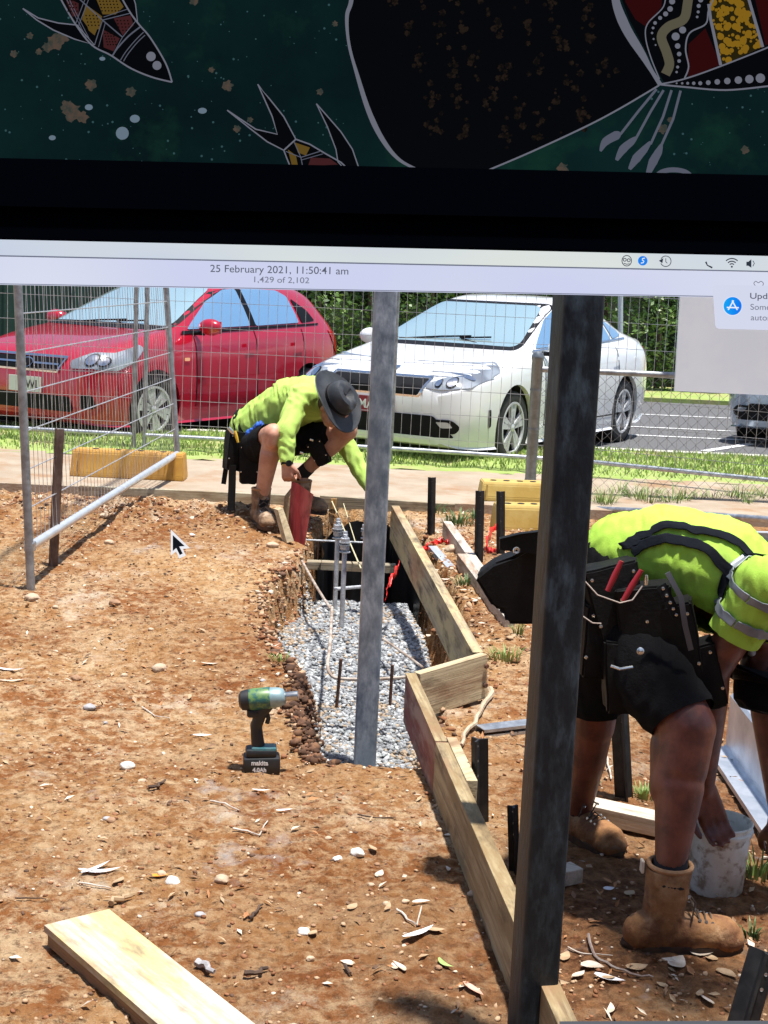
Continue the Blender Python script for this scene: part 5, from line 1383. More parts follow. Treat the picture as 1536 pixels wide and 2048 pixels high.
def head_parts(c, f, u):
    """c: head centre, f: facing direction, u: up of the head"""
    c, f, u = Vector(c), nrm(f), nrm(u); f = (f - u * f.dot(u)).normalized(); s = f.cross(u)
    Rm = Matrix((f, s, u)).transposed()
    E_ = [(c + u * .025, (.098, .076, .095), Rm), (c + f * .025 - u * .035, (.070, .060, .078), Rm), (c + f * .055 - u * .088, (.032, .036, .024), Rm),
          (c + f * .100 - u * .020, (.014, .012, .026), Rm), (c + f * .112 - u * .034, (.012, .015, .010), Rm),
          (c + f * .092 - u * .066, (.010, .024, .006), Rm), (c + f * .091 - u * .074, (.010, .021, .006), Rm), (c + f * .084 + u * .012, (.012, .050, .010), Rm)]
    for k in (-1, 1):
        E_.append((c + s * k * .078 - f * .008 - u * .015, (.018, .009, .032), Rm)); E_.append((c + s * k * .046 + f * .072 - u * .036, (.022, .020, .018), Rm))
    return E_, (f, s, u)
def face_details(t, c, fr, hair_m, skin):
    f, s, u = fr; c = Vector(c); Rm = Matrix((f, s, u)).transposed()
    for k in (-1, 1):
        bm = bmesh.new(); bmesh.ops.create_uvsphere(bm, u_segments=14, v_segments=10, radius=.0118)
        for v in bm.verts: v.co = c + s * k * .031 + f * .082 - u * .006 + v.co
        MB().bm(bm).build('eye', mat('eye_white', (.75, .73, .70), None, rough=.2), t, smooth=True); bm.free()
    me = blob('hair', [], [(c + u * .035 - f * .012, (.101, .082, .092), Rm), (c - f * .045 - u * .03, (.058, .072, .055), Rm)], .008, 3, (.003, 60, None))
    place('hair', me, hair_m, t)
def hat(t, c, n, f, r, m, crown=.115, brim_up=.03):
    """bush hat: c centre of the brim opening, n: up through the crown, f: front"""
    c, n = Vector(c), nrm(n); f = (Vector(f) - n * Vector(f).dot(n)).normalized(); s = n.cross(f)
    N = 48; v = []; fs = []
    prof = [(.080, .0), (.10, -.002), (.13, -.004), (.155, -.004), (r - .005, 0), (r, .004), (r - .004, .008), (.155, .004), (.13, .004), (.10, .007), (.096, .03), (.094, .055), (.088, .085), (.074, .106), (.045, .112), (.02, .100), (0.001, .096)]
    for (q, h) in prof:
        for k in range(N):
            a = 2 * math.pi * k / N; ca, sa = math.cos(a), math.sin(a); rr = q; hh = h
            if q >= .10 and h < .02: hh += brim_up * (abs(sa) ** 2.2) * ((q - .1) / (r - .1)) ** 1.5 - .012 * abs(ca) * ((q - .1) / (r - .1)); rr = q * (1 + .05 * ca * ca)
            if h > .09: hh -= .018 * math.exp(-(sa * rr / .03) ** 2) * (1 if ca > -.5 else .6)
            v.append(c + f * (ca * rr * 1.1) + s * (sa * rr * .96) + n * hh * (crown / .115 if h > .02 else 1))
    for i in range(len(prof) - 1):
        for k in range(N): fs.append((i * N + k, i * N + (k + 1) % N, (i + 1) * N + (k + 1) % N, (i + 1) * N + k))
    fs.append(tuple((len(prof) - 1) * N + k for k in range(N)))
    h = MB().add(v, fs).build('hat', m, t, smooth=True)
    mb = MB(); mb.lathe([(.0985, .004), (.1005, .006), (.099, .030), (.0965, .032)], c, n, 40, scale=(1.10, .96), xdir=f); mb.build('hat_band', mLea, h, smooth=True)
    for a in (1.2, 1.5): MB().lathe([(0, .003), (.004, .003), (.005, 0)], c + n * .06 + f * math.cos(a) * .102 + s * math.sin(a) * .092, s, 10).build('eyelet', mRiv, h)
    return h
def boot(t, ankle, toe_dir, foot_z, m, L=.30, high=.13, up=None, seed=0, laces=True):
    """lace-up work boot"""
    a = Vector(ankle); d = nrm((toe_dir[0], toe_dir[1], 0)); w = Vector((-d.y, d.x, 0)); u = Vector((0, 0, 1))
    h = Vector((a.x, a.y, foot_z)) - d * .035
    heel = h - d * .045; 
    up = nrm(up or (a - Vector((a.x, a.y, foot_z)))) if True else u
    caps = [(heel + u * .060 + d * .015, .043, h + u * .085 + d * .03, .050), (h + u * .065, .046, h + d * .12 + u * .058, .046), (h + d * .10 + u * .058, .047, h + d * .185 + u * .052, .046),
            (h + d * .165 + w * .012 + u * .044, .037, h + d * .205 + u * .040, .036), (heel + u * .05 + d * .01, .040, h + d * .12 + u * .04, .040),
            (h + d * .025 + u * .09, .050, h + d * .034 + u * .09 + up * (high + .02), .057)]
    ell = [(h + d * .190 + u * .044, (.054, .049, .033), Matrix((d, w, u)).transposed())]
    me = blob('upper', caps, ell, .006, 3, (.0028, 26, d), seed=seed)
    # cut flat below the welt and open the top
    bm = bmesh.new(); bm.from_mesh(me)
    bmesh.ops.bisect_plane(bm, geom=bm.verts[:] + bm.edges[:] + bm.faces[:], plane_co=(0, 0, foot_z + .022), plane_no=(0, 0, -1), clear_outer=True)
    topc = h + d * .034 + u * .09 + up * high
    bmesh.ops.bisect_plane(bm, geom=bm.verts[:] + bm.edges[:] + bm.faces[:], plane_co=topc, plane_no=up + d * -.12, clear_outer=True)
    bm.to_mesh(me); bm.free(); me = evaluated(me, [('SOLIDIFY', dict(thickness=.004, offset=1))]); me.polygons.foreach_set('use_smooth', [True] * len(me.polygons))
    b = place('boot', me, m, t)
    mb = MB()
    P = []
    for k in range(36):
        q = 2 * math.pi * k / 36; x = math.cos(q); y = math.sin(q)
        lx = .155 * x; wy = (.044 + .010 * max(0, x) - .004 * math.exp(-((x) / .3) ** 2)) * (abs(y) ** .8) * (1 if y > 0 else -1)
        P.append(h + d * (.083 + lx) + w * wy)
    prof = [(1.0, .0), (1.03, .004), (1.03, .020), (1.06, .024), (1.05, .033), (.93, .036)]; c0 = h + d * .083; v = []; f = []
    for (s_, z) in prof:
        for p in P: q = c0 + (p - c0) * s_; arch = .010 * math.exp(-(((p - c0).dot(d) + .03) / .03) ** 2) if z < .003 else 0; v.append(Vector((q.x, q.y, foot_z + z + arch)))
    n = len(P)
    for i in range(len(prof) - 1):
        for k in range(n): f.append((i * n + k, i * n + (k + 1) % n, (i + 1) * n + (k + 1) % n, (i + 1) * n + k))
    f.append(tuple(range(n))[::-1]); f.append(tuple((len(prof) - 1) * n + k for k in range(n)))
    mb.add(v, f); mb.build('sole', mSole, b, smooth=True)
    R3 = Matrix((d, w, u)).transposed()
    me = blob('cap', [], [(h + d * .193 + u * .044, (.0545, .0500, .0335), R3)], .005, 2)
    bm = bmesh.new(); bm.from_mesh(me); G_ = lambda: bm.verts[:] + bm.edges[:] + bm.faces[:]
    bmesh.ops.bisect_plane(bm, geom=G_(), plane_co=(0, 0, foot_z + .03), plane_no=(0, 0, -1), clear_outer=True)
    bmesh.ops.bisect_plane(bm, geom=G_(), plane_co=h + d * .200, plane_no=-d - u * .35, clear_outer=True); bm.to_mesh(me); bm.free()
    me.polygons.foreach_set('use_smooth', [True] * len(me.polygons)); place('toe_cap', me, mat('toe_cap', (.17, .10, .055), (.26, .16, .09), 14, .75), b)
    # collar, laces, tab
    mb = MB(); R_ = frame(up); cc = topc
    pts = [cc + R_ @ Vector((.002, .0555 * math.cos(q), .0575 * math.sin(q))) for q in np.linspace(0, 2 * math.pi, 25)]
    mb.tube(pts, .0065, 8, cap=False); mb.build('collar', mat('boot_collar', (.46, .25, .12), (.34, .17, .07), 20, .7), b, smooth=True)
    if laces:
        mb = MB()
        for i in range(6):
            c = h + d * (.062 + .0 + (5 - i) * .016) + u * (.100 + .010 * i + (.055 * max(0, i - 2) * .4)); c = h + d * (.150 - .017 * i) + u * (.104 + .004 * i + (.028 * max(0, i - 2)))
            mb.tube([c - w * .026 - u * .010, c + u * .006, c + w * .026 - u * .010], .0028, 6)
            if i < 5: e = h + d * (.150 - .017 * (i + 1)) + u * (.104 + .004 * (i + 1) + (.028 * max(0, i - 1))); mb.tube([c - w * .024 - u * .008, e + w * .024 - u * .006], .0022, 6)
        e = h + d * .07 + u * .19; mb.tube([e - w * .02, e + d * .03 - w * .03 - u * .04, e + d * .02 - w * .04 - u * .09], .0025, 6)
        mb.build('laces', mLace, b, smooth=True)
        mb = MB()
        for i in range(6):
            c = h + d * (.150 - .017 * i) + u * (.098 + .004 * i + (.028 * max(0, i - 2)))
            for k in (-1, 1): mb.lathe([(0, .003), (.0045, .003), (.0045, 0)], c + w * .027 * k - u * .004, w * k + u * .4, 8)
        mb.build('eyelets', mRiv, b)
    tb = h - d * .040 + u * .09 + up * high * .98; mb = MB(); mb.box(tb, (.008, .025, .035), Matrix((d, w, u)).transposed(), .003); mb.build('pull_tab', mat('tab', (.6, .5, .4), None, rough=.8), b)
    return b
def sock(t, a, d, r, name='sock'):
    a, d = Vector(a), nrm(d); mb = MB(); mb.lathe([(r, -.06), (r * 1.02, 0), (r * 1.06, .03), (r * 1.1, .045), (r * 1.02, .05)], a, d, 20); return mb.build(name, mSock, t, smooth=True)
def pouch(t, c, size, rot, m=None, name='pouch', rivets=True):
    """leather pouch: tapered box with a flap and rivets"""
    c = Vector(c); m = m or mLea; sx, sy, sz = size
    bm = bmesh.new(); bmesh.ops.create_cube(bm, size=1); bmesh.ops.subdivide_edges(bm, edges=bm.edges[:], cuts=3, use_grid_fill=True)
    for v in bm.verts:
        x, y, z = v.co; k = 1 - .25 * (.5 - z) ** 1.5; bul = 1 + .25 * math.cos(math.pi * z) * (1 if abs(x) < .5 else .7)
        v.co = Vector((x * sx * k, y * sy * bul * (1.15 if z > .4 else 1), z * sz)) + Vector((noise.noise(v.co * 3 + c * 9), noise.noise(v.co * 3 + c * 7), noise.noise(v.co * 3))) * .05 * min(size)
    bmesh.ops.bevel(bm, geom=[e for e in bm.edges if e.calc_face_angle(0) > .8], offset=.006, segments=2, affect='EDGES')
    for v in bm.verts: v.co = c + rot @ v.co
    p = MB().bm(bm).build(name, m, t, smooth=True); bm.free()
    if rivets:
        mb = MB()
        for x in (-.38, .38):
            for z in (.38, -.2): q = c + rot @ Vector((x * sx, -sy * .60, z * sz)); mb.lathe([(0, .003), (.0045, .002), (.005, 0)], q, rot @ Vector((0, -1, 0)), 10)
        mb.build('rivet', mRiv, p)
    return p
def strap(t, pts, w, th, m, name='strap', studs=0, nr=(0, -1, 0)):
    pts = [Vector(p) for p in pts]; v = []; f = []; n0 = nrm(nr)
    for i, p in enumerate(pts):
        d = (pts[min(i + 1, len(pts) - 1)] - pts[max(i - 1, 0)]).normalized(); s = d.cross(n0).normalized() * w / 2; q = n0 * th / 2
        v += [p + s + q, p - s + q, p - s - q, p + s - q]
    for i in range(len(pts) - 1):
        for k in range(4): f.append((i * 4 + k, i * 4 + (k + 1) % 4, i * 4 + 4 + (k + 1) % 4, i * 4 + 4 + k))
    f.append((0, 1, 2, 3)); e = len(pts) * 4; f.append((e - 1, e - 2, e - 3, e - 4))
    o = MB().add(v, f).build(name, m, t, smooth=True)
    if studs:
        mb = MB()
        for i in range(studs):
            u = (i + .5) / studs * (len(pts) - 1); a = int(u); p = pts[a].lerp(pts[min(a + 1, len(pts) - 1)], u - a); mb.lathe([(0, .004), (.004, .003), (.005, 0)], p + n0 * th * .5, n0, 10)
        mb.build('rivet', mRiv, o)
    return o

# ---------- the crouching worker
t1 = thing('person', 'crouching worker at the far end of the trench in lime sleeves and black hat', 'person', (-.62, 8.8, .2))
hipc = D(505, 888, 9.10); waist = D(520, 852, 9.08); chest = D(582, 806, 8.98); upch = D(622, 796, 8.9); neck = D(648, 800, 8.84); headc = D(668, 815, 8.72)
hipR, hipL = D(500, 905, 8.98), D(530, 888, 9.22)
knR, anR = D(547, 868, 8.50), D(522, 1003, 8.60)
knL, anL = D(694, 862, 8.86), D(606, 946, 9.02)
shR, elR, wrR = D(598, 795, 8.74), D(572, 862, 8.50), D(574, 925, 8.44)
shL, elL, wrL = D(655, 835, 9.05), D(700, 905, 9.00), D(738, 972, 8.9)
E1, fr1 = head_parts(headc, (.45, -.35, -.80), (.62, -.55, .52))
caps = [(hipc, .135, waist, .125), (waist, .125, chest, .14), (chest, .14, upch, .12), (upch, .07, neck, .058), (neck, .056, headc, .052),
        (hipR, .095, knR, .064), (knR, .061, knR.lerp(anR, .35) + Vector((0, .02, 0)), .060), (knR.lerp(anR, .3), .060, anR, .038), (anR, .038, anR - Vector((0, -.01, .06)), .036),
        (hipL, .095, knL, .064), (knL, .061, knL.lerp(anL, .35), .058), (knL.lerp(anL, .3), .058, anL, .038), (anL, .038, anL - Vector((0, 0, .05)), .036),
        (upch, .09, shR, .062), (shR, .056, elR, .042), (elR, .042, wrR, .027), (upch, .09, shL, .06), (shL, .055, elL, .042), (elL, .042, wrL, .027)]
caps += hand_caps(wrR, (.10, -.05, -1), (.35, .9, .0), .95, 1.0, 1)
caps += hand_caps(wrL, (.75, -.2, -.6), (.3, .5, -.8), .8, 1.0, -1)
caps += [(knR + Vector((0, -.035, 0)), .036, knR + Vector((0, -.03, -.05)), .034), (knR.lerp(anR, .25) + Vector((-.012, .028, 0)), .048, knR.lerp(anR, .55) + Vector((-.005, .02, 0)), .036)]
me = blob('body', caps, E1, .0062, 5)
place('body', me, mSkin, t1)
face_details(t1, headc, fr1, mat('hair_brown', (.10, .06, .035), (.06, .035, .02), 40, .7), mSkin)
R1 = frame(upch - waist)
shirt = [(waist + Vector((-.05, 0, -.02)), .140, chest, .158), (chest, .158, upch, .138), (upch, .11, neck.lerp(upch, .35), .088), (upch, .10, shR, .080), (shR, .074, elR, .062), (elR, .062, wrR.lerp(elR, .12), .044),
         (upch, .10, shL, .078), (shL, .072, elL, .060), (elL, .060, wrL.lerp(elL, .04), .045)]
me = blob('shirt', shirt, [], .0085, 4, (.012, 10, upch - waist), seed=3)
place('shirt', me, mHVs, t1)
sh = [(hipc, .152, waist + Vector((-.03, 0, -.03)), .143), (hipR, .118, knR.lerp(hipR, .22), .086), (hipL, .118, knL.lerp(hipL, .24), .088), (hipR, .12, hipL, .12)]
me = blob('shorts', sh, [], .0085, 4, (.008, 9, None), seed=5)
for a_, b_ in ((hipR, knR), (hipL, knL)): open_end(me, b_.lerp(a_, .16), b_ - a_, .13)
place('shorts', me, mBlk, t1)
hat(t1, headc + nrm((.66, -.56, .50)) * .045 + Vector((-.015, 0, .02)), (.66, -.56, .50), (.45, -.30, -.80), .180, mHat)
bootR_z = Hz(anR.x, anR.y) - .002
boot(t1, anR, (.38, -1, 0), max(.19, bootR_z), mBootP, seed=2)
boot(t1, anL + Vector((.0, 0, .02)), (.75, -.65, 0), .262, mBootP, high=.10, seed=4, laces=False)
sock(t1, anR + Vector((0, 0, -.03)), anR - knR, .043); sock(t1, anL + Vector((0, 0, .0)), anL - knL, .044)
mb = MB(); d = nrm(wrR - elR); mb.lathe([(.030, -.02), (.036, -.018), (.037, .012), (.031, .014)], wrR, d, 20); wtc = mb.build('watch', mLea, t1, smooth=True)
MB().lathe([(0, .012), (.017, .012), (.019, .006), (.019, 0)], wrR + Vector((.012, -.033, 0)), (.35, -.9, .1), 20).build('watch_face', mTrim, wtc, smooth=True)
# his tool belt
tb = t1
strap(tb, [waist + R1 @ Vector((-.06, .16 * math.cos(q), .155 * math.sin(q))) for q in np.linspace(0, 2 * math.pi, 24)], .05, .006, mLea, 'tool_belt', nr=R1 @ Vector((0, .01, 1)))
pouch(tb, D(472, 902, 8.86), (.15, .08, .24), Matrix.Rotation(.5, 3, 'Z') @ Matrix.Rotation(.15, 3, 'Y'))
pouch(tb, D(497, 925, 8.84), (.13, .08, .26), Matrix.Rotation(.2, 3, 'Z'))
pouch(tb, D(640, 905, 8.90), (.11, .06, .16), Matrix.Rotation(-.3, 3, 'Z') @ Matrix.Rotation(-.5, 3, 'Y'))
strap(tb, [D(455, 900, 8.86), D(452, 935, 8.86), D(447, 968, 8.85)], .03, .006, mLea, 'hanging_strap')
strap(tb, [D(465, 930, 8.8), D(464, 975, 8.8), D(462, 1020, 8.78)], .045, .012, mLea, 'hammer_loop')
def tool(t, a, b, r, m, name, label=None):
    o = MB().tube([a, Vector(a).lerp(Vector(b), .5), b], [r * .7, r, r * .8], 10).build(name, m, t, smooth=True); return o
tool(tb, D(470, 890, 8.82), D(461, 858, 8.82), .011, mat('tool_yellow', (.85, .55, .05), None, rough=.4), 'screwdriver_handle')
tool(tb, D(476, 885, 8.80), D(470, 862, 8.80), .010, mat('tool_yellow', None), 'screwdriver_handle')
tool(tb, D(468, 868, 8.80), D(457, 855, 8.80), .013, mRiv, 'chisel')
bl = blob('rag', [(D(498, 868, 8.8), .022, D(520, 852, 8.75), .026), (D(505, 875, 8.8), .02, D(520, 862, 8.74), .02)], [], .006, 1, (.015, 35, None)); place('glove', bl, mat('glove_blue', (.03, .16, .70), (.02, .08, .4), 20, .7), t1)
for p in (D(623, 880, 8.70), D(603, 906, 8.66)): MB().box(p, (.022, .006, .012), Matrix.Rotation(.3, 3, 'Y'), .002).build('buckle', mRiv, t1)

# ---------- the bent worker
t2 = thing('person', 'bent worker at the right in lime shirt with dark bands, black shorts and brown boots', 'person', (.9, 3.95, 0))
pel = D(1212, 1200, 4.02); wa = D(1250, 1125, 4.02); ab = D(1330, 1108, 4.0); ch = D(1430, 1140, 3.98); uc = D(1510, 1200, 3.96); nk = D(1550, 1268, 3.93); hd = D(1552, 1322, 3.92)
hR, hL = D(1245, 1250, 3.90), D(1200, 1230, 4.16)
kR, aR = D(1372, 1455, 3.70), D(1342, 1722, 3.60)
kL, aL = D(1187, 1450, 4.26), D(1152, 1640, 4.36)
sR, eR, wR = D(1530, 1168, 3.74), D(1428, 1338, 3.80), D(1408, 1580, 3.93)
sL, eL, wL = D(1545, 1230, 4.14), D(1530, 1420, 4.18), D(1560, 1640, 4.1)
E2, fr2 = head_parts(hd, (-.55, -.1, -.75), (.55, -.1, -.75))
E2, fr2 = head_parts(hd, (-.93, -.05, .2), (-.15, -.25, -.93))
caps = [(pel, .125, wa, .118), (wa, .118, ab, .115), (ab, .12, ch, .135), (ch, .135, uc, .11), (uc, .07, nk, .058), (nk, .055, hd, .052), (hR, .105, hL, .105),
        (hR, .100, hR.lerp(kR, .5), .094), (hR.lerp(kR, .5), .094, kR, .080), (kR, .079, kR.lerp(aR, .3), .070), (kR.lerp(aR, .25), .070, kR.lerp(aR, .45) + Vector((-.01, .015, 0)), .068), (kR.lerp(aR, .45), .066, aR, .042), (aR, .042, aR - Vector((0, 0, .05)), .038),
        (kR.lerp(aR, .16) + Vector((-.026, .02, 0)), .060, kR.lerp(aR, .5) + Vector((-.022, .02, 0)), .050),
        (kR + Vector((.028, -.012, .01)), .040, kR + Vector((.026, -.01, -.05)), .034),
        (hL, .095, kL, .066), (kL, .062, kL.lerp(aL, .4), .058), (kL.lerp(aL, .4), .056, aL, .040), (aL, .04, aL - Vector((0, 0, .05)), .038),
        (uc, .10, sR, .066), (sR, .058, eR, .045), (eR, .044, eR.lerp(wR, .25), .046), (eR.lerp(wR, .25), .046, wR, .028), (uc, .10, sL, .066), (sL, .056, eL, .044), (eL, .044, wL, .029)]
caps += hand_caps(wR, (.38, .0, -1), (.2, -.9, -.1), .42, 1.05, 1)
caps += hand_caps(wL, (.1, -.1, -1), (.4, .8, 0), .6, 1.05, -1)
place('body', blob('body', caps, E2, .0062, 5), mSkin2, t2)
face_details(t2, hd, fr2, mat('hair_dark', (.03, .02, .015), (.05, .03, .02), 40, .7), mSkin2)
hat(t2, hd + nrm((-.15, -.25, -.93)) * .04, (-.15, -.25, -.93), (-.93, -.05, .2), .150, mBlk)
sc = [(wa + Vector((.0, 0, .015)), .128, ab, .138), (ab, .142, ch, .158), (ch, .158, uc, .140), (uc, .11, nk.lerp(uc, .4), .085), (ab + Vector((.02, 0, -.03)), .13, ch + Vector((0, 0, -.04)), .14),
      (uc, .11, sR, .080), (sR, .078, sR.lerp(eR, .60), .072), (uc, .11, sL, .086), (sL, .084, sL.lerp(eL, .55), .078)]
me = blob('shirt', sc, [], .0085, 8, (.0065, 15, (ch - wa)), seed=8)
# open the sleeve ends
for (a_, b_, u_) in ((sR, eR, .60), (sL, eL, .52)):
    c_ = a_.lerp(b_, u_); d_ = nrm(b_ - a_)
    open_end(me, c_, d_, .14)
me.polygons.foreach_set('use_smooth', [True] * len(me.polygons))
shirt2 = place('shirt', me, mHV, t2)
sbv = BVHTree.FromObject(shirt2, bpy.context.evaluated_depsgraph_get()) if False else BVHTree.FromPolygons([shirt2.data.vertices[i].co + OFF[shirt2.name] for i in range(len(shirt2.data.vertices))], [list(p.vertices) for p in shirt2.data.polygons])
def band(pts, w, m, name, off=.008, wide=8):
    """a strip sewn on the shirt: its centre line is laid over the shirt and pressed on to it from the outside"""
    P = []
    for i in range(len(pts) - 1):
        for k in range(7):
            p0, p1, p2, p3 = [Vector(pts[j]) for j in (max(i - 1, 0), i, i + 1, min(i + 2, len(pts) - 1))]; u = k / 7
            P.append(.5 * ((2 * p1) + (p2 - p0) * u + (2 * p0 - 5 * p1 + 4 * p2 - p3) * u * u + (3 * p1 - p0 - 3 * p2 + p3) * u ** 3))
    P.append(Vector(pts[-1])); v = []; f = []
    for i, p in enumerate(P):
        d = (P[min(i + 1, len(P) - 1)] - P[max(i - 1, 0)]).normalized()
        h, n, _, _ = sbv.find_nearest(p)
        s = d.cross(n).normalized()
        for k in range(wide + 1):
            q = h + s * w * (k / wide - .5) + n * .02; h2, n2, _, _ = sbv.find_nearest(q); v.append(h2 + n2 * off)
    for i in range(len(P) - 1):
        for k in range(wide): a = i * (wide + 1) + k; f.append((a, a + 1, a + wide + 2, a + wide + 1))
    me = MB().add(v, f).mesh(name, True); me = evaluated(me, [('SMOOTH', dict(factor=.6, iterations=5)), ('SOLIDIFY', dict(thickness=.003, offset=0))])
    return place(name, me, m, shirt2)
mBand = mat('band_navy', (.004, .005, .009), (.007, .009, .015), 9, .85, spec=.15, bump=.2, bscale=200)
mRefl = mat('band_reflective', (.20, .22, .25), (.28, .30, .33), 9, .45, .3)
Yb = 3.86
band([D(1240, 1080, Yb), D(1272, 1060, Yb), D(1300, 1044, Yb), D(1350, 1040, Yb), D(1410, 1052, Yb), D(1460, 1075, Yb), D(1500, 1105, Yb - .02), D(1530, 1150, Yb - .05)], .032, mBand, 'dark_band')
band([D(1255, 1104, Yb), D(1290, 1085, Yb), D(1320, 1076, Yb), D(1370, 1082, Yb), D(1420, 1108, Yb), D(1455, 1145, Yb), D(1475, 1180, Yb), D(1480, 1215, Yb)], .034, mBand, 'dark_band')
def ring_band(a, b, u, w, m, name):
    c = a.lerp(b, u); d = nrm(b - a); F = frame(d)
    P = [c + F @ Vector((0, .09 * math.cos(q), .09 * math.sin(q))) for q in np.linspace(0, 2 * math.pi, 13)]
    return band(P, w, m, name, .007)
ring_band(sR, eR, .12, .024, mRefl, 'reflective_band'); ring_band(sR, eR, .40, .026, mRefl, 'reflective_band')
sh = [(pel, .146, wa + Vector((-.02, 0, -.03)), .134), (hR, .126, hL, .126), (hR, .122, hR.lerp(kR, .55), .118), (hR.lerp(kR, .5), .118, hR.lerp(kR, .98), .094), (hL, .118, hL.lerp(kL, .80), .092)]
me = blob('shorts', sh, [], .0085, 3, (.009, 8, None), seed=15)
open_end(me, hR.lerp(kR, .93), kR - hR, .16); open_end(me, hL.lerp(kL, .82), kL - hL, .15)
place('shorts', me, mBlk, t2)
boot(t2, aR, (1.0, .06, 0), -.006, mBoot, L=.31, high=.15, seed=7)
boot(t2, aL, (.55, -.8, 0), -.004, mBoot, high=.14, seed=9)
sock(t2, aR + Vector((0, 0, -.02)), aR - kR, .044); sock(t2, aL + Vector((0, 0, -.0)), aL - kL, .0425)
# his tool belt: pouches around the hips
Rw = frame(wa - pel + Vector((0, 0, .05)))
strap(t2, [wa + Vector((-.03, 0, -.045)) + Rw @ Vector((0, .15 * math.cos(q), .142 * math.sin(q))) for q in np.linspace(0, 2 * math.pi, 24)], .055, .006, mLea, 'tool_belt', nr=Rw @ Vector((0, .01, 1)))
Z_ = lambda a, b=0: Matrix.Rotation(a, 3, 'Y') @ Matrix.Rotation(b, 3, 'Z')
pouch(t2, D(1228, 1205, 3.83), (.15, .08, .22), Z_(-.25, .1)); pouch(t2, D(1290, 1255, 3.80), (.15, .08, .24), Z_(-.15, -.1))
pouch(t2, D(1200, 1280, 3.84), (.13, .08, .20), Z_(.1, .2)); pouch(t2, D(1350, 1290, 3.79), (.14, .08, .24), Z_(-.3, -.2)); pouch(t2, D(1400, 1350, 3.80), (.13, .08, .18), Z_(-.4, -.2))
pouch(t2, D(1260, 1350, 3.80), (.16, .08, .20), Z_(0, 0), rivets=False)
mRedT = mat('tool_red', (.35, .02, .03), None, rough=.35)
for (a, b) in (((1243, 1122), (1215, 1182)), ((1283, 1140), (1246, 1202))): tool(t2, D(*a, 3.70), D(*b, 3.70), .009, mRedT, 'pliers_handle')
tool(t2, D(1293, 1150, 3.70), D(1292, 1170, 3.70), .006, mRiv, 'punch')
strap(t2, [D(1322, 1170, 3.70), D(1340, 1205, 3.69), D(1355, 1235, 3.69)], .026, .005, mLea, 'studded_strap', studs=5)
strap(t2, [D(1335, 1145, 3.70), D(1362, 1195, 3.68), D(1370, 1250, 3.68), D(1382, 1300, 3.70)], .014, .004, mat('strap_grey', (.10, .10, .11), None, rough=.5), 'tape_strap')
MB().tube([D(1165, 1157, 3.66), D(1195, 1190, 3.64), D(1240, 1206, 3.64), D(1265, 1200, 3.65), D(1285, 1172, 3.66)], .0022, 6).build('cord', mat('cord', (.35, .28, .24), None, rough=.7), t2, smooth=True)
MB().tube([D(1165, 1232, 3.68), D(1185, 1246, 3.67), D(1202, 1247, 3.68)], .002, 6).build('cord', mat('cord', None), t2, smooth=True)
MB().tube([D(1222, 1332, 3.68), D(1240, 1338, 3.67), D(1265, 1334, 3.68)], .004, 8).build('hammer_ring', mRiv, t2, smooth=True)
MB().lathe([(0, .0), (.009, .002), (.010, .006), (.006, .008), (0, .009)], D(1280, 1302, 3.69), (0, -1, .2), 16).build('tape_clip', mRiv, t2, smooth=True)
# the big flapped pouch behind his hips, seen left of the dark post
P = [D(948, 1155, 3.95), D(985, 1128, 3.95), D(1030, 1112, 3.93), D(1075, 1085, 3.9), D(1160, 1090, 3.9), D(1170, 1240, 3.9), D(1062, 1250, 3.92), D(1012, 1249, 3.93), D(1005, 1222, 3.94), D(985, 1216, 3.94)]
bm = bmesh.new(); vv = [bm.verts.new(p) for p in P]; f0 = bm.faces.new(vv); ret = bmesh.ops.extrude_face_region(bm, geom=[f0]); [setattr(v, 'co', v.co + Vector((.02, .13, 0))) for v in ret['geom'] if isinstance(v, bmesh.types.BMVert)]
bmesh.ops.bevel(bm, geom=bm.edges[:], offset=.01, segments=3, affect='EDGES'); bag = MB().bm(bm).build('nail_bag', mLea, t2, smooth=True); bm.free()
P = [D(1000, 1100, 3.90), D(1000, 1078, 3.90), D(1040, 1068, 3.88), D(1090, 1062, 3.88), D(1090, 1110, 3.88)]
mb = MB(); mb.prism(P, (.0, .03, 0)); mb.build('flap', mLea, bag)
MB().lathe([(.003, .003), (.008, .004), (.010, 0), (.003, 0)], D(1033, 1101, 3.87), (0, -1, .1), 14).build('rivet', mRiv, bag)

# ------------------------------------------------------------ CORDLESS IMPACT WRENCH
mTeal = mat('tool_teal', (.03, .12, .14), (.08, .15, .16), 30, .4)
mTealL = mat('tool_grey_teal', (.30, .42, .45), (.20, .30, .33), 16, .4, .3)
mTBlk = mat('tool_black', (.012, .013, .015), (.02, .02, .022), 20, .5)
mTool = mat('tool_steel', (.62, .62, .60), (.45, .45, .44), 20, .3, .9)
b = T(525, 1540); S_ = 2900 / b.y; b.z = Hz(b.x, b.y) + .002
t = thing('impact_wrench', 'teal and black cordless impact wrench standing on its battery beside the trench', 'power tool', b[:])
def W(px, py, dy=0.0): return D(px, py, b.y + dy) + Vector((0, 0, b.z - D(525, 1540, b.y).z))
mb = MB(); mb.box(W(523, 1527), (.128, .085, .062), Matrix.Rotation(.12, 3, 'Z') @ Matrix.Rotation(-.03, 3, 'Y'), .009); bat = mb.build('battery', mTBlk, t, smooth=True)
MB().box(W(522, 1503), (.108, .072, .030), Matrix.Rotation(.12, 3, 'Z'), .010).build('battery_mount', mTBlk, t, smooth=True)
MB().box(W(528, 1497), (.088, .062, .022), Matrix.Rotation(.12, 3, 'Z'), .007).build('base_shroud', mTeal, t, smooth=True)
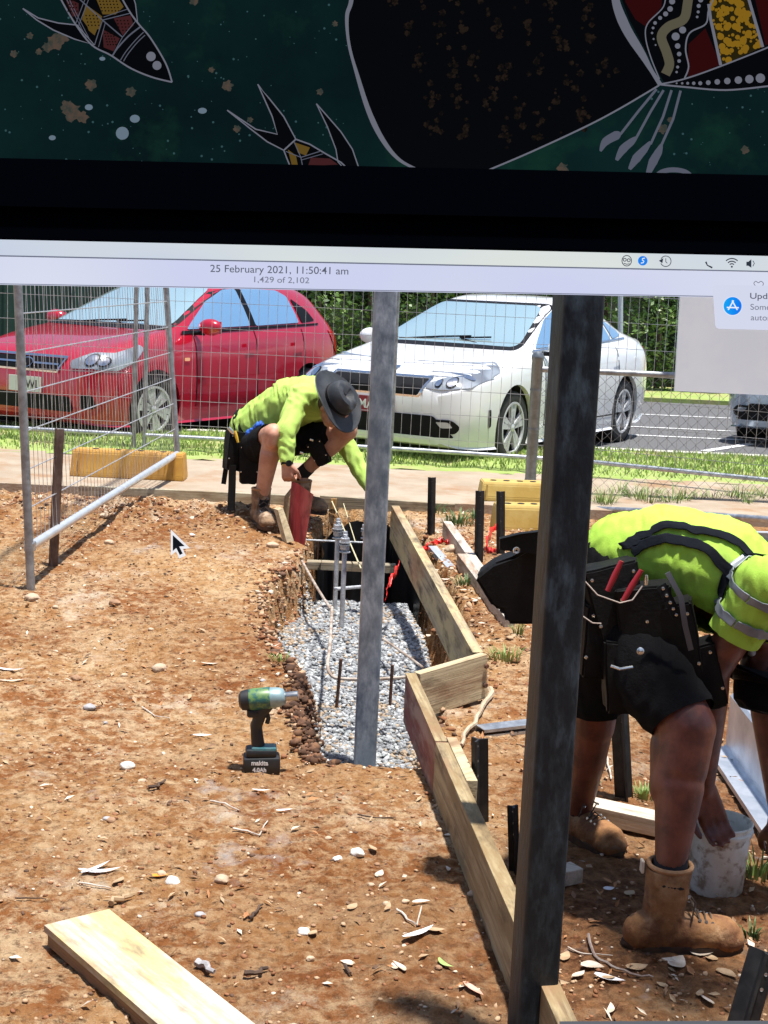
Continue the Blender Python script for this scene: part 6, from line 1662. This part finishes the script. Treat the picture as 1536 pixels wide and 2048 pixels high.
me = blob('handle', [(W(516, 1490), .024, W(512, 1455), .020), (W(512, 1455), .020, W(523, 1420), .024), (W(516, 1485, .01), .022, W(512, 1450, .01), .021), (W(523, 1425), .022, W(535, 1408), .026)], [], .004, 3)
place('handle', me, mTBlk, t)
MB().tube([W(533, 1425, -.0), W(537, 1437), W(534, 1447)], .008, 10).build('trigger', mTBlk, t, smooth=True)
ax = (W(600, 1391) - W(480, 1402)).normalized(); o = W(478, 1402)
MB().lathe([(0, 0), (.022, .001), (.034, .010), (.037, .03), (.037, .055)], o, ax, 28).build('motor_cap', mTBlk, t, smooth=True)
MB().lathe([(.0375, .038), (.039, .05), (.039, .105), (.036, .112), (.03, .113)], o, ax, 28).build('motor_housing', mat('tool_lime_teal', (.12, .22, .07), (.02, .10, .10), 30, .4, lo=.45, hi=.55), t, smooth=True)
MB().lathe([(.036, .100), (.0365, .115), (.034, .14), (.028, .156), (.018, .162), (.0, .163)], o, ax, 28).build('hammer_case', mTealL, t, smooth=True)
MB().lathe([(.0, .158), (.014, .158), (.016, .165), (.016, .205), (.014, .207), (.0, .207)], o, ax, 18).build('socket', mTool, t, smooth=True)
MB().box(W(508, 1425), (.05, .05, .03), Matrix.Rotation(.1, 3, 'Z'), .01).build('lower_housing', mTBlk, t, smooth=True)
xd = Matrix.Rotation(.12, 3, 'Z') @ Vector((1, 0, 0))
fp = W(523, 1527) + Matrix.Rotation(.12, 3, 'Z') @ Vector((-.008, -.0435, .008))
place('battery_text', text_mesh('makita', .022, fp, xd, (0, 0, 1), bold=.0008), mat('tool_print', (.75, .75, .75), None, rough=.5), bat)
place('battery_text', text_mesh('4.0Ah', .020, fp + Vector((0, 0, -.024)), xd, (0, 0, 1), bold=.0008), MATS['tool_print'], bat)

# ------------------------------------------------------------ BUCKET
bc = G(1430, 1775, 0); r0 = .5 * 112 * bc.y / FPX; r0 = .092
bc = Vector((D(1428, 1780, 4.02).x, 4.02, .0))
t = thing('bucket', 'dirty white plastic bucket with a hand reaching into it behind the boot', 'bucket', bc[:])
mBk = mat('bucket_plastic', (.78, .76, .68), (.62, .56, .46), 9, .5, c3=(.36, .28, .20), s3=26, t3=(.52, .64), bump=.1, bscale=40)
hB = .205
mb = MB(); mb.lathe([(0, .0), (r0 * .86, 0), (r0 * .88, .006), (r0 * .985, hB - .03), (r0 * 1.05, hB - .028), (r0 * 1.06, hB - .018), (r0 * 1.01, hB - .014), (r0 * 1.015, hB - .004), (r0 * 1.05, hB), (r0 * 1.02, hB + .004), (r0 * .985, hB), (r0 * .96, hB - .03), (r0 * .86, .01), (0, .008)], (0, 0, 0), n=44)
bk = mb.build('shell', mBk, t, local=True, smooth=True)
mb = MB(); mb.lathe([(0, hB * .62), (r0 * .4, hB * .63), (r0 * .92, hB * .60)], (0, 0, 0), n=30); mb.build('mortar', mat('mortar', (.34, .31, .29), (.22, .20, .18), 20, .9, bump=.6), t, local=True, smooth=True)
mb = MB(); P = [Vector((r0 * 1.07 * math.cos(a), r0 * 1.07 * math.sin(a) * 1.0, hB - .02 - .03 * math.sin((a - .3) / 2.6 * math.pi) ** 2)) for a in np.linspace(.3, 2.9, 16)]
mb.tube(P, .0025, 6); mb.build('handle', mTool, t, local=True, smooth=True)

# ------------------------------------------------------------ THE TWO COMPUTER SCREENS through which the site is seen
# the lower display is an open frame whose window shows the building site; all measures are of a 27 inch desktop display
DM = .60; MP = DM / FPX
O_ = Vector((0, 0, EYE)) + FW * DM; XR, YU, ZB = RT.copy(), UP.copy(), FW.copy()
def U(x, y, z=0.0): return O_ + XR * ((x - 768) * MP) + YU * ((1024 - y) * MP) + ZB * z
mBez = mat('bezel_black', (.0012, .0017, .0036), None, rough=.8, spec=.0)
mAlu = mat('monitor_aluminium', (.45, .46, .48), None, rough=.35, metal=1.0)
def slab(poly, z0, z1, name, m, par, **k):
    mb = MB(); mb.prism([U(x, y, z0) for x, y in poly], ZB * (z1 - z0)); return mb.build(name, m, par, **k)
def cont(poly, close=True, n=6):
    out = []; m = len(poly)
    for i in range(m if close else m - 1):
        p0, p1, p2, p3 = [np.array(poly[j % m] if close else poly[min(max(j, 0), m - 1)], float) for j in (i - 1, i, i + 1, i + 2)]
        for k in range(n):
            u = k / n; out.append(tuple(.5 * ((2 * p1) + (p2 - p0) * u + (2 * p0 - 5 * p1 + 4 * p2 - p3) * u * u + (3 * p1 - p0 - 3 * p2 + p3) * u ** 3)))
    if not close: out.append(tuple(poly[-1]))
    return out
def flat(polys, z, name, m, par):
    mb = MB()
    for poly in polys:
        vs_, _, fs, *_ = delaunay_2d_cdt([Vector(p) for p in poly], [(i, (i + 1) % len(poly)) for i in range(len(poly))], [], 1, 1e-6)
        mb.add([U(p.x, p.y, z) for p in vs_], [tuple(f) for f in fs])
    return mb.build(name, m, par)
def strokes(lines, z, name, m, par):
    mb = MB()
    for pts, w in lines:
        ws = w if isinstance(w, (list, tuple)) else [w] * len(pts); v = []; f = []; n = len(pts)
        if len(ws) != n: ws = [np.interp(i / (n - 1), np.linspace(0, 1, len(ws)), ws) for i in range(n)]
        for i in range(n):
            a = np.array(pts[max(i - 1, 0)], float); b = np.array(pts[min(i + 1, n - 1)], float); d = (b - a); d /= np.hypot(*d) + 1e-9; q = np.array((-d[1], d[0])) * ws[i] / 2; p = np.array(pts[i])
            v += [U(*(p + q), z), U(*(p - q), z)]
        for i in range(n - 1): f.append((2 * i, 2 * i + 1, 2 * i + 3, 2 * i + 2))
        mb.add(v, f)
    return mb.build(name, m, par)
def disc(c, r, n=18, ry=None): return [(c[0] + r * math.cos(2 * math.pi * k / n), c[1] + (ry or r) * math.sin(2 * math.pi * k / n)) for k in range(n)]

low = thing('computer_display', 'lower computer display with a pale menu bar, a photo window title and a pointer arrow', 'monitor', U(1100, 2400, .02)[:])
X0, X1 = -560, 2330
yb = lambda x: 478 + .0215 * x          # lower edge of the black bezel
ym = lambda x: 511 + .0205 * x          # rule under the menu bar
yt = lambda x: 568 + .0176 * x          # top edge of the picture in the window
X0, X1 = -420, 2230
bez = slab([(X0 - 60, 418 + .0215 * X0), (X1 + 60, 418 + .0215 * X1), (X1 + 60, yb(X1)), (X0 - 60, yb(X0))], -.004, .016, 'bezel', mBez, low)
slab([(X0 - 60, yb(X0) + .5), (X0, yb(X0) + .5), (X0 - 20, 2200), (X0 - 80, 2200)], -.004, .016, 'side_frame', mBez, low)
slab([(X1, yb(X1) + .5), (X1 + 60, yb(X1) + .5), (X1 + 40, 2250), (X1 - 20, 2250)], -.004, .016, 'side_frame', mBez, low)
slab([(X0 - 80, 2200.5), (X1 + 40, 2250.5), (X1 + 40, 2480), (X0 - 80, 2480)], -.004, .02, 'chin', mAlu, low)
flat([disc((565, 397), 13, 24)], -.0043, 'webcam_lens', mat('lens', (.006, .006, .012), None, rough=.2, spec=.3), bez)
mBar = mat('ui_menu_bar', s2l(196, 206, 228), s2l(222, 228, 222), 9, emit=EM, lo=.4, hi=.62, detail=1)
mTitle = mat('ui_title_bar', s2l(205, 210, 238), s2l(222, 226, 240), 7, emit=EM, lo=.35, hi=.65, detail=1)
bar = slab([(X0, yb(X0) + 1), (X1, yb(X1) + 1), (X1, ym(X1)), (X0, ym(X0))], 0, .002, 'menu_bar', mBar, low)
ttl = slab([(X0, ym(X0) + 2), (X1, ym(X1) + 2), (X1, yt(X1)), (X0, yt(X0))], 0, .002, 'title_bar', mTitle, low)
strokes([([(X0, ym(X0) + 1), (X1, ym(X1) + 1)], 2.4), ([(X0, yt(X0)), (X1, yt(X1))], 1.6)], -.0006, 'divider', em('ui_divider', 110, 116, 135), ttl)
slab([(X0, 2075), (1115, 2044), (X1, 2044), (X1, 2190), (X0, 2190)], 0, .002, 'window_edge', em('ui_edge', 175, 180, 190), low) if False else None
sl_ = slab([(1120, 2046), (X1, 2043), (X1, 2200), (1120, 2200)], 0, .002, 'window_edge', em('ui_edge', 105, 108, 116), low)
slope = Vector((1, .0190))
tx = (XR - YU * .0190).normalized(); ty = (YU + XR * .0190).normalized()
mTx = em('ui_text', 92, 96, 112); mTx2 = em('ui_text_soft', 118, 122, 140)
def ui_text(s_, x, y, hpx, wpx, m, par, align='CENTER', bold=0.0):
    me = text_mesh(s_, hpx * MP / .72, (0, 0, 0), (1, 0, 0), (0, 1, 0), align, 0, bold)
    co = np.empty(len(me.vertices) * 3); me.vertices.foreach_get('co', co); co = co.reshape(-1, 3); w = co[:, 0].max() - co[:, 0].min(); k = wpx * MP / w
    co[:, 0] *= k; M3 = Matrix((tx, ty, -ZB)).transposed(); o = U(x, y, -.0007)
    out_ = np.array([(o + M3 @ Vector(c))[:] for c in co]); me.vertices.foreach_set('co', out_.ravel()); me.update()
    return place('text', me, m, par)
ui_text('25 February 2021, 11:50:41 am', 559, 547, 15, 276, mTx, ttl, bold=.000012)
ui_text('1,429 of 2,102', 562, 566, 12, 110, mTx2, ttl, bold=.00001)
# menu bar symbols
mIc = em('ui_icon', 48, 54, 66)
strokes([(disc((1253, 522), 9.5, 24, 10.5) + [(1262.5, 522)], 1.6), (disc((1249, 520), 3, 12) + [(1252, 520)], 1.6), (disc((1257, 521), 3, 12) + [(1260, 521)], 1.6), ([(1247, 527), (1253, 529), (1259, 528)], 1.5)], -.0006, 'robot_symbol', mIc, bar)
flat([disc((1285, 522), 9.5, 28)], -.0006, 'round_blue_symbol', em('ui_blue', 30, 130, 235), bar)
strokes([([(1289, 517), (1284, 518), (1284, 521), (1287, 523), (1286, 526), (1281, 527)], 2)], -.0009, 'round_blue_mark', em('ui_white', 235, 240, 250), bar)
cl = [(1331 + 10.5 * math.cos(a), 523 + 10.5 * math.sin(a)) for a in np.linspace(-2.7, 2.75, 26)]
strokes([(cl, 1.5), ([(1331, 517), (1331, 524), (1334, 527)], 1.4)], -.0006, 'clock_symbol', mIc, bar)
flat([[(1317, 522), (1326, 517), (1324, 527)]], -.0007, 'clock_arrow', mIc, bar)
strokes([([(1411, 524), (1414, 531), (1424, 536)], [3.5, 2.2, 3.5])], -.0006, 'handset_symbol', mIc, bar)
W_ = lambda r: [(1463 + r * math.cos(a), 534 + r * math.sin(a)) for a in np.linspace(-2.35, -.79, 10)]
strokes([(W_(6), 2.2), (W_(11), 2.2), (W_(16.5), 2.2)], -.0006, 'wireless_symbol', mIc, bar); flat([disc((1463, 534), 2, 10)], -.0006, 'wireless_dot', mIc, bar)
flat([[(1492, 524), (1496, 524), (1502, 519), (1502, 536), (1496, 532), (1492, 532)]], -.0006, 'speaker_symbol', mIc, bar)
strokes([([(1505 + 0, 522), (1508, 527), (1505, 533)], 1.5)], -.0006, 'speaker_wave', mIc, bar)
strokes([(cont([(1510, 572), (1507, 567), (1511, 563), (1516, 566), (1521, 563), (1526, 567), (1524, 573)], False), 1.5)], -.0006, 'heart_symbol', mTx2, ttl)
# notification card
card = [(1429, 571), (1800, 577), (1800, 664), (1436, 659)]
cd = slab(rounded([(1424, 571), (1830, 579), (1830, 668), (1430, 658)], 9), -.0022, -.0008, 'notification', em('ui_card', 212, 216, 236), low)
mb = flat([disc((1462, 614), 19.5, 36)], -.0026, 'store_symbol', em('ui_card_ring', 225, 232, 246), cd)
flat([disc((1462, 614), 18, 36)], -.0028, 'store_symbol_face', mat('ui_store_blue', s2l(20, 120, 240), s2l(20, 160, 245), 60, emit=EM, detail=0), cd)
strokes([([(1453, 622), (1463.5, 603)], 2.6), ([(1471, 622), (1460.5, 603)], 2.6), ([(1450, 617), (1474, 617.5)], 2.6)], -.0031, 'store_symbol_mark', em('ui_white', 235, 240, 250), cd)
def card_text(s_, x, y, h, w, m, b_=0.0):
    o = ui_text(s_, x, y, h, w, m, cd, 'LEFT', b_); o.data.transform(Matrix.Translation(-ZB * .0018)); return o
card_text('Upda', 1496, 599, 12, 44, mTx, .00003); card_text('Some', 1497, 621, 12, 40, mTx2, .00001); card_text('autom', 1498, 642, 12, 46, mTx2, .00001)
# pointer arrow
arrow = [(344, 1064), (344, 1106), (353, 1098), (360, 1113), (369, 1109), (362, 1095), (374, 1093)]
ar0 = [(342, 1059), (342, 1111), (352.5, 1103), (358.5, 1117), (372, 1111), (366, 1098), (380, 1096)]
pt_ = flat([ar0], -.0004, 'pointer_arrow', em('ui_pointer_edge', 240, 240, 244), low); flat([[(346, 1070), (346, 1102), (353, 1096), (360, 1110), (366, 1107), (359, 1093), (370, 1092)]], -.0007, 'pointer_fill', em('ui_pointer', 22, 26, 32), pt_)

# stand and upper display
st = thing('display_stand', 'silver stand column carrying both computer displays, below the frame', 'stand', (0.05, .62, 0))
bt = U(900, 2480, .02); top_ = U(900, 2400, .03)
MB().box((bt.x, bt.y + .02, bt.z / 2 + .01), (.09, .03, bt.z), None, .004).build('column', mAlu, st)
MB().box((bt.x, bt.y, .012), (.40, .30, .024), None, .006).build('foot', mAlu, st)
upd = thing('computer_display', 'upper computer display with a dark green wallpaper of painted fish and a large black ray', 'monitor', U(768, 340, .03)[:])
yu = lambda x: 322 + .0234 * x
bz2 = slab([(X0 - 60, yu(X0)), (X1 + 60, yu(X1)), (X1 + 60, 417 + .0215 * X1), (X0 - 60, 417 + .0215 * X0)], -.006, .03, 'bezel', mBez, upd)
slab([(X0 - 60, -1260), (X1 + 60, -1260), (X1 + 60, -1180), (X0 - 60, -1180)], -.006, .03, 'bezel', mBez, upd)
slab([(X0 - 60, -1179), (X0, -1179), (X0, yu(X0) - 1), (X0 - 60, yu(X0) - 1)], -.006, .03, 'bezel', mBez, upd); slab([(X1, -1179), (X1 + 60, -1179), (X1 + 60, yu(X1) - 1), (X1, yu(X1) - 1)], -.006, .03, 'bezel', mBez, upd)
mWall = mat('wallpaper_green', s2l(8, 21, 24), s2l(12, 34, 35), 14, emit=EM, lo=.3, hi=.7, c3=s2l(18, 48, 38), s3=22, t3=(.56, .74))
scr = slab([(X0, -1180), (X1, -1180), (X1, yu(X1) - .5), (X0, yu(X0) - .5)], 0, .028, 'screen', mWall, upd)
slab([(X0 - 58, -1250), (X1 + 58, -1250), (X1 + 58, 400), (X0 - 58, 400)], .0305, .036, 'back_cover', mAlu, upd)
wl = em('art_white', 104, 106, 118); wd_ = em('art_white_dim', 84, 88, 102); bk_ = em('art_black', 7, 8, 11)
ocre = em('art_ochre', 92, 72, 30); redb = em('art_red_brown', 62, 30, 32); yel = em('art_yellow', 128, 96, 24); gsn = em('art_grey', 84, 80, 66); bro = em('art_brown', 50, 32, 20); dred = em('art_dark_red', 44, 10, 12)
# speckles and soft blotches of the painted water
sp = []; sp2 = []; bl = []
rr = random.Random(5)
for i in range(420):
    x, y = rr.uniform(-60, 1600), rr.uniform(-60, 330); 
    if 700 < x < 1300: continue
    sp.append(disc((x, y), rr.choice([.9, 1.2, 1.7, 2.4]), 7))
blots = [(110, 85, 20), (125, 75, 16), (95, 95, 12), (28, 108, 9), (60, 72, 8), (182, 170, 14), (262, 184, 12), (145, 225, 22), (165, 235, 14), (455, 172, 13), (388, 2, 11), (640, 184, 8), (500, 240, 7), (474, 258, 9), (670, 48, 7), (135, 214, 16), (1325, 258, 12), (1125, 338, 14), (1490, 300, 10), (1340, 240, 7), (78, 104, 8), (423, 140, 7)]
flat(sp, -.0003, 'wallpaper_speckle', em('art_speckle', 48, 76, 80), scr)['kind'] = 'stuff'
def rough_disc(x, y, r): return [(x + r * (1 + .22 * math.sin(k * 2.1 + x) + .15 * math.sin(k * 3.7 + y)) * math.cos(2 * math.pi * k / 18), y + r * (1 + .22 * math.sin(k * 1.7 + y)) * math.sin(2 * math.pi * k / 18)) for k in range(18)]
flat([rough_disc(x, y, r * .8) for x, y, r in blots], -.0003, 'wallpaper_blotch', mat('art_blotch', s2l(78, 66, 58), s2l(50, 56, 52), 300, emit=EM), scr)['kind'] = 'stuff'
flat([disc((245, 267), 13, 16), disc((270, 238), 10, 16, 8), disc((178, 215), 8, 14, 6), disc((105, 276), 7, 14, 5), disc((205, 118), 6, 12, 4), disc((405, 222), 9, 14, 6)], -.0004, 'wallpaper_drop', em('art_drop', 98, 114, 128), scr)['kind'] = 'stuff'
# fish one
F1l = [(100, -60), (118, -10), (152, 50), (185, 92), (222, 112), (262, 138), (305, 156), (345, 166)]; F1r = [(345, 166), (332, 128), (302, 78), (280, 52), (262, 28), (243, -6), (222, -60)]
f1 = F1l + F1r[1:]
fin1 = [(47, 19), (78, 38), (118, 48), (155, 52), (190, 92), (150, 80), (108, 62), (75, 42)]; fin2 = [(238, -20), (262, -20), (272, 10), (276, 45), (262, 28), (248, 4)]
fsh = flat([f1, fin1, fin2], -.0006, 'fish', bk_, scr)
strokes([(cont(F1l, False), 3.2), (cont(F1r, False), 3.2), (fin1 + fin1[:1], 2.6), (fin2 + fin2[:1], 2.2)], -.0012, 'fish_outline', wl, fsh)
def quadcells(cells, m, nm): return flat(cells, -.0008, nm, m, fsh)
quadcells([[(172, 10), (205, 34), (200, 60), (178, 58), (165, 40)], [(185, -20), (225, -20), (248, 15), (232, 30), (206, 30)], [(205, 35), (190, 72), (178, 62), (168, 30)]], ocre, 'fish_cell')
quadcells([[(130, -5), (158, 8), (158, 34), (146, 34)], [(228, 38), (262, 32), (268, 52), (246, 72)], [(206, 60), (240, 78), (228, 104), (208, 96)]], redb, 'fish_cell')
L1 = []
for k in range(5): L1 += [([(128 + k * 5, -12), (182 + k * 5 - 8, 78)], 1.3)] if k < 2 else []
L1 += [([(160, 0), (206, 42), (246, 76)], 2.4), ([(152, 50), (168, 8), (180, -20)], 1.6), ([(158, 54), (174, 12), (186, -20)], 1.6), ([(206, 42), (262, 28)], 1.8), ([(208, 36), (256, 20)], 1.4), ([(206, 42), (190, 92)], 1.8), ([(212, 46), (198, 96)], 1.4), ([(246, 76), (226, 112)], 1.6), ([(246, 76), (272, 44)], 1.6),
       (cont([(226, 113), (236, 98), (258, 74), (282, 55)], False), 3), (cont([(242, 122), (252, 106), (270, 84), (288, 66)], False), 1.8), (cont([(248, 124), (258, 108), (276, 86), (291, 72)], False), 1.8)]
strokes(L1, -.0011, 'fish_hatching', wd_, fsh)
dots = []
for a_, b_, n1, n2, o_ in (((170, 30), (28, 26), 4, 4, 0), ((196, -5), (40, 32), 6, 5, 0), ((232, 40), (28, 26), 4, 4, 0), ((208, 66), (22, 28), 4, 5, 0), ((130, 0), (24, 28), 4, 4, 0)):
    for i in range(n1):
        for j in range(n2): dots.append(disc((a_[0] + b_[0] * (i + .5) / n1 + j * 1.5, a_[1] + b_[1] * (j + .5) / n2), 1.7, 6))
flat(dots, -.0013, 'fish_dots', em('art_dark_dot', 18, 12, 10), fsh)
flat([disc((303, 115), 9.5, 20), disc((315, 133), 9, 20)], -.0014, 'fish_eye', wl, fsh)
# fish two
tail = [(455, 222), (482, 240), (512, 260), (555, 270), (545, 235), (516, 170), (540, 200), (568, 235), (592, 280), (568, 302), (535, 285), (500, 258)]
b2_ = [(592, 280), (620, 290), (650, 308), (682, 326), (695, 338), (580, 335), (574, 318), (568, 302)]
fn = [(633, 209), (655, 234), (682, 265), (705, 300), (718, 338), (688, 338), (676, 325), (672, 300), (655, 255)]
fs2 = flat([tail, b2_, fn], -.0006, 'fish', bk_, scr)
strokes([(tail + tail[:1], 2.6), (b2_[:5], 2.8), ([(568, 302), (574, 318), (582, 337)], 2.6), (fn[:5], 2.4), (fn[5:] + fn[:1], 2.2), ([(592, 280), (568, 302)], 3)], -.0012, 'fish_outline', wl, fs2)
flat([[(590, 286), (620, 296), (612, 312), (596, 306)], [(576, 300), (592, 312), (596, 332), (584, 332)]], -.0008, 'fish_cell', ocre, fs2); flat([[(622, 316), (660, 318), (676, 330), (616, 333)]], -.0008, 'fish_cell', redb, fs2)
strokes([([(588, 284), (602, 316), (606, 336)], 1.8), ([(602, 316), (640, 304)], 1.8), ([(604, 321), (646, 309)], 1.4), ([(572, 304), (602, 316)], 1.6)], -.0011, 'fish_hatching', wd_, fs2)
# the large dark ray shape
RAYp = [(706, -80), (703, 0), (694, 35), (698, 90), (714, 150), (738, 225), (766, 282), (800, 322), (846, 345), (968, 345), (1060, 306), (1170, 255), (1240, 218), (1316, 173), (1290, 120), (1252, 60), (1230, 0), (1222, -80)]
ray_ = flat([RAYp], -.0006, 'ray', bk_, scr)
strokes([(cont(RAYp[:9], False), [3, 9, 8, 6, 6, 9, 11, 9, 6, 4]), (cont(RAYp[9:14], False), 3.4), (cont([(1228, -30), (1232, 10), (1252, 60), (1284, 112), (1300, 140), (1320, 172)], False), [12, 16, 20, 18, 12, 8, 9])], -.0012, 'ray_outline', wl, ray_)
pat = []
for i in range(9):
    for j in range(5):
        x = 790 + i * 62 + j * 22 + rr.uniform(-12, 12); y = -20 + j * 70 + i * 4 + rr.uniform(-14, 14)
        if y > 335 - max(0, x - 960) * .52 or x < 735 + y * .15 or x > 1205 + (173 - abs(y - 173)) * .3: continue
        for q in range(9):
            a = rr.uniform(0, 6.28); pat.append(rough_disc(x + rr.gauss(0, 7), y + rr.gauss(0, 17), rr.uniform(2, 7)))
flat(pat, -.0009, 'ray_pattern', mat('art_ray_brown', s2l(34, 26, 21), s2l(14, 12, 12), 500, emit=EM, lo=.42, hi=.58), ray_)
# right-hand creature
tu = flat([[(1222, -80), (1600, -80), (1600, 90), (1536, 108), (1430, 150), (1330, 170), (1295, 110), (1258, 40), (1236, -20)]], -.0006, 'turtle', bk_, scr)
flat([[(1245, -30), (1325, -30), (1322, 15), (1292, 55), (1270, 40), (1250, 5)], [(1376, 90), (1410, 58), (1440, 130), (1376, 158)], [(1505, -20), (1600, -20), (1600, 60), (1530, 92)]], -.0008, 'shell_cell', dred, tu)
flat([[(1420, 2), (1490, -8), (1522, 96), (1440, 134), (1418, 30)]], -.0008, 'shell_cell', em('art_olive', 36, 30, 12), tu)
yd = []
for i in range(130):
    u, v = rr.random(), rr.random(); x = 1420 + (70 * (1 - v) + 84 * v) * u + 16 * v; y = 2 - 8 * u + v * (130 - 34 * u); yd.append(disc((x, y), rr.choice([2, 2.6, 3.4, 5, 7]), 10))
flat(yd, -.0010, 'shell_dots', yel, tu)
strokes([(cont([(1378, -30), (1374, 10), (1366, 40), (1336, 55), (1322, 75), (1332, 105), (1338, 130), (1330, 150)], False), 19)], -.0009, 'snake_line', gsn, tu)
strokes([(cont([(1330, -20), (1326, 15), (1295, 48), (1290, 75), (1300, 115), (1318, 160)], False), 2.4), (cont([(1430, -10), (1416, 22), (1410, 50), (1378, 68), (1370, 100), (1376, 135), (1368, 158)], False), 3),
         ([(1416, 10), (1420, 40), (1440, 132)], 6), ([(1490, -20), (1524, 96)], 6), (cont([(1320, 170), (1366, 160), (1430, 138), (1536, 96), (1590, 70)], False), 3), ], -.0012, 'shell_outline', wl, tu)
dd_ = [disc((1343, 5), 6), disc((1339, 20), 5.5), disc((1330, 30), 5), disc((1319, 38), 4), disc((1309, 48), 3.6), disc((1305, 58), 2.8), disc((1303, 68), 2.4), disc((1306, 80), 2), disc((1310, 92), 1.8), disc((1400, 2), 5), disc((1396, 14), 4), disc((1395, 26), 3), disc((1393, 36), 2.6), disc((1364, 62), 7), disc((1350, 75), 8), disc((1354, 94), 5.5), disc((1357, 110), 4.5), disc((1357, 124), 3.6), disc((1354, 136), 3), disc((1352, 146), 2.4)]
flat(dd_, -.0013, 'shell_beads', wl, tu)
wedge = [(1320, 171), (1430, 142), (1536, 100), (1600, 72), (1600, 165), (1536, 174), (1450, 182), (1370, 176)]
wg = flat([wedge], -.0010, 'flipper', bk_, tu); strokes([(cont(wedge[5:] + wedge[:1], False), 3.4)], -.0013, 'flipper_outline', wl, tu)
flat([disc((x, 168.5 - max(0, x - 1400) * .085), 1.6 + max(0, (x - 1345)) * .045, 16) for x in (1352, 1363, 1374, 1386, 1399, 1415, 1433, 1453, 1475, 1497, 1519)], -.0014, 'flipper_beads', wl, tu)
strokes([([(1312, 180), (1275, 225), (1240, 270)], 5), ([(1326, 182), (1300, 225), (1270, 280)], 5), ([(1342, 182), (1325, 235), (1300, 290)], 5), ([(1360, 183), (1345, 240), (1318, 300)], 5),
         (cont([(1200, 304), (1210, 285), (1232, 272), (1240, 268)], False), [4, 16, 18, 6]), (cont([(1232, 322), (1245, 300), (1262, 285), (1272, 276)], False), [6, 17, 14, 5]), (cont([(1258, 340), (1272, 318), (1288, 300), (1300, 285)], False), [6, 18, 14, 5]), (cont([(1294, 352), (1305, 325), (1316, 305), (1322, 290)], False), [8, 18, 15, 5]),
         (cont([(1305, 357), (1322, 345), (1345, 341), (1370, 345), (1388, 358)], False), [5, 9, 10, 9, 5])], -.0012, 'flipper_claws', wd_, tu)

SC.render.resolution_x, SC.render.resolution_y = 768, 1024
SC.cycles.max_bounces = 8
